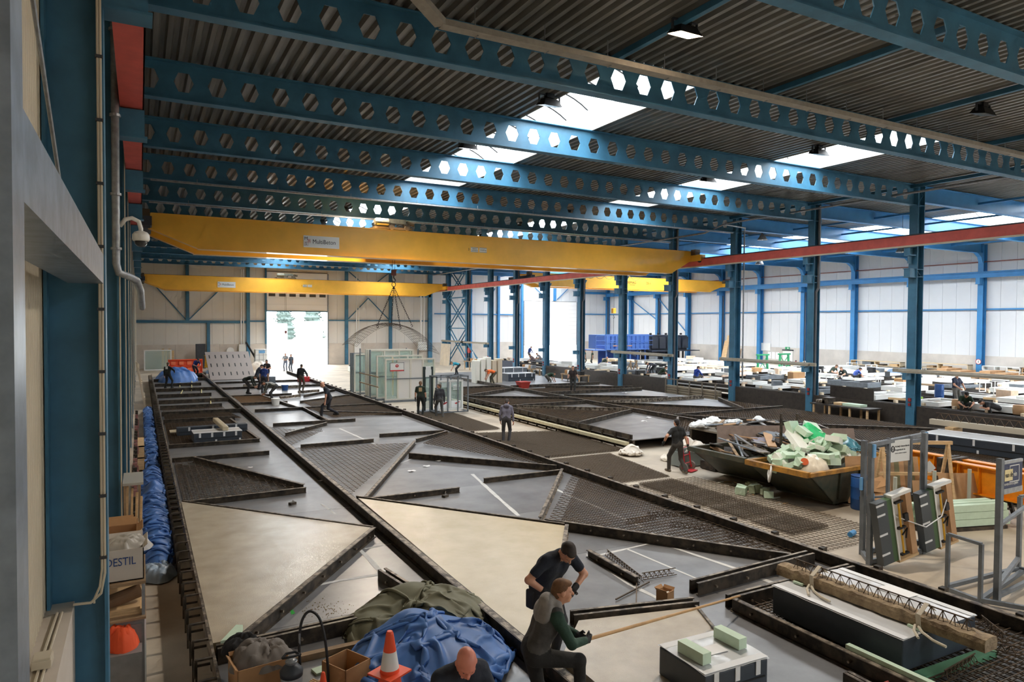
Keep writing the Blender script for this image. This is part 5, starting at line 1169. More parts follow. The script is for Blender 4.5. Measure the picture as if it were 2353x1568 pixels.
# scrap cabinets behind
SCR = mat('scrap_steel_grey', (122, 112, 98), .6, .2, var=.2, scale=3)
sc = empty('scrap_bin', 'open steel scrap bin with shelves behind the red hand truck', 'bin', (17.6, 17.6, 0))
MB().box(0, 2.2, 0, 1.4, 1.0, 1.06).build('top', SCR, sc)
for (x, y) in ((0, 0), (2.14, 0), (0, 1.34), (2.14, 1.34)): MB().box(x, x+.06, y, y+.06, 0, 1.0).build('post', SCR, sc)
MB().box(0, 2.2, 1.36, 1.4, 0, 1.0).build('back', FILM, sc); MB().box(2.16, 2.2, 0, 1.4, 0, 1.0).build('side', FILM, sc); MB().box(0, 2.2, 0, 1.4, .3, .34).build('shelf', SCR, sc)
sc2 = empty('scrap_bin', 'dark open scrap bin filled with rods, behind the shelved bin', 'bin', (19.9, 17.2, 0))
for (a, b_, c, d) in ((0, 1.6, 0, .04), (0, 1.6, 1.3, 1.34), (0, .04, 0, 1.34), (1.56, 1.6, 0, 1.34)): MB().box(a, b_, c, d, .35, 1.1).build('side', FILM, sc2)
MB().box(0, 1.6, 0, 1.34, .3, .35).build('floor_plate', SCR, sc2)
for z in (1.06,): MB().box(-.03, 1.63, -.03, .05, z, z+.06).box(-.03, 1.63, 1.3, 1.37, z, z+.06).build('rim', SCR, sc2)
for (x, y) in ((.02, .02), (1.5, .02), (.02, 1.26), (1.5, 1.26)): MB().box(x, x+.07, y, y+.07, 0, .35).build('foot', SCR, sc2)
sc3 = empty('scrap_bin', 'yellow framed scrap bin farther right', 'bin', (19.7, 15.75, 0)); YB2 = mat('dirty_yellow', (196, 152, 40), .55, var=.15)
for (a, b_, c, d) in ((0, 2.0, 0, .04), (0, 2.0, 1.3, 1.34), (0, .04, 0, 1.34), (1.96, 2.0, 0, 1.34)): MB().box(a, b_, c, d, .3, .95).build('side', YB2 if a == 0 else FILM, sc3)
MB().box(0, 2.0, 0, 1.34, .26, .3).build('floor_plate', SCR, sc3); MB().box(-.03, 2.03, -.03, .05, .92, .99).box(-.03, 2.03, 1.3, 1.37, .92, .99).build('rim', SCR, sc3)
for (x, y) in ((.02, .02), (1.9, .02), (.02, 1.26), (1.9, 1.26)): MB().box(x, x+.07, y, y+.07, 0, .3).build('foot', SCR, sc3)
SHEETS = [FILM, FORMT, WOODD, GREYP, STEELD, PLY]
for k in range(16):
    x, y = 17.8+random.random()*3.4, 17.5+random.random()*1.2; L = random.uniform(.5, 1.3)
    o = MB().cbox((0, 0, 0), (L, random.uniform(.06, .2), .03), random.uniform(-.5, .9), M=rr((random.uniform(-.2, .2), random.uniform(-.12, .12), random.uniform(-.5, 1.2)))).build('scrap_strip', SHEETS[k % 6], None, (x, y, 1.09+.012*k))
    tag(o, f'{ORD[k]} scrap strip in the tangle on top of the steel bins', 'scrap', 'scrap strips on the bins')
for k, (x, y, s) in enumerate(((17.7, 18.6, .7), (18.7, 18.9, .8), (19.6, 18.8, .6), (20.6, 18.5, .5))):
    tarp_sim('plastic_waste', mat('white_plastic', (226, 228, 228), .4), x, y, s*.55, s*.45, .22, 1.1, f'{ORD[k]} heap of white plastic waste on the steel bins, counted from the left', 34, .45, 50+k, 45, 'plastic waste')
bk = empty('black_bucket', 'black bucket lying on the yellow scrap bin', 'bucket', (20.2, 16.4, 1.14), 0, rot=(1.2, .3, .4)); MB().lathe([(.0, -.18), (.15, -.18), (.2, .2), (.19, .2), (.14, -.16)], n=18, cap=False).build('wall', BLACK, bk, smooth=True)
# ---- skips
SKG = mat('skip_dark_green', (52, 62, 52), .6, rgb2=(84, 78, 62), scale=3, detail=8); SKY_ = mat('skip_yellow_trim', (196, 140, 52), .6, rgb2=(120, 86, 46), scale=4, detail=8)
def skip(label, x, y, L, Wd, h, rz, trim):
    o = empty('waste_skip', label, 'skip', (x, y, 0), rz); t = .05
    # side profile (along x): sloping ends
    top = [(-L/2, h), (L/2, h)]; bot = [(-L/2+L*.27, .12), (L/2-L*.2, .12)]
    for s in (-1, 1):
        yy_ = s*Wd/2
        vs = [(-L/2, yy_, h), (L/2, yy_, h), (L/2-L*.2, yy_*.9, .12), (-L/2+L*.27, yy_*.9, .12)]
        vs += [(a, b_-s*t, c) for a, b_, c in vs]
        MB().add(vs, [(0, 1, 2, 3), (7, 6, 5, 4), (0, 4, 5, 1), (1, 5, 6, 2), (2, 6, 7, 3), (3, 7, 4, 0)]).build('side', SKG, o)
        MB().bar((-L/2, yy_, h), (L/2, yy_, h), .12, .1).build('top_rim', trim, o)
        for k in range(3):
            xx = -L*.2+k*L*.2; MB().bar((xx, yy_+s*.02, h-.06), (xx*.95, yy_*.92+s*.02, .2), .06, .05).build('rib', SKG, o)
    for (xa, xb) in ((-L/2, -L/2+L*.27), (L/2, L/2-L*.2)):
        vs = [(xa, -Wd/2, h), (xa, Wd/2, h), (xb, Wd/2*.9, .12), (xb, -Wd/2*.9, .12)]; vs += [(a+(t if xa < 0 else -t), b_, c) for a, b_, c in vs]
        MB().add(vs, [(0, 1, 2, 3), (7, 6, 5, 4), (0, 4, 5, 1), (1, 5, 6, 2), (2, 6, 7, 3), (3, 7, 4, 0)]).build('end', SKG, o)
        MB().bar((xa, -Wd/2, h), (xa, Wd/2, h), .14, .14).build('top_rim', trim, o)
    MB().box(-L/2+L*.27, L/2-L*.2, -Wd*.45, Wd*.45, .08, .14).build('floor_plate', SKG, o)
    for xx in (-L*.15, L*.2): MB().box(xx-.06, xx+.06, -Wd*.4, Wd*.4, 0, .08).build('skid', SKG, o)
    return o
skip('dark green skip full of steel scrap and offcut strips', 17.25, 15.2, 4.4, 2.2, .95, .04, SKG)
skip('yellow trimmed skip heaped with mint foam offcuts', 17.0, 12.85, 4.2, 2.0, .98, .03, SKY_)
def scatter_boxes(name, n, c, sp, sz, z0, zh, mats, lab, cat, grp, rot=.5, seed=3):
    R = random.Random(seed)
    for k in range(n):
        a = R.uniform(0, 2*PI); r = math.sqrt(R.random()); x = c[0]+sp[0]*r*math.cos(a); y = c[1]+sp[1]*r*math.sin(a)
        z = z0+zh*(1-r*r)*R.uniform(.75, 1.0); d = tuple(R.uniform(*q) for q in sz)
        M = rr((R.uniform(-rot, rot), R.uniform(-rot, rot), R.uniform(0, PI)))
        o = MB().cbox((0, 0, 0), d, M=M).build(name, mats[k % len(mats)], None, (x, y, z))
        tag(o, lab, cat, grp)
scatter_boxes('foam_offcut', 64, (16.5, 12.9), (1.4, .85), ((.3, .7), (.12, .24), (.1, .2)), 1.0, .6, [FOAM, FOAM, FOAMW], 'pale foam offcut in the heap on the yellow trimmed skip', 'foam offcut', 'foam offcuts in the skip', .7, 5)
for k, (dx_, dy_, dz, m, r3) in enumerate(((.3, -.3, 1.62, FOAMW, (.1, .25, .5)), (-.45, .3, 1.55, FOAMW, (.2, -.5, 1.2)), (.1, .4, 1.75, FOAM, (.5, .2, .2)), (.75, .0, 1.55, FOAM, (.1, .4, 1.0)), (-.1, .75, 1.85, FOAM, (1.2, .1, .4)), (.5, .55, 1.8, FOAM, (.2, -.2, .9)))):
    tag(MB().cbox((0, 0, 0), (.8, .36, .16), M=rr(r3)).build('foam_slab', m, None, (16.6+dx_, 12.85+dy_, dz)), ['long white foam slab lying across the front of the skip heap', 'white foam slab tilted at the side of the skip heap', 'mint foam slab in the middle of the skip heap', 'mint foam slab at the far side of the skip heap', 'upright mint foam slab at the top of the skip heap', 'mint foam slab behind the green bag'][k], 'foam slab')
tarp_sim('green_bag', mat('green_plastic_bag', (64, 196, 124), .3, var=.12), 16.9, 13.25, .5, .5, .46, 1.42, 'bright green plastic bag on top of the skip heap', 46, .5, 61, 50, 'plastic bag')
tarp_sim('teal_bag', mat('teal_plastic_bag', (84, 140, 156), .25, var=.15), 17.7, 12.95, .5, .5, .62, 1.15, 'teal plastic bag at the right of the skip heap', 46, .5, 63, 50, 'plastic bag')
bb = cloth_heap('bulk_bag', mat('cream_bulk_bag', (226, 214, 192), .6, var=.05), 15.3, 16.3, 11.95, 12.85, ell, .82, .6, 'cream bulk bag with an orange round logo in the front of the skip', 'bulk bag', .04, 2, 65, .75, skirt=.03)
lg = MB().lathe([(.1, -.01), (.1, .01)], n=20).build('logo', mat('logo_orange', (206, 92, 40), .6), bb, (15.4, 12.3, 1.2)); lg.rotation_euler = (0, -1.0, .9)
tag(MB().tube([(14.86, 12.9, 1.05), (14.78, 12.87, .8), (14.82, 12.95, .6), (14.86, 13.01, .8), (14.86, 12.95, 1.05)], .03, 8).build('hose_loop', WHITE, smooth=True), 'loop of white hose hanging over the skip rim', 'hose')
R2 = random.Random(11)
for k in range(42):
    r = R2.random(); x = 17.0+R2.uniform(-1.0, 1.0)*1.3; y = 15.2+R2.uniform(-1.0, 1.0)*.7; L = R2.uniform(.9, 2.4)
    o = MB().cbox((0, 0, 0), (L, R2.choice((.05, .08, .25, .3)), .03), M=rr((R2.uniform(-.3, .3), R2.uniform(-.14, .14), -2.05+R2.uniform(-.5, .5)))).build('scrap_strip', SHEETS[k % 6], None, (x, y, .78+.012*k))
    tag(o, 'steel or board offcut strip in the dark green scrap skip', 'scrap', 'scrap strips in the dark skip')
for k, (x, y, L, w_, r3) in enumerate(((17.9, 16.2, 2.6, .7, (1.25, 0, -.42)), (19.6, 15.2, 2.6, .55, (1.3, 0, -.42)), (18.2, 15.2, 2.2, .45, (.15, 0, -.5)), (18.6, 14.8, 1.8, .35, (.1, .1, -.7)))):
    tag(MB().cbox((0, 0, 0), (L, w_, .03), M=rr(r3)).build('scrap_board', [mat('mauve_board', (136, 118, 108), .6, var=.12), mat('mauve_board', (136, 118, 108), .6), mat('lilac_board', (130, 124, 136), .5), GREYP][k], None, (x, y, 1.12+.08*(k == 3))), ['worn mauve board standing at the back of the scrap skip', 'worn mauve board behind the tall rods of the scrap skip', 'long lilac board lying across the scrap skip', 'short grey board lying across the scrap skip'][k], 'board')
for k, (x, y) in enumerate(((17.2, 14.6), (17.6, 14.35))): tag(MB().box(x-.03, x+.03, y-.03, y+.03, .7, 2.1).build('rusty_rod', FORM), ['left', 'right'][k]+' of the two upright rusty bars in the scrap skip', 'bar')
scatter_boxes('foam_offcut', 12, (15.35, 14.0), (.5, .75), ((.15, .3), (.12, .22), (.12, .26)), .12, .05, [FOAM, mat('dull_foam', (170, 178, 150), .7)], 'foam offcut on the floor in front of the skips', 'foam offcut', 'foam offcuts on the floor', .15, 9)
for k in range(14):
    x, y = random.uniform(15.0, 16.0), random.uniform(12.6, 15.6); tag(MB().cbox((0, 0, .012), (random.uniform(.12, .4), .04, .02), random.uniform(0, PI)).build('splinter', FOAMW if k % 2 else WOOD, None, (x, y, 0)), 'small pale splinter on the floor in front of the skips', 'splinter', 'splinters on the floor')
# ---- barrel, bucket, boards and timber frame
br = empty('blue_drum', 'blue plastic drum beside the yellow trimmed skip', 'drum', (16.55, 11.5, 0)); BD = mat('drum_blue', (40, 86, 150), .4)
MB().lathe([(.2, 0), (.22, .03), (.22, .27), (.23, .29), (.22, .31), (.22, .57), (.23, .59), (.22, .61), (.22, .82), (.2, .86)], n=24).build('shell', BD, br, smooth=True); MB().lathe([(.21, .84), (.225, .88), (.2, .88), (.19, .85)], n=24).build('rim', BD, br)
bt = empty('black_tub', 'black tub of broken cardboard in front of the blue drum', 'tub', (16.3, 10.95, 0)); MB().lathe([(.0, .02), (.26, .02), (.33, .42), (.31, .42), (.25, .05)], n=24, cap=False).build('wall', BLACK, bt, smooth=True)
MB().tube([(-.33, 0, .38), (-.4, -.05, .1), (-.2, -.3, .02), (.2, -.35, .02), (.38, -.1, .15), (.33, 0, .38)], .02, 6).build('strap', CREAMP, bt)
for k in range(5): tag(MB().cbox((0, 0, 0), (.5, .3, .03), M=rr((random.uniform(.5, 1.2), random.uniform(-.5, .5), random.uniform(-1, 1)))).build('cardboard_piece', CARD, None, (16.25+.07*k, 10.95+.06*(k % 3), .5+.07*k)), 'torn cardboard sticking out of the black tub', 'cardboard', 'cardboard in the black tub')
for k in range(7):
    y = 11.75-.06*k; o = MB().cbox((0, 0, .62), (1.15, .02, 1.25), 0, M=rr((-.22, 0, -.55))).build('leaning_board', [PLY, WOODD, mat('olive_board', (120, 118, 88), .7), PLY, WOODD, mat('olive_board', (120, 118, 88), .7), PLY][k], None, (17.25+.12*k, y, .02))
    tag(o, f'{ORD[k]} sheet board in the stack leaning behind the timber frame, counted from the left', 'board', 'leaning sheet boards')
af = empty('board_rack', 'pale timber A-frame rack holding the leaning boards', 'rack', (17.0, 11.2, 0), -.5)
for x in (0, 1.7):
    MB().bar((x, -.35, 0), (x, .0, 1.75), .06, .07).build('leg', WOOD, af); MB().bar((x, .45, 0), (x, .0, 1.75), .06, .07).build('leg', WOOD, af); MB().bar((x, -.3, .12), (x, .42, .12), .05, .08).build('foot', WOOD, af)
MB().bar((-.1, 0, 1.76), (1.8, 0, 1.76), .07, .09).build('ridge', WOOD, af); MB().bar((0, .2, .9), (1.7, .2, .9), .05, .08).build('tie', WOOD, af)
for k, (dx_, z, w_, h_) in enumerate(((.55, .45, .9, .8), (1.25, .55, 1.0, 1.0), (1.7, .35, .8, .6))):
    tag(MB().cbox((0, 0, h_/2), (w_, .018, h_), 0, M=rr((-.2, 0, -.5))).build('plywood_sheet', PLY, None, (17.45+dx_*.9, 10.75-dx_*.5, .0)), ['brown plywood sheet in front of the timber A-frame, left', 'brown plywood sheet in front of the timber A-frame, middle', 'brown plywood sheet in front of the timber A-frame, right'][k], 'plywood')
for k in range(24):
    x, y = 16.75+random.uniform(-.4, .4), 10.55+random.uniform(-.3, .3); tag(MB().cbox((0, 0, .0), (random.uniform(.15, .3), .06, .04), M=rr((random.uniform(-.3, .3), random.uniform(-.3, .3), random.uniform(0, PI)))).build('timber_offcut', WOOD, None, (x, y, .04+.009*k)), 'small timber offcut in the pile by the sign frame post', 'timber offcut', 'timber offcut pile')
# ---- orange spreader beam on trestles
os_ = empty('lifting_spreader', 'orange steel spreader beam with ribs and end lugs', 'spreader beam', (19.6, 12.5, 0), -PI/2-.02); Ls = 4.8
for s, y in ((0, 0), (1, -.55)):
    x0, x1 = (0, Ls) if s == 0 else (1.9, Ls+.2)
    MB().box(x0, x1, y-.01, y+.01, .5, 1.18).build('web', ORANGE, os_); MB().box(x0, x1, y-.13, y+.13, 1.18, 1.21).build('top_flange', ORANGE, os_); MB().box(x0, x1, y-.13, y+.13, .47, .5).build('bottom_flange', ORANGE, os_)
    for k in range(6): xx = x0+(x1-x0)*(k+.5)/6; MB().box(xx-.01, xx+.01, y-.12, y+.12, .5, 1.18).build('rib', ORANGE, os_)
MB().prism([(0, 0), (.35, 0), (.35, .1), (.2, .5), (.2, .8), (.1, .95), (-.1, .95), (-.2, .8), (-.2, .5), (-.1, .1)], -.03, .03).build('end_lug', ORANGE, os_, (Ls+.25, -.28, .38)).rotation_euler = (PI/2, 0, PI/2)
for xx in (1.7, 1.9): MB().box(xx-.06, xx+.06, -.72, .15, .42, 1.26).build('clamp', FORM, os_)
MB().prism([(-.18, 0), (0, -.18), (.18, 0), (0, .18)], -.005, .005).build('emblem', SIGNW, os_, (1.1, -.145, .85)).rotation_euler = (PI/2, 0, 0)
for k, xx in enumerate((.6, 3.1)):
    tr_ = empty('steel_trestle', ['dark steel trestle under the far end of the orange beam', 'dark steel trestle under the near end of the orange beam'][k], 'trestle', os_.location, -PI/2-.02)
    for s in (-1, 1): MB().bar((xx, -.3+s*.45, 0), (xx, -.3+s*.2, .45), .08, .08).build('leg', FORM, tr_)
    MB().box(xx-.06, xx+.06, -.8, .2, .42, .47).build('beam', FORM, tr_); MB().bar((xx, -.3-.4, .15), (xx, -.3+.4, .15), .05, .05).build('tie', FORM, tr_)
# ---- stacks of mint foam
for k in range(11):
    y = 9.3+.16*(k % 4); x = 16.0+.0*k; z = .1+.17*(k//4)
    tag(MB().cbox((0, 0, .08), (2.35-.1*(k % 3), .15, .16), -.28).build('foam_bar', FOAM, None, (17.1+.05*(k % 2), 9.15+.2*(k % 4), z)), 'long mint foam beam in the stack between the sign frames', 'foam beam', 'mint foam beam stack')
tag(MB().cbox((0, 0, 0), (2.3, .8, .08), -.28).build('low_pallet', FORM, None, (17.1, 9.45, .04)), 'dark base under the stack of mint foam beams', 'base')
for k in range(4): tag(MB().lathe([(.045, 0), (.045, 1.15)], n=10).build('pale_post', mat('pale_post', (176, 180, 168), .6), None, [(16.0, 10.2, 0), (17.6, 10.2, 0), (18.6, 9.9, 0), (18.5, 8.4, 0)][k]), f'{ORD[k]} pale round post by the mint foam stack, counted from the left', 'post')
for k in range(5): tag(MB().cbox((0, 0, .06), (3.4, .1, .1), -PI/2).build('rusty_profile', FORMT if k % 2 else FORM, None, (20.5+.22*k, 10.0+.1*k, .02)), f'{ORD[k]} rusty steel beam lying behind the orange spreader', 'beam')
# ---- steel sign frame with leaning window frames
SF = GREYP
f1 = empty('sign_frame', 'grey steel goal-post frame carrying the timber works sign', 'frame', (0, 0, 0))
C_, D_ = Vector((13.28, 9.15, 0)), Vector((15.1, 9.0, 0))
A_ = Vector((12.85, 8.7, 0)); B_ = Vector((14.5, 8.62, 0))
for q, h in ((A_, 2.45), (B_, 2.55), (C_, 2.4), (D_, 2.5)): MB().box(q.x-.045, q.x+.045, q.y-.045, q.y+.045, 0, h).build('post', SF, f1)
MB().bar(A_+Vector((0, 0, 2.42)), D_+Vector((0, 0, 2.42)), .08, .08).build('top_bar', SF, f1); MB().bar(C_+Vector((0, 0, 2.26)), D_+Vector((0, 0, 2.3)), .07, .07).build('top_bar', SF, f1)
for a, b_ in ((A_, B_), (C_, D_), (A_, C_), (B_, D_)): MB().bar(a+Vector((0, 0, .06)), b_+Vector((0, 0, .06)), .07, .09).build('base_rail', SF, f1)
for t in (.3, .55, .8): MB().bar(A_.lerp(B_, t)+Vector((0, 0, .06)), C_.lerp(D_, t)+Vector((0, 0, .06)), .07, .08).build('base_rail', SF, f1)
MB().bar(C_+Vector((0, 0, 1.2)), B_+Vector((0, 0, 1.25)), .04, .04).build('cross_bar', SF, f1)
BLP = mat('light_blue_foam', (110, 168, 218), .6)
for q in (A_+Vector((.0, -.06, 2.3)), D_+Vector((0, -.05, 2.35)), A_+Vector((.06, 0, 1.3)), C_+Vector((-.06, 0, 1.5)), A_+Vector((.05, 0, .2))): MB().cbox(q, (.07, .05, .26)).build('blue_pad', BLP, f1)
def sign_board(parent, c, w, h, rz, m, frame):
    s = empty('x', '', None); bpy.data.objects.remove(s)
    o = bpy.data.objects.new('sign', MB().box(-w/2, w/2, -.012, .012, -h/2, h/2).mesh('sign', m)); COL.objects.link(o); o.parent = parent; o.location = c; o.rotation_euler = (0, 0, rz); return o
s1c = A_.lerp(D_, .48)+Vector((0, -.02, 2.06))
rz1 = math.atan2(D_.y-A_.y, D_.x-A_.x)
rz1 = -.18
s1 = sign_board(f1, Vector((13.9, 8.78, 2.2)), .78, .56, -.05, SIGNW, SF); s1.scale = (.8, 1, .8); s1['label'] = 'white timber works sign with dark lettering'
DKT = mat('dark_sign_lettering', (40, 44, 50), .6); GRT = mat('grey_sign_lettering', (130, 132, 136), .6)
text('lettering', "de jong's timmerfabriek", .062, DKT, s1, (-.2, -.014, .12), sx=.95); text('lettering', 'bergambacht bv', .062, DKT, s1, (-.2, -.014, .03)); text('lettering', 'RAMEN  DEUREN  KOZIJNEN', .035, GRT, s1, (-.2, -.014, -.06))
MB().tube([(-.29+.06*math.cos(a), -.014, .06+.075*math.sin(a)) for a in frange(0, 2*PI, 12)], .012, 5, cap=False).build('logo', DKT, s1); MB().prism([(-.02, -.03), (.02, -.03), (0, .03)], -.002, .002).build('logo', DKT, s1, (-.29, -.014, .06)).rotation_euler = (PI/2, 0, 0)
for x in (-.43, .43): MB().box(x-.035, x+.035, -.03, .03, -2.7, .36).build('upright', SF, s1)
tag(MB().tube([Vector((12.87, 8.6, 1.25)), Vector((13.2, 8.35, 1.0)), Vector((13.9, 8.2, .75)), Vector((14.6, 8.3, .85)), Vector((15.2, 8.5, 1.25))], .012, 6).build('white_strap', TAPE), 'white strap tied across the leaning window frames', 'strap')
WFD = mat('frame_foil_grey', (72, 78, 82), .5); WFG = mat('frame_green', (70, 98, 62), .55)
for k, (x, y) in enumerate(((13.15, 8.35), (14.72, 8.45))):
    o = empty('leaning_window_unit', ['deep window unit leaning in the sign frame, nearer the left post', 'deep window unit leaning in the sign frame, right one'][k], 'window unit', (x, y, .12), -.25, rot=(.0, -.2, -.12))
    h, w_ = 1.27, .52
    MB().box(-.3, -.02, 0, .16, 0, h).build('wrapped_side', WFD, o); MB().box(-.02, .1, 0, .16, 0, h).build('green_edge', WFG, o); MB().box(.1, .13, -.02, .16, 0, h+.02).build('white_seal', WHITE, o)
    MB().box(.13, w_-.03, .12, .16, 0, h).build('inner_board', mat('white_inner', (216, 212, 204), .6), o); MB().box(w_-.03, w_+.12, 0, .16, 0, h).build('timber_edge', PLY, o)
    MB().box(.1, w_+.12, -.02, .16, h, h+.06).build('head', WHITE, o); MB().box(.1, w_+.12, -.02, .16, -.05, 0).build('sill', WOOD, o)
    cp = MB().tube([(.24, -.02, .06), (.26, -.02, h-.1)], .02, 8).build('clamp_bar', mat('clamp_yellow', (226, 172, 40), .45), o)
    for z in (.08, .62, h-.12): MB().box(.16, .36, -.05, .02, z, z+.035).build('clamp_jaw', BLACK, cp)
    MB().box(.38, .48, -.03, .02, .72, .88).build('clamp_pad', BLACK, cp); MB().tube([(.22, -.05, .5), (.34, -.08, .62), (.3, -.06, .42)], .016, 6).build('clamp_trigger', BLACK, cp)
    for z in (.2, .6, 1.0, 1.2): MB().box(-.31, -.1, -.008, 0, z, z+.04).build('tape', TAPE, o)
# ---- second sign frame at the right edge
f2 = empty('sign_frame', 'grey steel stillage carrying the dark blue window maker sign', 'frame', (0, 0, 0))
def vp(u, v): return P(u, v, 0)
pa = Vector((13.05, 6.45, 0)); 
MB().box(pa.x-.045, pa.x+.045, pa.y-.045, pa.y+.045, 0, 2.52).build('post', SF, f2)
pb = Vector((12.8, 7.15, 0)); pc_ = Vector((12.72, 6.55, 0))
for q in (pb, pc_): MB().box(q.x-.03, q.x+.03, q.y-.03, q.y+.03, 0, 1.05).build('post', SF, f2)
MB().bar(pb+Vector((0, 0, 1.05)), pc_+Vector((0, 0, 1.05)), .06, .05).build('top_bar', SF, f2)
pd = Vector((15.0, 7.05, 0)); pe = Vector((15.2, 6.1, 0)); pf = Vector((13.4, 5.4, 0))
MB().box(pd.x-.035, pd.x+.035, pd.y-.035, pd.y+.035, 0, 1.5).build('post', SF, f2); MB().bar(pd+Vector((0, 0, 1.5)), pd+Vector((1.2, -.1, 1.5)), .06, .05).build('top_bar', SF, f2)
for a, b_, z in ((pb, pc_, .06), (pb, pd, .1), (pc_, pf, .08), (pa, pd, .3), (pa, pa+Vector((2.2, .2, 0)), .12), (pf, pf+Vector((2, .5, 0)), .1), (pc_, pc_+Vector((2.2, .4, 0)), .08), (pd, pe, .1)): MB().bar(a+Vector((0, 0, z)), b_+Vector((0, 0, z)), .07, .07).build('base_rail', SF, f2)
MB().bar(pa+Vector((0, 0, 1.35)), pa+Vector((1.8, .35, 1.45)), .06, .05).build('cross_bar', SF, f2)
NV = mat('sign_navy', (34, 48, 84), .5); CRM = mat('sign_cream', (222, 206, 152), .5)
s2 = sign_board(f2, Vector((13.43, 6.44, 2.2)), .84, .5, .02, NV, SF); s2.scale = (.74, 1, .86); s2['label'] = 'dark blue sign with cream panel and white lettering'
MB().box(-.39, -.03, -.016, -.012, -.1, .13).build('panel', CRM, s2); text('lettering', 'van de', .15, mat('sign_black', (24, 28, 40), .5), s2, (-.37, -.018, .02), sx=.86); text('lettering', 'vin', .15, WHITE, s2, (-.01, -.018, .02), sx=.95); text('lettering', 'RAMEN EN KOZIJNEN', .062, WHITE, s2, (-.4, -.014, -.17), sx=1.02)
fr = MB(); 
for (a, b_, c, d) in ((-.17, .27, .19, .205), (-.17, .27, -.135, -.12), (-.17, -.155, .13, .205), (.255, .27, -.135, .205)): fr.box(a, b_, -.016, -.012, c, d)
fr.build('white_frame', WHITE, s2); MB().box(-.42, .42, -.02, .02, .25, .31).build('rail', GALV, s2); MB().box(-.42, .42, -.02, .02, -.36, -.25).build('rail', GALV, s2)
# ---- packs and bar on the bed behind the orange beam
pack('wrapped window pack on the far bed behind the orange beam', 25.6, 12.6, ZB+.1, 4.6, 1.5, .45, -1.45, tapes=4)
lt = empty('concrete_bar', 'pale concrete bar with lattice wire behind the orange beam', 'concrete bar', (0, 0, 0)); MB().bar((26.6, 15.6, 1.15), (27.2, 9.6, 1.15), .22, .2).build('concrete', mat('dry_concrete', (190, 180, 160), .8), lt)
b = MB(); a = Vector((26.6, 15.4, 1.5)); e = Vector((27.2, 9.8, 1.5)); b.bar(a, e, .03, .03); d = (e-a)/20
for i in range(20): b.bar(a+d*i+Vector((0, 0, -.25)), a+d*(i+.5), .018, .018); b.bar(a+d*(i+.5), a+d*(i+1)+Vector((0, 0, -.25)), .018, .018)
b.build('lattice_wire', REBAR, lt)
tag(MB().box(26.3, 26.9, 14.6, 14.9, ZB+.1, 1.05).build('timber_block', WOOD), 'timber block carrying the pale concrete bar', 'block')
# small blue can on the aisle mesh
tag(MB().tube([(14.1, 10.02, .07), (14.35, 10.1, .07)], .06, 14).build('blue_roll', mat('blue_roll', (70, 140, 196), .5)), 'small blue roll lying on the large aisle mesh', 'roll')
# ---- far end of the first bay
RDC = mat('orange_crate', (226, 84, 44), .5)
rc_ = empty('orange_formwork', 'orange ribbed plastic formwork box at the far end of the first bed', 'formwork box', (2.1, 64.5, ZB), .1)
MB().box(0, 2.6, 0, .05, .0, 1.15).build('panel', RDC, rc_); MB().box(-.03, 2.63, -.14, .02, 1.1, 1.18).box(-.03, 2.63, -.14, .02, 0, .08).box(-.03, 2.63, -.14, .02, .54, .62).box(-.03, .05, -.14, .02, 0, 1.18).box(2.55, 2.63, -.14, .02, 0, 1.18).build('rim', RDC, rc_)
for i in range(4):
    for z in (.12, .66): MB().cbox((.36+.62*i, -.04, z+.2), (.34, .14, .28)).build('pocket', mat('orange_light', (238, 120, 80), .5), rc_)
tag(MB().box(1.9, 5.0, 64.6, 66.2, 0, ZB).build('low_plinth', FORM), 'dark base carrying the orange formwork box', 'base')
cloth_heap('blue_tarp', TARPB, .9, 3.9, 54.5, 58.6, ell, ZB, 1.6, 'blue tarp draped at the far end of the first bed', res=.12, fs=.9, seed=71, base=.5)
cloth_heap('blue_tarp', mat('grey_blue_tarp', (110, 132, 156), .6), 5.2, 8.4, 68, 71, ell, 0, .9, 'grey blue tarp on the floor in front of the far yellow beam', res=.12, fs=1, seed=73, base=.4)
cloth_heap('white_sack', SACK, 9.5, 11.4, 71.5, 74, ell, 0, 1.2, 'big pale sack beside the far yellow beam', 'sack', .12, 1, 75, .6)
yb = empty('yellow_girder', 'dirty yellow steel beam lying at the far wall', 'beam', (0, 0, 0)); MB().bar((5.6, 73.5, .9), (9.2, 71.2, .75), .1, 1.1).build('web', YB2, yb); MB().bar((5.6, 73.5, 1.45), (9.2, 71.2, 1.3), .4, .06).build('flange', YB2, yb); MB().bar((5.6, 73.5, .33), (9.2, 71.2, .2), .4, .06).build('flange', YB2, yb); MB().cbox((9.25, 71.2, .75), (.06, .5, 1.2), -.5).build('end_plate', ORANGE, yb)
pf_ = empty('perforated_board', 'grey perforated board tilted on the wide bed beside workers', 'board', (6.2, 55.8, ZB), .06, rot=(.62, 0, .06)); MB().box(-1.6, 1.6, 0, 3.4, 0, .05).build('sheet', mat('mauve_grey', (150, 138, 132), .6), pf_)
for i in range(7):
    for j in range(3): MB().box(-1.35+.43*i-.04, -1.35+.43*i+.04, .5+j*1.05, .9+j*1.05, .05, .056).build('slot', BLACK, pf_)
MB().bar((-1.5, 3.3, -.0), (-1.5, 3.3, -.02), .05, .05).build('edge', FORM, pf_)
for x in (-1.4, 1.4): MB().bar((x, 3.2, -.0), (x, 1.6, -1.13), .06, .06).build('prop', FORM, pf_)
gf = empty('glazed_frame', 'pale glazed frame leaning at the far wall in the corner', 'window frame', (.35, 75.5, 0), 0, rot=(-.1, 0, 0)); MB().box(0, 2.4, 0, .1, 0, .1).box(0, 2.4, 0, .1, 1.9, 2.0).box(0, .1, 0, .1, 0, 2).box(2.3, 2.4, 0, .1, 0, 2).build('frame', WHITE, gf); MB().box(.1, 2.3, .03, .05, .1, 1.9).build('pane', GLASS, gf)
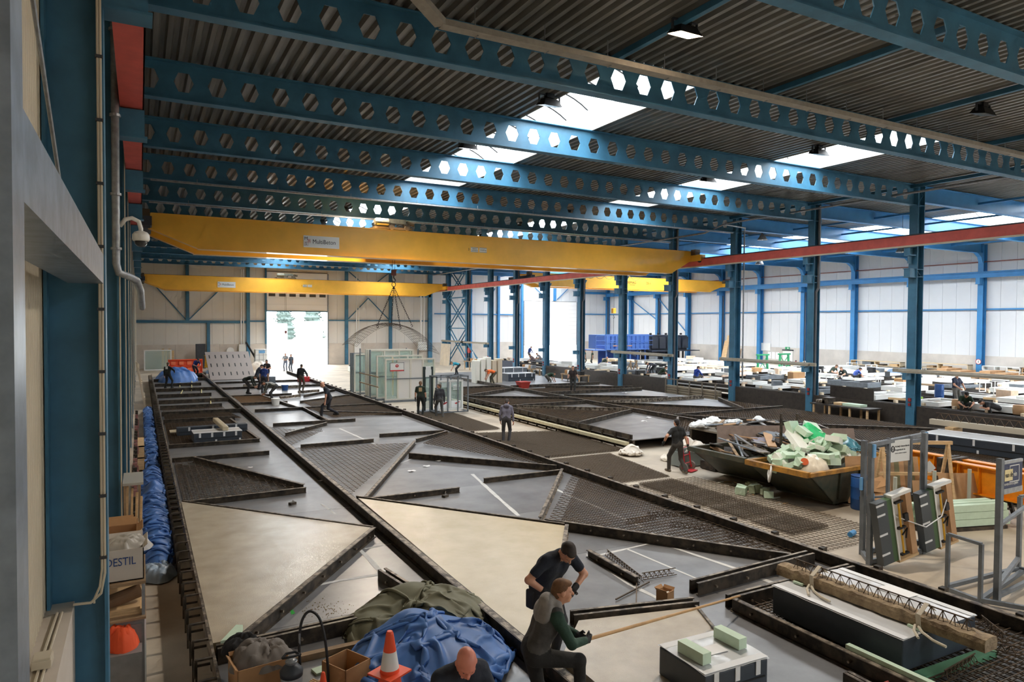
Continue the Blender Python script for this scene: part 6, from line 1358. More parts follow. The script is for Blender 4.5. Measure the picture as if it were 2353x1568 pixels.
for k in range(4): tag(MB().bar((2.0+.3*k, 76.4, 0), (2.05+.3*k, 77.9, 2.0-.2*(k % 2)), .22, .05).build('plank', WOOD), f'{ORD[k]} plank leaning at the far wall beside the glazed frame', 'plank', 'planks at the far wall')
tag(MB().box(5.0, 5.9, 76.6, 77.2, 0, 2.5).build('grey_locker', DKGREY, bevel=.02), 'tall dark grey locker at the far wall', 'locker')
fb = empty('fuse_box', 'white fuse box with pipes left of the open far door', 'fuse box', (9.2, YB-.48, 1.3)); MB().box(0, .7, -.2, .2, 0, 1.1).build('body', WHITE, fb, bevel=.02); MB().box(.05, .65, -.22, -.2, .06, 1.04).build('door', WHITE, fb)
MB().box(.1, .6, .2, .42, .3, .5).build('bracket', GALV, fb); MB().tube([(.25, 0, 1.1), (.25, 0, 9)], .07, 8).tube([(.5, 0, 1.1), (.5, 0, 9)], .05, 8).build('pipe', WHITE, fb)
fb2 = copy_tree(fb); fb2.location = (21.6, YB-.48, 1.3); fb2['label'] = 'white fuse box with pipes right of the open far door'
fb3 = copy_tree(fb); fb3.location = (29.2, YB-.5, 1.5); fb3['label'] = 'white fuse box with pipes by the far corner post'; fb3.scale = (1.6, 1, .9)
hr = empty('hose_reel', 'round hose reel on the far wall left of the open door', 'hose reel', (8.4, YB-.3, 1.7)); MB().tube([(0, -.1, 0), (0, .24, 0)], .35, 18).build('drum', GREYP, hr); MB().tube([(0, -.14, 0), (0, -.1, 0)], .38, 18).build('flange', WHITE, hr)
ib = empty('water_tank', 'caged white water tank beside the open far door', 'tank', (11.2, 76.6, 0)); MB().box(-.6, .6, -.5, .5, .2, 1.9).build('bottle', mat('tank_white', (230, 232, 230), .4), ib, bevel=.08)
for z in (.3, .8, 1.3, 1.85): MB().box(-.63, .63, -.53, -.51, z, z+.03).build('cage_bar', GALV, ib)
for x in (-.6, -.2, .2, .6): MB().box(x-.015, x+.015, -.54, -.52, .2, 1.9).build('cage_bar', GALV, ib)
MB().box(-.65, .65, -.55, .55, 0, .2).build('pallet', WOODD, ib); MB().box(-.25, .35, -.545, -.53, 1.5, 1.8).build('label', BLP, ib)
tag(MB().tube([(9.9, 77.6, 2.6), (10.6, 76.9, 1.2), (11.0, 76.2, .2)], .1, 8).build('suction_hose', BLACK), 'thick black hose leaning left of the water tank', 'hose')
rm = random.Random(5)
for k in range(14):
    x, y = 18.6+rm.uniform(0, 3.2), 66+rm.uniform(0, 9); tag(MB().cbox((0, 0, .25), (rm.uniform(.4, .9), rm.uniform(.3, .7), .5), rm.uniform(0, 3), mi=0).build('pallet_goods', [WHITE, GREYP, BLACK, SACK][k % 4], None, (x, y, .0), bevel=.03), f'{ORD[k]} bundle of goods piled on the floor right of the open door', 'goods', 'goods by the open door')
for k in range(10): tag(MB().box(17.8+.0*k, 18.5, 52+k*1.5, 53.2+k*1.5, .02, .5).build('white_block', FOAMW, bevel=.02), f'{ORD[k]} white block in the row on the floor right of the open door', 'block', 'white blocks by the aisle')
bkt = empty('white_bucket', 'white bucket on the wide bed beside the stooping workers', 'bucket', (6.3, 38.0, ZB)); MB().lathe([(.18, 0), (.22, .34), (.21, .34), (.17, .02)], n=16).build('wall', WHITE, bkt); MB().lathe([(.23, .32), (.23, .35)], n=16).build('rim', WHITE, bkt)
bk2 = copy_tree(bkt); bk2.location = (8.2, 46.0, ZB); bk2['label'] = 'blue bucket on the wide bed near the standing worker'
for ch in bk2.children: ch.data = ch.data.copy(); ch.data.materials[0] = BD
tag(MB().box(7.7, 8.4, 50.6, 51.2, ZB, .95).build('tool_box', GREYP, bevel=.03), 'grey tool box on the wide bed behind the standing worker', 'tool box')
rmc = empty('red_machine', 'small red machine at the aisle edge of the far wide bed', 'machine', (10.6, 52.0, ZB)); MB().box(-.4, .4, -.3, .3, 0, .4).build('body', RD, rmc, bevel=.06); MB().tube([(-.3, 0, .4), (-.3, 0, .6), (.3, 0, .6), (.3, 0, .4)], .03, 6).build('handle', BLACK, rmc)
for k, (x, y, rz) in enumerate(((6.8, 49.5, .2), (8.6, 47.2, -.1), (7.6, 41, .5), (9.2, 43.6, .3))): tag(MB().cbox((0, 0, .1), (1.4, .14, .16), rz).build('steel_offcut', FORMT, None, (x, y, ZB)), f'{ORD[k]} short steel offcut among the workers on the wide bed', 'offcut')
# ---- goods on and behind the beds across the aisle
for k in range(5): tag(MB().box(21.5+.43*k, 21.86+.43*k, 45.5-.06*k, 46.2-.06*k, ZB, 2.05+.12*(k % 3)).build('wall_block', FOAMW if k < 3 else mat('cream_block', (214, 200, 176), .6), bevel=.02), f'{ORD[k]} white block standing on the bed behind the man in orange', 'block', 'standing white blocks')
rbk = empty('red_tub', 'red tub on the bed right of the man in orange', 'tub', (22.9, 40.9, ZB)); MB().lathe([(.4, 0), (.52, .42), (.5, .42), (.38, .04)], n=4).build('wall', mat('tub_red', (170, 50, 40), .5), rbk, rz=.785); MB().lathe([(.55, .4), (.55, .45)], n=4).build('rim', mat('tub_red', (170, 50, 40), .5), rbk, rz=.785)
pack('taped window pack with white bands on the bed behind the red tub', 25.6, 46.6, ZB+.005, 2.4, 1.3, .55, .05, tapes=4)
pack('grey taped pack stacked behind the white banded pack', 26.3, 49.2, ZB+.005, 2.6, 1.2, .8, .05, m=GREYP, tapes=3)
# black boards between the middle columns
for n in range(-2, 6):
    if n == 2: continue
    h = 1.15
    tag(MB().box(30.95, 31.0, gy(n)+.25, gy(n+1)-.25, 0.0, h).build('black_board', FILM), f'{ORD[n+2]} black formply board between the middle columns, counted from the viewer', 'board', 'black boards between columns')
tag(MB().box(30.95, 31.0, gy(7)+.2, gy(8)-.2, 0, 1.2).build('blue_grey_board', FILMB), 'blue grey board between far middle columns behind the white blocks', 'board')
tag(MB().box(31.4, 31.44, 21.2, 23.6, 0, 1.7).build('black_board', FILM), 'raised black board behind the work table by the second middle column', 'board')
for k in range(5): tag(MB().box(30.2, 30.5, gy(2)+.4+.0*k, gy(3)-.4, .12+.15*k, .24+.15*k).build('stored_profile', mat('dusty_beam', (140, 128, 108), .7)), f'{ORD[k]} dusty beam in the low rack between the middle columns, counted from the floor', 'beam', 'beams in the low rack')
lr = empty('low_rack', 'steel rack with dusty beams between two middle columns', 'rack', (0, 0, 0))
for y in frange(gy(2)+.5, gy(3)-.5, 4): MB().box(30.1, 30.16, y, y+.07, 0, 1.3).build('post', SCR, lr); MB().box(30.1, 30.7, y, y+.07, .05, .11).build('arm', SCR, lr)
MB().box(30.1, 30.16, gy(2)+.4, gy(3)-.4, 1.24, 1.3).build('rail', SCR, lr)
# grey beams stored on the column brackets
SBM = mat('dusty_alu_beam', (158, 150, 134), .6, .2, var=.1)
def stored(y0, y1, labs, n=2, z0=2.67):
    for k in range(n):
        tag(MB().prof([(30.36+.16*k, z0+.0), (30.5+.16*k, z0), (30.5+.16*k, z0+.1+.05*k), (30.44+.16*k, z0+.13+.05*k), (30.36+.16*k, z0+.1+.05*k)], 'y', y0-.3*k, y1+.35*k).build('stored_profile', SBM), labs[k], 'beam')
stored(gy(4)-.6, gy(3)+.2 if False else gy(4)+.3, ['x', 'y'], 0)
for a, t in ((-1, 'nearest the viewer'), (1, 'behind the second visible column'), (3, 'behind the rack of dusty beams'), (9, 'by the crossed bracing'), (8, 'at the far dark bench')):
    stored(gy(a)-.3, gy(a+1)+.3, [f'front grey beam stored on the column brackets {t}', f'rear grey beam stored on the column brackets {t}'], 2)
# work table with parts by the second column
wt = empty('work_table', 'long dark work table on timber legs in front of the black boards', 'table', (0, 0, 0)); MB().box(29.75, 30.75, 20.3, 23.5, .84, .9).build('top', FILM, wt)
for y in (20.4, 21.3, 22.4, 23.3):
    for x in (29.8, 30.65): MB().box(x, x+.08, y, y+.08, 0, .84).build('leg', WOOD, wt)
for k, (y, w_, h_, m) in enumerate(((23.1, .5, .16, FORMT), (22.8, .4, .3, FORM), (22.1, .5, .12, WOOD), (21.4, 1.0, .12, FOAM))): tag(MB().box(30.0, 30.5, y-w_/2, y+w_/2, .902, .902+h_).build('table_goods', m, bevel=.01), ['worn steel tray on the long work table', 'dark open box on the long work table', 'timber piece on the long work table', 'pale foam roll on the long work table'][k], 'goods')
# tables and benches farther along the middle row
for k, (y, x) in enumerate(((44.5, 29.5), (52.6, 30.0), (64.0, 30.0))):
    t = empty('work_bench', [ 'grinder bench with timber legs near the man in the dark shirt', 'timber bench of boxes between far middle columns', 'dark bench at the far end of the middle row'][k], 'bench', (x, y, 0))
    MB().box(-.5, .5, -1.3, 1.3, .82, .9).build('top', WOODD, t)
    for yy_ in (-1.2, 0, 1.15):
        for xx in (-.45, .4): MB().box(xx, xx+.08, yy_, yy_+.08, 0, .82).build('leg', WOOD, t)
    for q in range(5): tag(MB().cbox((0, 0, .14), (.4, .3, .28), q).build('bench_goods', [BLACK, GREYP, WOOD, WHITE, CARD][(q+k) % 5], None, (x-.1, y-1.0+.5*q, .9), bevel=.02), f'{ORD[q]} item on the {["grinder", "timber", "dark"][k]} bench, counted from its near end', 'goods', 'goods on the benches')
for k in range(9): tag(MB().bar((30.05+.1*(k % 2), 70.6+.28*k, 0), (30.3, 70.8+.28*k, 2.45), .2, .04).build('pale_board', mat('whitewood', (226, 212, 190), .6)), f'{ORD[k]} tall pale board leaning behind the far bracing', 'board', 'tall pale boards')
brc = empty('push_pull_prop', 'blue and white prop leaning on the far middle column', 'prop', (0, 0, 0)); MB().bar((30.4, 62.6, .4), (30.7, 67.6, 2.9), .12, .12).build('tube', BLUE, brc); MB().bar((30.5, 65.3, 1.8), (30.4, 63.4, .4), .09, .09).build('strut', WHITE, brc)
tag(MB().tube([(30.55, 66.4, 1.9), (30.75, 66.4, 1.9)], .3, 14).build('red_reel', mat('tub_red', (170, 50, 40), .5)), 'red cable reel on the far middle column', 'reel')
cloth_heap('blue_sheet', TARPB, 26.6, 28.8, 51, 53.8, ell, ZB, .5, 'small blue sheet on the bed by the man in black', res=.12, fs=1.3, seed=81)
# ---- the right bay: rows of long tables with window frames
TBW = mat('white_table_film', (214, 216, 216), .4, var=.06); LGT = mat('pale_timber_light', (226, 206, 176), .65)
rows = [(32.6, 36.4, 12, 66), (37.2, 41.2, 14, 54), (42.4, 46.4, 17, 56), (47.6, 51.4, 19, 58), (52.4, 55.6, 22, 46)]
for k, (x0, x1, y0, y1) in enumerate(rows):
    t = empty('casting_table', f'{ORD[k]} long casting table row in the right bay, counted from the middle columns', 'casting table', (0, 0, 0))
    n = int((y1-y0)/4)
    me = MB().box(x0, x1, 0, (y1-y0)/n-.05, .72, .8).mesh('table_top', TBW)
    for i in range(n): inst('table_top', me, t, (0, y0+i*(y1-y0)/n, 0))
    MB().box(x0+.1, x1-.1, y0, y1, .5, .72).build('frame', FORM, t)
    lgm = MB().box(-.06, .06, -.06, .06, 0, .5).mesh('leg', FORM)
    for i in range(n+1):
        for x in (x0+.2, x1-.2): inst('leg', lgm, t, (x, min(y1-.1, y0+.1+i*(y1-y0)/n), 0))
    for x in (x0, (x0+x1)/2, x1-.1): MB().box(x, x+.1, y0, y1, .8, 1.0).build('side_rail', FILM, t)
    bl = MB().box(-.1, .1, -.06, .06, .8, 1.12).mesh('timber_stop', LGT)
    for i in range(int((y1-y0)/1.4)): inst('timber_stop', bl, t, (x0+.25, y0+.6+i*1.4, 0))
    R3_ = random.Random(20+k)
    for i in range(int((y1-y0)/3.2)):
        y = y0+1.2+i*3.2; w_ = R3_.uniform(.9, 1.3); h_ = R3_.uniform(.14, .3)
        o = empty('embedded_frame', f'{ORD[i]} white window frame on the {ORD[k]} casting table row of the right bay', 'window frame', ((x0+x1)/2+R3_.uniform(-.5, .5), y, 1.0), R3_.choice((0, PI/2, 0)), 'window frames on the casting tables')
        m = [WHITE, WHITE, WHITE, GREYP][R3_.randrange(4)]; L_ = 1.3*w_
        MB().box(-L_, L_, -.65, -.5, 0, h_).box(-L_, L_, .5, .65, 0, h_).box(-L_, -L_+.15, -.5, .5, 0, h_).box(L_-.15, L_, -.5, .5, 0, h_).box(-.08, .08, -.5, .5, 0, h_).build('frame', m, o); MB().box(-L_+.15, L_-.15, -.5, .5, .04, .07).build('film', TBW if i % 2 else FILM, o)
# pale timber moulds behind
for k in range(16): tag(MB().box(43+.0*k, 44.6, 40+k*1.25, 41.0+k*1.25, .82, 1.15).build('timber_mould', LGT), f'{ORD[k]} pale timber mould on the third table row, counted from the front', 'mould', 'timber moulds') if k < 16 else None
for k in range(7): tag(MB().box(53.0, 55, 25+k*1.0, 25.7+k*1.0, 1.02, 1.4+.1*(k % 3)).build('timber_box', PLY), f'{ORD[k]} plywood box on the row along the white wall, counted from the front', 'box', 'plywood boxes')
for k in range(12): tag(MB().bar((33.2+.12*k, 43+.2*(k % 5), .8), (33.3+.15*k, 43.2+.25*(k % 4), 1.9), .06, .05).build('timber_stake', WOODD), f'{ORD[k]} upright timber stake beside the middle columns', 'stake', 'timber stakes')
gt = None
for k, (x, y) in enumerate(((46.5, 41.5), (49.6, 41.9))):
    o = empty('green_trestle', ['green steel trestle in the right bay, nearer one', 'green steel trestle in the right bay, farther one'][k], 'trestle', (x, y, .8))
    for s in (-1, 1):
        MB().bar((s*.6, 0, 0), (s*.5, 0, 1.4), .14, .14).build('leg', GREENP, o)
    MB().bar((-.7, 0, 1.45), (.7, 0, 1.45), .2, .12).build('beam', GREENP, o); MB().bar((-.55, 0, .1), (.5, 0, 1.3), .05, .05).bar((.55, 0, .1), (-.5, 0, 1.3), .05, .05).build('brace', GREENP, o)
bd2 = copy_tree(br); bd2.location = (37.45, 21.55, .8); bd2['label'] = 'blue drum beside the man in the navy polo shirt'
tag(MB().lathe([(.1, 0), (.12, .24)], (34.2, 20.6, 1.02), 14).build('green_can', mat('lime_green', (150, 200, 60), .5)), 'small lime green can on the nearest table row', 'can')
for k, (x, y) in enumerate(((33.3, 18.3), (33.4, 15.8))): tag(MB().lathe([(.24, 0), (.26, .2), (.24, .4)], (x, y, 1.0), 16).build('cable_spool', PLY, smooth=True), ['tan cable spool left of the crouching man in green', 'tan cable spool right of the crouching man in green'][k], 'spool')
cloth_heap('white_sheet', PAPER, 47.5, 50.5, 26.4, 28.4, ell, 1.0, .5, 'white plastic sheet on a table behind the navy polo man', 'sheet', .15, 1, 91)
cloth_heap('blue_tarp', mat('grey_blue_tarp', (110, 132, 156), .6), 51.5, 55, 31.5, 34.6, ell, 1.0, .8, 'grey blue tarp heap at the shelves of the white wall', res=.15, fs=.9, seed=93)
# blue mixing machine
MBL = mat('machine_blue', (86, 126, 200), .45); MDK = mat('machine_dark', (52, 58, 70), .5)
mc = empty('battery_mould', 'big blue and dark battery mould machine on a raised frame', 'machine', (0, 0, 0))
X0, X1, XM, YM = 43.5, 55.0, 49.4, 60.0
MB().box(X0, XM, YM, YM+3, 2.1, 3.6).build('blue_body', MBL, mc); MB().box(XM, X1, YM, YM+3, 1.9, 3.55).build('dark_body', MDK, mc)
for i in range(10):
    x = X0+.2+i*(XM-X0-.3)/10; MB().box(x, x+.09, YM-.14, YM, 2.0, 3.65).build('rib', MBL, mc)
MB().box(X0, XM, YM-.16, YM, 3.55, 3.68).box(X0, XM, YM-.16, YM, 2.0, 2.14).box(X0, XM, YM-.12, YM, 2.75, 2.85).build('flange', MBL, mc); MB().box(X0+1.0, X0+3.5, YM-.18, YM-.14, 2.4, 2.5).build('stripe', ORANGE, mc)
for i in range(5):
    x = XM+.3+i*1.1; MB().box(x, x+.85, YM-.25, YM, 2.1, 3.4).build('mould_plate', MDK, mc); MB().lathe([(.14, 0), (.14, .2)], (x+.4, YM+.5, 3.6), 10).build('cap', BLACK, mc)
for i in range(6):
    x = X0+.3+i*1.05; MB().box(x, x+.12, YM+.1, YM+.25, 0, 2.1).build('leg', MBL if x < XM else MDK, mc); MB().bar((x, YM, 2.0), (x+.9, YM-1.1, 1.35), .08, .1).build('chute', MDK, mc)
for i in range(5): x = XM+.3+i*1.2; MB().box(x, x+.12, YM+.1, YM+.25, 0, 1.9).build('leg', MDK, mc)
MB().box(X0-1.6, X0, YM-.2, YM+2, 1.95, 2.05).build('platform', MBL, mc); MB().box(XM-.4, X1+.9, YM-1.1, YM, 1.8, 1.9).build('platform', MDK, mc)
for (a, b_) in ((X0-1.6, X0),): 
    for z in (2.5, 3.0, 3.5): MB().box(a, b_+6, YM-.62, YM-.58, z, z+.05).build('guard_rail', MBL, mc)
    for i in range(6): x = a+i*1.4; MB().box(x, x+.06, YM-.62, YM-.56, 2.0, 3.55).build('guard_post', MBL, mc)
MB().box(X0+.2, XM, YM+1.4, YM+1.5, 0, 2.0).build('back_panel', mat('deep_blue_panel', (38, 76, 150), .5), mc); MB().box(XM, X1, YM+1.2, YM+1.3, 0, 1.9).build('back_panel', mat('navy_panel', (40, 46, 66), .6), mc)
for k in range(2): tag(MB().bar((56.2, 55.6+.4*k, .0), (57.3, 55.9+.4*k, 3.6-.6*k), .3, .06).build('tall_plank', WOOD), ['tall plank leaning on the white wall right of the blue machine', 'shorter plank leaning beside the tall one'][k], 'plank')
ld = empty('timber_ladder_rack', 'small timber rack of rungs against the white wall right of the machine', 'rack', (56.6, 54.3, 0)); 
for s in (-.4, .4): MB().bar((0, s, 0), (.5, s, 2.2), .08, .08).build('rail', WOODD, ld)
for z in (.3, .7, 1.1, 1.5, 1.9): MB().box(z*.23-.05, z*.23+.05, -.4, .4, z, z+.06).build('rung', WOODD, ld)
# shelving along the white wall
def shelf(short, label, y0, y1, h, levels, dv, m, x0=56.3):
    o = empty('timber_shelf', label, 'shelf', (0, 0, 0))
    for z in frange(.2, h, levels): MB().box(x0, 57.0, y0, y1, z, z+.05).build('shelf_board', m, o)
    for y in frange(y0, y1-.06, dv): MB().box(x0, 56.98, y, y+.06, 0, h+.05).build('upright', m, o)
    R4 = random.Random(int(y0))
    for lv, z in enumerate(frange(.2, h, levels)[:-1]):
        for q in range(int((y1-y0)/1.2)):
            if R4.random() < .75:
                y = y0+.3+q*1.2; tag(MB().box(x0+.06, 56.9, y, y+R4.uniform(.4, .9), z+.05, z+.05+R4.uniform(.12, .28)).build('shelf_goods', R4.choice((WOODD, FORM, WOOD, GREYP, CARD)), bevel=.01), f'{ORD[q]} stack of parts on the {ORD[lv]} board of the {short}', 'goods', 'goods on the wall shelves')
LT = mat('pale_shelf_timber', (214, 192, 156), .65)
shelf('shelf behind the second wall column', 'long pale timber shelf on the white wall behind the second column', gy(3)+.4, gy(4)-.4, 1.65, 4, 2, LT)
shelf('shelf behind the near column', 'long pale timber shelf on the white wall behind the near column', gy(2)+.4, gy(3)-.4, 1.75, 4, 2, LT)
shelf('white pigeonhole shelf', 'white pigeonhole shelf at the right end of the white wall', gy(1)+2.2, gy(2)-.6, 1.75, 5, 3, WHITE); shelf('brown pigeonhole shelf', 'brown pigeonhole shelf at the far right of the picture', gy(0)+1.5, gy(1)+2.1, 1.75, 4, 3, PLY)
d3 = struct(empty('door_3', '', None), 'white door with a dark closer in the right wall plinth'); MB().box(57.42, 57.5, 47.5, 48.7, 0, 2.2).build('leaf', WHITE, d3); MB().box(57.38, 57.5, 47.45, 48.75, 2.2, 2.32).build('head', DKGREY, d3); MB().box(57.38, 57.42, 47.7, 47.76, 1.05, 1.2).build('handle', DKGREY, d3)
ex = empty('exit_sign', 'small green exit sign above the white door in the right wall', 'sign', (57.4, 48.1, 2.33)); MB().box(-.03, .03, -.25, .25, 0, .25).build('plate', mat('exit_green', (40, 150, 96), .5), ex); MB().box(-.04, -.03, -.16, .0, .07, .18).build('pictogram', WHITE, ex)
ns = empty('no_entry_sign', 'round white sign with a red ring on a right wall column', 'sign', (56.98, gy(2), 2.05), 0, rot=(0, -PI/2, 0)); MB().lathe([(.2, 0), (.2, .015)], n=24).build('plate', WHITE, ns); MB().tube([(.19*math.cos(a), .19*math.sin(a), .02) for a in frange(0, 2*PI, 24)], .02, 6, cap=False).build('ring', REDT, ns); MB().box(-.09, .09, -.02, .02, .016, .02).build('figure', BLKT, ns)
for k in range(3): tag(MB().box(57.46, 57.49, 49.2+.5*k, 49.6+.5*k, 1.3, 2.0).build('notice', PAPER), f'{ORD[k]} white notice left of the white door on the right wall', 'notice', 'notices on the right wall')
tag(MB().box(57.46, 57.49, 50.3, 52.0, 2.1, 2.9).build('poster', WHITE), 'large white poster on the right wall plinth', 'poster')
fe = empty('fire_extinguisher', 'red fire extinguisher right of the white door', 'fire extinguisher', (57.2, 46.9, .6)); MB().lathe([(.1, 0), (.11, .05), (.11, .5), (.05, .6)], n=14).build('cylinder', mat('extinguisher_red', (206, 40, 40), .4), fe, smooth=True); MB().box(-.04, .04, -.06, .06, .6, .7).build('valve', BLACK, fe); MB().box(.1, .3, -.1, .1, .2, .3).build('bracket', DKGREY, fe)

# ---- loose goods on the table rows of the right bay
RB = random.Random(77); PINKT = mat('pinkish_timber', (214, 186, 160), .7, var=.08); DRK = mat('dark_goods', (56, 58, 60), .6)
for k in range(64):
    x0, x1, y0, y1 = rows[RB.choice((0, 0, 1, 1, 2, 2, 3, 4))]; x, y = RB.uniform(x0+.5, x1-.5), RB.uniform(y0+.5, y1-1); L_ = RB.uniform(.8, 2.6)
    tag(MB().cbox((0, 0, .05), (.12, L_, .1), RB.choice((0, 0, .3, 1.57, -.4))).build('loose_batten', RB.choice((LGT, PINKT, WOODD, WOOD)), None, (x, y, 1.02)), 'loose timber batten lying on the casting tables of the right bay', 'batten', 'loose battens in the right bay')
for k in range(46):
    x0, x1, y0, y1 = rows[RB.choice((0, 1, 1, 2, 2, 3, 3, 4))]; x, y = RB.uniform(x0+.5, x1-.5), RB.uniform(y0+.5, y1-1); h_ = RB.uniform(.18, .55)
    tag(MB().cbox((0, 0, h_/2), (RB.uniform(.3, .9), RB.uniform(.3, 1.1), h_), RB.uniform(0, 1.5)).build('table_goods', RB.choice((WHITE, DRK, GREYP, PINKT, CARD, BLACK, WHITE)), None, (x, y, 1.0), bevel=.02), 'box or block standing on the casting tables of the right bay', 'goods', 'loose goods in the right bay')
for k in range(22):
    x0, x1, y0, y1 = rows[RB.choice((1, 2, 3, 4))]; x, y = RB.uniform(x0+.6, x1-.6), RB.uniform(y0+.5, y1-1)
    o = empty('white_trestle', 'small white steel frame stood up on the casting tables of the right bay', 'steel frame', (x, y, 1.0), RB.uniform(0, 3), 'small steel frames in the right bay')
    MB().box(-.5, .5, -.02, .02, .5, .54).build('rail', WHITE, o); MB().box(-.5, .5, -.02, .02, .0, .04).build('rail', WHITE, o)
    for x_ in (-.5, -.02, .46): MB().box(x_, x_+.04, -.02, .02, .04, .5).build('post', WHITE, o)
# ================================================================== people: smooth skinned bodies grown from joints
class Body:
    """implicit surface of tapered limbs and ellipsoids, meshed with surface nets"""
    def __init__(s): s.p = []
    def cone(s, a, b, r1, r2, m, k=.03): s.p.append(('c', np.array(a, float), np.array(b, float), r1, r2, m, k))
    def ell(s, c, r, m, k=.03, M=None): s.p.append(('e', np.array(c, float), np.array(r, float), np.array(M if M is not None else np.eye(3), float), None, m, k))
    def mesh(s, name, mats, h):
        lo = np.full(3, 1e9); hi = -lo
        for q in s.p:
            if q[0] == 'c': a = np.minimum(q[1]-q[3], q[2]-q[4]); b = np.maximum(q[1]+q[3], q[2]+q[4])
            else: R = q[2].max(); a, b = q[1]-R, q[1]+R
            lo = np.minimum(lo, a); hi = np.maximum(hi, b)
        lo = lo-3*h; n = np.ceil((hi+3*h-lo)/h).astype(int)+1
        D = np.full(n, .25, np.float32); Mi = np.zeros(n, np.int8); Bd = np.full(n, 9., np.float32)
        ax = [lo[i]+h*np.arange(n[i]) for i in range(3)]
        for q in s.p:
            k = q[6]; mg = max(k, h)*1.6+2*h
            if q[0] == 'c': a = np.minimum(q[1]-q[3], q[2]-q[4])-mg; b = np.maximum(q[1]+q[3], q[2]+q[4])+mg
            else: R = q[2].max()+mg; a, b = q[1]-R, q[1]+R
            i0 = np.clip(((a-lo)/h).astype(int), 0, n-1); i1 = np.clip(np.ceil((b-lo)/h).astype(int)+1, 1, n)
            sl = tuple(slice(i0[i], i1[i]) for i in range(3))
            X, Y, Z = np.meshgrid(ax[0][sl[0]], ax[1][sl[1]], ax[2][sl[2]], indexing='ij', sparse=True)
            if q[0] == 'c':
                ba = q[2]-q[1]; L2 = max(ba@ba, 1e-9); px, py, pz = X-q[1][0], Y-q[1][1], Z-q[1][2]
                t = np.clip((px*ba[0]+py*ba[1]+pz*ba[2])/L2, 0, 1)
                d = np.sqrt((px-t*ba[0])**2+(py-t*ba[1])**2+(pz-t*ba[2])**2)-(q[3]+(q[4]-q[3])*t)
            else:
                M = q[3]; px, py, pz = X-q[1][0], Y-q[1][1], Z-q[1][2]; r = q[2]
                u = [(M[0][i]*px+M[1][i]*py+M[2][i]*pz) for i in range(3)]
                k0 = np.sqrt((u[0]/r[0])**2+(u[1]/r[1])**2+(u[2]/r[2])**2)+1e-9; k1 = np.sqrt((u[0]/r[0]**2)**2+(u[1]/r[1]**2)**2+(u[2]/r[2]**2)**2)+1e-9
                d = k0*(k0-1)/k1
            d = d.astype(np.float32); o = D[sl]; hh = np.maximum(k-np.abs(o-d), 0)/k
            D[sl] = np.minimum(o, d)-hh*hh*k*.25
            bt = d < Bd[sl]; Mi[sl] = np.where(bt, q[5], Mi[sl]); Bd[sl] = np.where(bt, d, Bd[sl])
        neg = D < 0; c = tuple(n-1); acc = np.zeros(c+(3,), np.float32); cnt = np.zeros(c, np.int16)
        def sh(A, o): return A[o[0]:o[0]+c[0], o[1]:o[1]+c[1], o[2]:o[2]+c[2]]
        cor = [(i, j, k) for i in (0, 1) for j in (0, 1) for k in (0, 1)]
        for ca in cor:
            for axs in range(3):
                if ca[axs]: continue
                cb = list(ca); cb[axs] = 1; da, db = sh(D, ca), sh(D, cb); m = (da < 0) != (db < 0)
                if not m.any(): continue
                t = da[m]/(da[m]-db[m]); v = np.tile(np.array(ca, np.float32), (len(t), 1)); v[:, axs] += t
                acc[m] += v; cnt[m] += 1
        act = cnt > 0; ids = np.full(c, -1, np.int64); ids[act] = np.arange(act.sum()); I = np.argwhere(act)
        V = (I+acc[act]/cnt[act][:, None])*h+lo
        FM = Mi[:-1, :-1, :-1][act]; F = []; FMI = []
        for axs in range(3):
            u, w = (axs+1) % 3, (axs+2) % 3
            s0 = [slice(None)]*3; s1 = [slice(None)]*3; s0[axs] = slice(0, -1); s1[axs] = slice(1, None)
            a, b = neg[tuple(s0)], neg[tuple(s1)]; E = np.argwhere(a != b)
            E = E[(E[:, u] > 0) & (E[:, w] > 0) & (E[:, u] < n[u]-1) & (E[:, w] < n[w]-1)]
            if not len(E): continue
            def cell(du, dw): Q = E.copy(); Q[:, u] += du; Q[:, w] += dw; return ids[Q[:, 0], Q[:, 1], Q[:, 2]]
            q = np.stack([cell(-1, -1), cell(0, -1), cell(0, 0), cell(-1, 0)], 1); fl = ~a[E[:, 0], E[:, 1], E[:, 2]]
            q[fl] = q[fl][:, ::-1]; F.append(q); FMI.append(Mi[E[:, 0], E[:, 1], E[:, 2]])
        F = np.concatenate(F); FMI = np.concatenate(FMI)
        me = bpy.data.meshes.new(name); me.vertices.add(len(V)); me.vertices.foreach_set('co', V.astype(np.float32).ravel())
        me.loops.add(F.size); me.loops.foreach_set('vertex_index', F.astype(np.int32).ravel())
        me.polygons.add(len(F)); me.polygons.foreach_set('loop_start', np.arange(0, F.size, 4, dtype=np.int32)); me.polygons.foreach_set('loop_total', np.full(len(F), 4, np.int32))
        for m in mats: me.materials.append(m)
        me.polygons.foreach_set('material_index', FMI.astype(np.int32)); me.polygons.foreach_set('use_smooth', np.ones(len(F), bool))
        me.update(calc_edges=True); me.validate(); return me
def ik(a, t, l1, l2, pole):
    a, t, pole = map(lambda q: np.array(q, float), (a, t, pole)); d = t-a; L = np.linalg.norm(d); L2 = min(L, (l1+l2)*.995); d = d/max(L, 1e-6); t = a+d*L2
    x = (l1*l1-l2*l2+L2*L2)/(2*L2); hgt = math.sqrt(max(l1*l1-x*x, 1e-6)); pole = pole-d*(pole@d); pole = pole/max(np.linalg.norm(pole), 1e-6)
    return a+d*x+pole*hgt, t
def rotx(a): c, s = math.cos(a), math.sin(a); return np.array([[1, 0, 0], [0, c, -s], [0, s, c]])
def rotz(a): c, s = math.cos(a), math.sin(a); return np.array([[c, -s, 0], [s, c, 0], [0, 0, 1]])
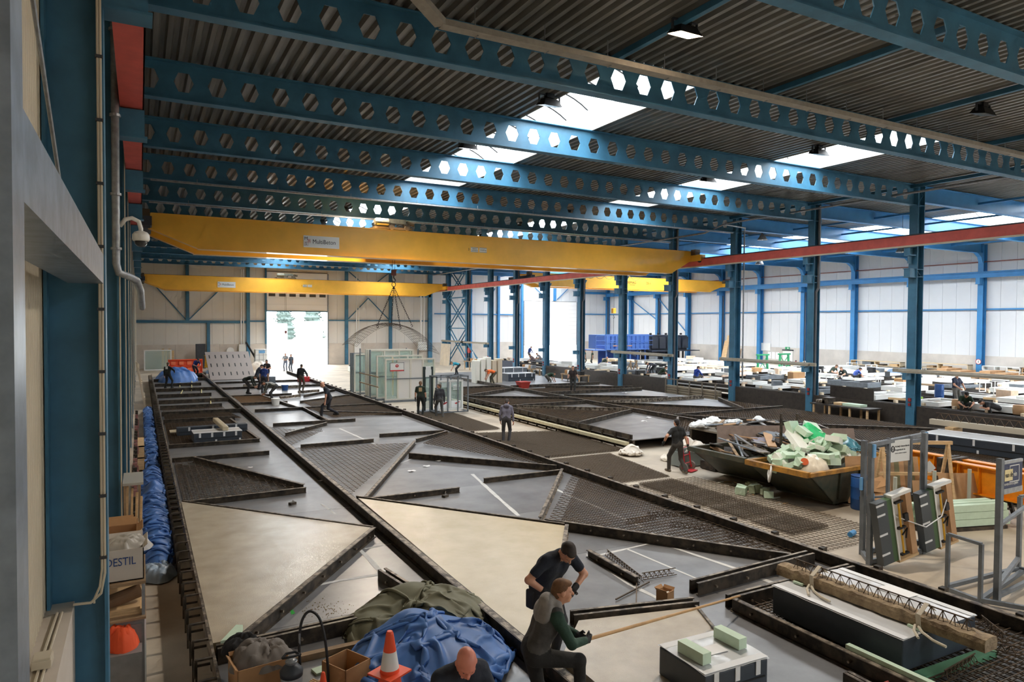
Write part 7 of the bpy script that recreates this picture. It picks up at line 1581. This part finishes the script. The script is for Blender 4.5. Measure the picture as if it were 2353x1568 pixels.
def roty(a): c, s = math.cos(a), math.sin(a); return np.array([[c, 0, s], [0, 1, 0], [-s, 0, c]])
SKIN = mat('skin', (206, 152, 124), .5, var=.05, scale=8); HAIRS = {}
def cloth(rgb): return mat('cloth_%d_%d_%d' % rgb, rgb, .85, var=.16, scale=6, bump=.7, bscale=11)
def hair(rgb): return mat('hair_%d_%d_%d' % rgb, rgb, .7, var=.2, scale=30)
def hand_prims(B, w, fwd, nrm, side, m, curl=.5, k=.008, s=1.0, fr=.0095):
    """palm, four unequal bent fingers and a thumb leaving the side of the palm"""
    w, fwd, nrm = (np.array(q, float) for q in (w, fwd, nrm)); fwd = fwd/np.linalg.norm(fwd); nrm = nrm-fwd*(nrm@fwd); nrm = nrm/np.linalg.norm(nrm); lat = np.cross(fwd, nrm)*side
    pc = w+fwd*.05*s; M = np.stack([lat, fwd, nrm], 1)
    B.ell(pc, (.042*s, .055*s, .019*s), m, .015, M)
    for i, L in enumerate((.072, .082, .076, .06)):
        b = w+fwd*.092*s+lat*(.03-.02*i)*s; prev = b-fwd*.02*s; a = 0.0
        for j in range(3):
            a += curl*(.55, 1.0, .8)[j]; d = fwd*math.cos(a)+nrm*math.sin(a); q = (b if j == 0 else prev)+d*L*(.45, .32, .25)[j]*s
            B.cone(b if j == 0 else prev, q, fr*s*(1, .92, .85)[j], fr*s*(.92, .85, .75)[j], m, k); prev = q
    t0 = w+fwd*.03*s+lat*.035*s; t1 = t0+(fwd*.6+lat*.7+nrm*.35)*.04*s; t2 = t1+(fwd*.85+lat*.1+nrm*.5)*.035*s
    B.cone(t0, t1, .013*s, .0115*s, m, k); B.cone(t1, t2, .0115*s, .009*s, m, k)
def person(label, loc, face, shirt, pants, hairc=(60, 45, 34), sleeve='short', pel=(0, 0, .95), lean=0.0, bend=0.0, side=0.0, head=(0.0, 0.0), LH=(-.27, .05, .82), RH=(.27, .05, .82), LF=(-.11, 0, 0), RF=(.11, 0, 0),
           res=.014, scale=1.0, boots=(40, 36, 32), bald=False, cap=None, gloves=None, hood=None, vest=None, fat=1.0, det=True, knee=((-.2, 1, .1), (.2, 1, .1)), elbow=((-1, -.6, -.2), (1, -.6, -.2)), skin=SKIN, curl=.45, hair_k=0.0):
    """face: heading in degrees, 0 = walking away from the viewer, 90 = to the right, 180 = towards the viewer"""
    a = math.radians(face); FW = Vector((AF.x, AF.y, 0)).normalized(); RT = Vector((AR.x, AR.y, 0)).normalized(); dv = FW*math.cos(a)+RT*math.sin(a); rz = math.atan2(-dv.x, dv.y)
    B = Body(); SH, PA, SK, HA, BO, GL, VE = range(7); P0 = np.array(pel, float); f = fat
    RM = rotx(-lean) @ roty(side)
    tor = lambda v: P0+RM @ np.array(v, float)
    RM2 = rotx(-lean-bend) @ roty(side)
    chest0 = tor((0, 0, .2)); ch = lambda v: chest0+RM2 @ np.array(v, float)
    N = ch((0, 0, .32))
    # trunk
    B.ell(tor((0, .0, .02)), (.17*f, .125*f, .13), PA, .05, RM)
    for sx in (-1, 1):
        B.cone(tor((sx*.065, 0, .06)), ch((sx*.075, .005, .1)), .108*f, .112*f, SH, .05)
        B.cone(ch((sx*.075, .005, .1)), ch((sx*.1, 0, .22)), .112*f, .098, SH, .05)
        B.cone(ch((sx*.03, -.01, .3)), ch((sx*.17, -.005, .255)), .06, .062, SH, .05)
    B.cone(N-RM2 @ np.array((0, 0, .06)), N+RM2 @ np.array((0, .015, .07)), .06, .054, SK, .02)
    B.cone(N-RM2 @ np.array((0, .01, .05)), N+RM2 @ np.array((0, -.01, .0)), .075, .062, SH, .02)
    # head
    HR = rotz(head[0]) @ rotx(-head[1]); hc = N+RM2 @ np.array((0, .015, .05))+HR @ np.array((0, .02, .1)); hp = lambda v: hc+HR @ np.array(v, float)
    B.ell(hp((0, -.012, .025)), (.077, .098, .09), SK, .02, HR); B.ell(hp((0, .022, -.04)), (.06, .072, .078), SK, .03, HR); B.cone(hp((0, .055, -.085)), hp((0, .07, -.09)), .024, .02, SK, .03)
    B.cone(hp((0, .086, .012)), hp((0, .112, -.022)), .010, .015, SK, .01)
    for sx in (-1, 1):
        B.ell(hp((sx*.079, -.005, -.01)), (.011, .021, .032), SK, .008, HR); B.cone(hp((sx*.015, .082, .027)), hp((sx*.05, .068, .025)), .012, .01, SK, .012); B.ell(hp((sx*.04, .05, -.03)), (.025, .03, .025), SK, .02, HR)
    if det: B.cone(hp((-.02, .094, -.05)), hp((.02, .094, -.05)), .007, .007, SK, .006); B.cone(hp((-.018, .092, -.062)), hp((.018, .092, -.062)), .008, .008, SK, .006)
    if not bald:
        B.ell(hp((0, -.024, .04)), (.082, .094, .088), HA, .012, HR); B.cone(hp((0, -.07, -.01)), hp((0, -.06, -.05)), .055, .045, HA, .02); B.ell(hp((0, .03, .085)), (.06, .06, .03), HA, .015, HR)
    if cap: B.ell(hp((0, -.01, .06)), (.088, .105, .07), VE, .01, HR); B.ell(hp((0, .11, .055)), (.06, .05, .012), VE, .01, HR)
    # legs
    for sx, F_, kp in ((-1, LF, knee[0]), (1, RF, knee[1])):
        hip = tor((sx*.095, 0, -.03)); an = np.array(F_, float)+np.array((0, 0, .09)); kn, an = ik(hip, an, .45, .43, kp)
        B.cone(hip, kn, .098*f, .068, PA, .05); B.cone(kn, an, .066, .056, PA, .03); B.cone(an+np.array((0, 0, -.01)), an+np.array((0, 0, -.045)), .048, .045, BO, .02)
        dd = an-kn; fw = np.array((kp[0]*.35, 1.0, 0)); fw = fw/np.linalg.norm(fw); B.cone(an+np.array((0, 0, -.05))-fw*.05, an+np.array((0, 0, -.052))+fw*.15, .042, .038, BO, .02)
    # arms
    hands = []
    for sx, H_, ep in ((-1, LH, elbow[0]), (1, RH, elbow[1])):
        s_ = ch((sx*.185, 0, .245)); el, wr = ik(s_, H_, .29, .26, ep); long_ = sleeve == 'long'
        B.cone(s_, s_+(el-s_)*(1.0 if long_ else .62), .066, .054 if long_ else .06, VE if vest == 'sleeves' else SH, .035); B.cone(s_+(el-s_)*.5, el, .05, .044, (VE if vest == 'sleeves' else SH) if long_ else SK, .02)
        fe = wr if not long_ else el+(wr-el)*.93
        B.cone(el, fe, .05 if long_ else .044, .04 if long_ else .03, (VE if vest == 'sleeves' else SH) if long_ else SK, .02)
        if long_: B.cone(el+(wr-el)*.9, wr, .032, .03, SK, .01)
        fw = (wr-el)/np.linalg.norm(wr-el); nr = np.array((-sx*.9, .35, -.1)); hands.append((wr, fw, nr, sx))
        if not gloves: hand_prims(B, wr, fw, nr, -sx if False else sx, SK, curl, .01, 1.0, .0105 if res < .013 else .0125)
    if hood: B.ell(ch((0, -.1, .3)), (.12, .085, .075), VE, .03, RM2); B.ell(ch((0, -.03, .33)), (.115, .1, .05), VE, .03, RM2)
    if vest == 'yoke': B.ell(ch((0, -.07, .25)), (.19, .075, .1), VE, .02, RM2)
    vc = cloth(cap or hood or (vest if isinstance(vest, tuple) else None) or (120, 120, 120))
    if isinstance(hood, tuple): vc = cloth(hood)
    vm = globals().get('_VESTM') if vest else None
    root = empty('person', label, 'person', loc, rz); root.scale = (scale, scale, scale)
    mats = [shirt if not isinstance(shirt, tuple) else cloth(shirt), cloth(pants), skin, hair(hairc), cloth(boots), cloth(gloves or (30, 30, 30)), vm or vc]
    o = bpy.data.objects.new('body', B.mesh('body', mats, res)); COL.objects.link(o); o.parent = root
    if gloves:
        for (wr, fw, nr, sx) in hands:
            G_ = Body(); G_.cone(wr-fw*.05, wr+fw*.02, .04, .036, 0, .015); hand_prims(G_, wr, fw, nr, sx, 0, curl, .008, 1.06, .0115)
            g = bpy.data.objects.new('glove', G_.mesh('glove', [cloth(gloves)], min(res, .007))); COL.objects.link(g); g.parent = root
    if det:
        for sx in (-1, 1):
            p = hp((sx*.031, .073, .006)); MB().lathe([(.001, -.012), (.008, -.009), (.0115, 0), (.008, .009), (.001, .012)], tuple(p), 10).build('eye', mat('eye_dark', (50, 40, 36), .3), root, smooth=True)
    return root, hp
BENDH = dict(lean=1.15, bend=.25, pel=(0, -.22, .86), head=(0, 1.2), LH=(-.18, .42, .42), RH=(.18, .42, .42), LF=(-.16, -.12, 0), RF=(.16, .05, 0))
STOOP = dict(lean=.5, bend=.3, pel=(0, -.1, .92), head=(0, .8), LH=(-.12, .36, .9), RH=(.12, .36, .9))
WALK = dict(LF=(-.1, .34, 0), RF=(.1, -.34, .03), LH=(-.27, -.12, .84), RH=(.27, .2, .86), pel=(0, 0, .9), lean=.08)
CROUCH = dict(lean=.55, bend=.3, pel=(0, -.15, .42), head=(0, .6), LH=(-.16, .45, .4), RH=(.16, .45, .4), LF=(-.18, .12, 0), RF=(.18, .18, 0))
def at(u, v, z): q = P(u, v, z); return (q.x, q.y, z)
# ---- the three near workers
NAVYS = (40, 46, 58)
bm_, _ = person('stocky worker in dark overalls bending over his gloved hands', (4.62, 7.5, ZB), 142, NAVYS, (44, 45, 50), (44, 34, 28), pel=(0, -.1, .95), lean=.34, bend=.42, head=(-.25, 1.0), LH=(-.1, .3, .98), RH=(.2, .16, .96),
       LF=(-.17, -.1, 0), RF=(.17, .12, 0), res=.0085, gloves=(34, 34, 36), fat=1.12, scale=1.09, curl=.7, elbow=((-1, -.2, .2), (1, -.5, .1)))
MB().lathe([(.165, -.02), (.168, .02)], n=24).build('belt', BLACK, bm_, (0, -.08, 1.0), smooth=True).scale = (1.12, .85, 1)
MB().cbox((-.2, -.02, .86), (.07, .14, .2)).build('tool_pouch', BLACK, bm_, bevel=.02); MB().cbox((.2, -.12, .8), (.06, .13, .22)).build('holster_pocket', cloth((52, 53, 58)), bm_, bevel=.02)
_VESTM = cloth((44, 70, 58))
km, hpk = person('young worker in a grey hooded top, green sleeves, one knee raised, holding a bar', (3.76, 6.2, ZB), 78, (82, 80, 78), (42, 41, 40), (112, 78, 50), 'long', pel=(0, -.12, .92), lean=.34, bend=.2, head=(-.12, .12), LH=(-.04, .36, 1.02), RH=(.1, .4, 1.02),
       LF=(-.14, -.25, 0), RF=(.14, .34, .34), res=.0085, gloves=(52, 54, 56), vest='sleeves', scale=1.03, curl=.95, elbow=((-1, -.3, -.6), (1, -.5, -.5)))
hd = Body(); MH = rotx(-.54); c0_ = np.array((0, -.12, .92))+rotx(-.34) @ np.array((0, 0, .2)); cc_ = lambda v: c0_+MH @ np.array(v, float)
hd.ell(cc_((0, -.09, .31)), (.125, .085, .08), 0, .03, MH); hd.ell(cc_((.0, -.085, .2)), (.205, .075, .13), 0, .05, MH); hd.cone(cc_((-.1, -.02, .34)), cc_((-.05, .08, .27)), .045, .03, 0, .04); hd.cone(cc_((.1, -.02, .34)), cc_((.05, .08, .27)), .045, .03, 0, .04)
ho = bpy.data.objects.new('hood', hd.mesh('hood', [cloth((146, 142, 138))], .0095)); COL.objects.link(ho); ho.parent = km
MB().cbox((.14, .34, .17), (.34, .42, .34)).build('x', FORM, km).name = 'step_box'
sb = bpy.data.objects['step_box']; sb.parent = None; sb.matrix_world = km.matrix_basis.copy(); tag(sb, 'dark steel box under the raised foot of the young worker', 'box')
bpy.context.view_layer.update()
h0 = Vector(km.matrix_basis @ Vector((.03, .47, 1.0))); h1 = P(1700, 1370, .63)
tag(MB().tube([h0-(h1-h0).normalized()*.25, h0, h0.lerp(h1, .5), h1], [.02, .02, .018, .016], 8).build('long_bar', mat('bamboo_tan', (190, 150, 100), .6, var=.1)), 'long tan straightedge bar held by the young worker over the grey slab', 'bar')
person('bald worker in a dark shirt looking down at the bottom edge', (2.36, 5.42, ZB), 150, (40, 46, 58), (40, 44, 52), bald=True, lean=.16, bend=.3, head=(-.25, .75), LH=(-.15, .4, .95), RH=(.18, .4, .95), res=.0085, fat=1.1, scale=1.05, skin=mat('ruddy_skin', (214, 136, 116), .45, var=.06, scale=8), elbow=((-1, -.4, -.4), (1, -.4, -.4)))
# ---- workers on the aisle and the nearer beds
person('worker in a grey hooded sweatshirt standing with his back turned among the meshes', at(1163, 1018, 0), 8, (108, 104, 116), (62, 60, 62), (60, 50, 44), 'long', hood=(100, 96, 108), lean=.1, bend=.15, head=(0, .35), res=.013, LH=(-.25, .1, .85), RH=(.27, .06, .84), scale=1.02)
person('worker in a black T-shirt walking away past the skips', at(1556, 1088, 0), 338, (34, 34, 34), (70, 66, 62), (36, 30, 28), res=.012, boots=(96, 86, 72), scale=1.03, gloves=(34, 34, 34), LF=(-.1, .3, 0), RF=(.1, -.3, .04), LH=(-.42, .12, .98), RH=(.3, -.15, .82), pel=(0, 0, .91), lean=.06)
w1, _ = person('worker in a dark green polo seen from behind beside the aisle rack', at(966, 956, 0), 2, (40, 52, 40), (38, 40, 38), (120, 88, 62), res=.015, gloves=(40, 40, 40), scale=1.03)
MB().cbox((.02, -.135, 1.33), (.16, .012, .2)).build('back_print', mat('print_tan', (190, 160, 120), .7), w1)
person('worker in a black and grey jacket turning beside the steel cage', at(1010, 960, 0), 335, (48, 48, 52), (74, 74, 72), (80, 60, 46), 'long', res=.015, LF=(-.1, .2, 0), RF=(.1, -.25, 0), head=(.9, .0), pel=(0, 0, .92), gloves=(40, 40, 40))
person('bald worker in black stepping across the wide bed', at(757, 960, ZB), 250, (38, 42, 50), (46, 46, 52), bald=True, res=.015, LF=(-.1, .36, 0), RF=(.1, -.34, .1), pel=(0, 0, .86), lean=.3, bend=.15, head=(0, .5), LH=(-.25, .2, .7), RH=(.25, .1, .72), scale=1.05)
person('worker in dark clothes standing with his back turned on the wide bed', at(692, 900, ZB), 10, (50, 50, 54), (96, 84, 72), (60, 50, 44), 'long', res=.018, head=(0, .3), RH=(.3, .2, .95), det=False)
person('worker in a blue shirt standing in the group on the wide bed', at(606, 903, ZB), 5, (48, 72, 140), (64, 64, 70), (40, 34, 30), res=.018, head=(0, .5), lean=.15, det=False)
person('worker in a dark top behind the man in the blue shirt', at(594, 895, ZB), 60, (70, 74, 88), (60, 60, 66), (40, 34, 30), 'long', res=.018, **{**STOOP, 'lean': .2}, det=False)
person('worker in dark green bending down left of the man in the blue shirt', at(571, 905, ZB), 85, (44, 50, 42), (58, 56, 56), (50, 40, 34), 'long', res=.018, det=False, **BENDH)
STR = bpy.data.materials.new('striped_cloth'); STR.use_nodes = True; MATS['striped_cloth'] = STR; nt = STR.node_tree; wv = nt.nodes.new('ShaderNodeTexWave'); wv.inputs['Scale'].default_value = 5; rp = nt.nodes.new('ShaderNodeValToRGB'); rp.color_ramp.interpolation = 'CONSTANT'
rp.color_ramp.elements[0].color = (*s2l((58, 62, 58)), 1); rp.color_ramp.elements[1].position = .5; rp.color_ramp.elements[1].color = (*s2l((150, 152, 146)), 1); tcn = nt.nodes.new('ShaderNodeTexCoord'); nt.links.new(tcn.outputs['Object'], wv.inputs['Vector']); nt.links.new(wv.outputs['Fac'], rp.inputs['Fac']); nt.links.new(rp.outputs['Color'], nt.nodes['Principled BSDF'].inputs['Base Color'])
person('worker in a striped top bending down beside the white bucket', at(624, 923, ZB), 265, STR, (66, 68, 70), (40, 34, 30), 'long', res=.018, det=False, **BENDH)
person('worker in a dark T-shirt facing the group on the far wide bed', at(614, 884, ZB), 190, (50, 48, 50), (50, 50, 54), (40, 34, 30), res=.02, head=(0, .3), LH=(-.15, .3, 1.1), RH=(.15, .3, 1.1), det=False)
person('left one of two workers standing in the bright doorway', at(656, 853, 0), 175, (150, 156, 160), (120, 130, 150), (60, 50, 44), res=.02, det=False, LH=(-.1, .3, 1.1), RH=(.1, .3, 1.1))
person('right one of two workers standing in the bright doorway', at(669, 856, 0), 200, (96, 104, 116), (84, 92, 104), (50, 44, 40), res=.02, det=False)
w2, _ = person('worker in dark overalls with a white back print on the first bed', at(386, 893, ZB), 5, (36, 40, 38), (36, 38, 38), (90, 66, 48), 'long', res=.018, LF=(-.2, 0, 0), RF=(.22, .05, 0), RH=(.3, .25, 1.05), pel=(0, 0, .92), det=False)
MB().cbox((0, -.14, 1.36), (.16, .012, .18)).build('back_print', WHITE, w2)
person('worker in a blue T-shirt raking at the far end of the first bed', at(449, 868, ZB), 120, (44, 58, 120), (60, 62, 70), (40, 34, 30), res=.02, det=False, **STOOP)
person('worker in a turquoise shirt bending with a tool on the far bed', at(1049, 862, ZB), 265, (44, 140, 160), (46, 46, 48), (90, 70, 50), res=.02, det=False, **BENDH)
person('worker in black stooping on the far bed between turquoise and orange', at(1108, 863, ZB), 60, (44, 42, 42), (84, 84, 86), (60, 40, 34), 'long', res=.02, det=False, **{**STOOP, 'lean': .7})
person('worker in an orange vest bending beside the white blocks', at(1130, 884, ZB), 255, (232, 110, 50), (84, 80, 66), (70, 56, 44), res=.018, det=False, **BENDH)
person('worker in a dark brown shirt walking towards the viewer on the far bed', at(1316, 904, ZB), 178, (52, 42, 40), (54, 54, 52), (70, 44, 34), res=.018, LF=(-.08, .16, 0), RF=(.08, -.1, 0), LH=(-.34, .1, .8), RH=(.36, .12, .8), gloves=(50, 50, 50), fat=1.08)
person('worker in green bending at the bench behind the middle columns', at(1262, 890, 0), 70, (40, 62, 46), (96, 92, 86), (50, 40, 34), res=.02, det=False, **BENDH)
# ---- workers in the right bay
TZ = .8
person('worker in blue standing in front of the half open far door', at(1217, 832, TZ), 60, (50, 70, 130), (110, 104, 104), (80, 66, 56), 'long', res=.022, det=False, **{**STOOP, 'lean': .15})
person('crouching worker in grey at the half open far door', at(1225, 838, TZ), 280, (120, 100, 100), (100, 90, 90), (60, 50, 44), res=.022, det=False, **CROUCH)
person('second crouching worker in pale clothes at the half open far door', at(1240, 834, TZ), 250, (140, 138, 142), (110, 106, 106), (60, 50, 44), res=.022, det=False, **CROUCH)
person('worker in green standing left of the blue machine', at(1344, 838, 0), 100, (48, 64, 48), (70, 66, 58), (120, 90, 60), res=.022, det=False)
person('second worker in green left of the blue machine', at(1361, 840, 0), 260, (46, 62, 50), (60, 64, 60), (50, 40, 34), res=.022, det=False)
person('balding worker stooping at the tables left of the third middle column', at(1387, 846, TZ), 80, (70, 82, 74), (70, 70, 70), bald=True, res=.022, det=False, **CROUCH)
person('worker in dark clothes bending over the tables in the right bay', at(1498, 866, TZ), 255, (70, 70, 80), (66, 68, 70), (50, 44, 40), 'long', res=.02, det=False, **BENDH)
person('worker in green kneeling over the white table right of the dark clothed one', at(1520, 873, TZ), 95, (44, 62, 44), (60, 60, 58), (60, 44, 36), res=.02, det=False, **CROUCH)
person('worker in a blue shirt sitting on the table edge in the right bay', at(1602, 881, TZ), 60, (42, 70, 156), (90, 86, 80), (60, 44, 36), 'long', res=.02, det=False, **{**CROUCH, 'lean': .2, 'bend': .1})
person('worker in dark green standing at the tables before the timber shelves', at(1912, 872, TZ), 150, (50, 62, 52), (60, 60, 58), (90, 66, 44), res=.022, det=False, **{**STOOP, 'pel': (0, -.1, .5), 'LH': (-.12, .36, .5), 'RH': (.12, .36, .5)})
person('second worker in dark green leaning over the tables before the timber shelves', at(1940, 876, TZ), 250, (46, 56, 50), (60, 60, 58), (90, 66, 44), res=.022, det=False, **CROUCH)
person('worker in a blue shirt and dark cap before the timber shelves', at(1966, 878, TZ), 90, (54, 78, 150), (60, 60, 64), cap=(40, 40, 46), res=.022, det=False, **CROUCH)
person('worker in a navy polo shirt standing on the tables beside the blue drum', at(2196, 938, TZ), 165, (50, 56, 76), (104, 102, 98), (120, 96, 76), res=.015, LH=(-.2, .28, 1.0), RH=(.16, .32, 1.0), fat=1.1, head=(-.4, .15))
person('crouching worker in green with a dark cap between the tan spools', at(2216, 951, TZ), 200, (46, 66, 50), (54, 56, 54), cap=(46, 40, 40), res=.016, det=False, **CROUCH)
person('worker in black bent low right of the tan spools', at(2283, 959, TZ), 290, (36, 36, 40), (48, 48, 50), (40, 32, 28), res=.016, det=False, **{**CROUCH, 'lean': 1.0, 'head': (0, 1.2)})
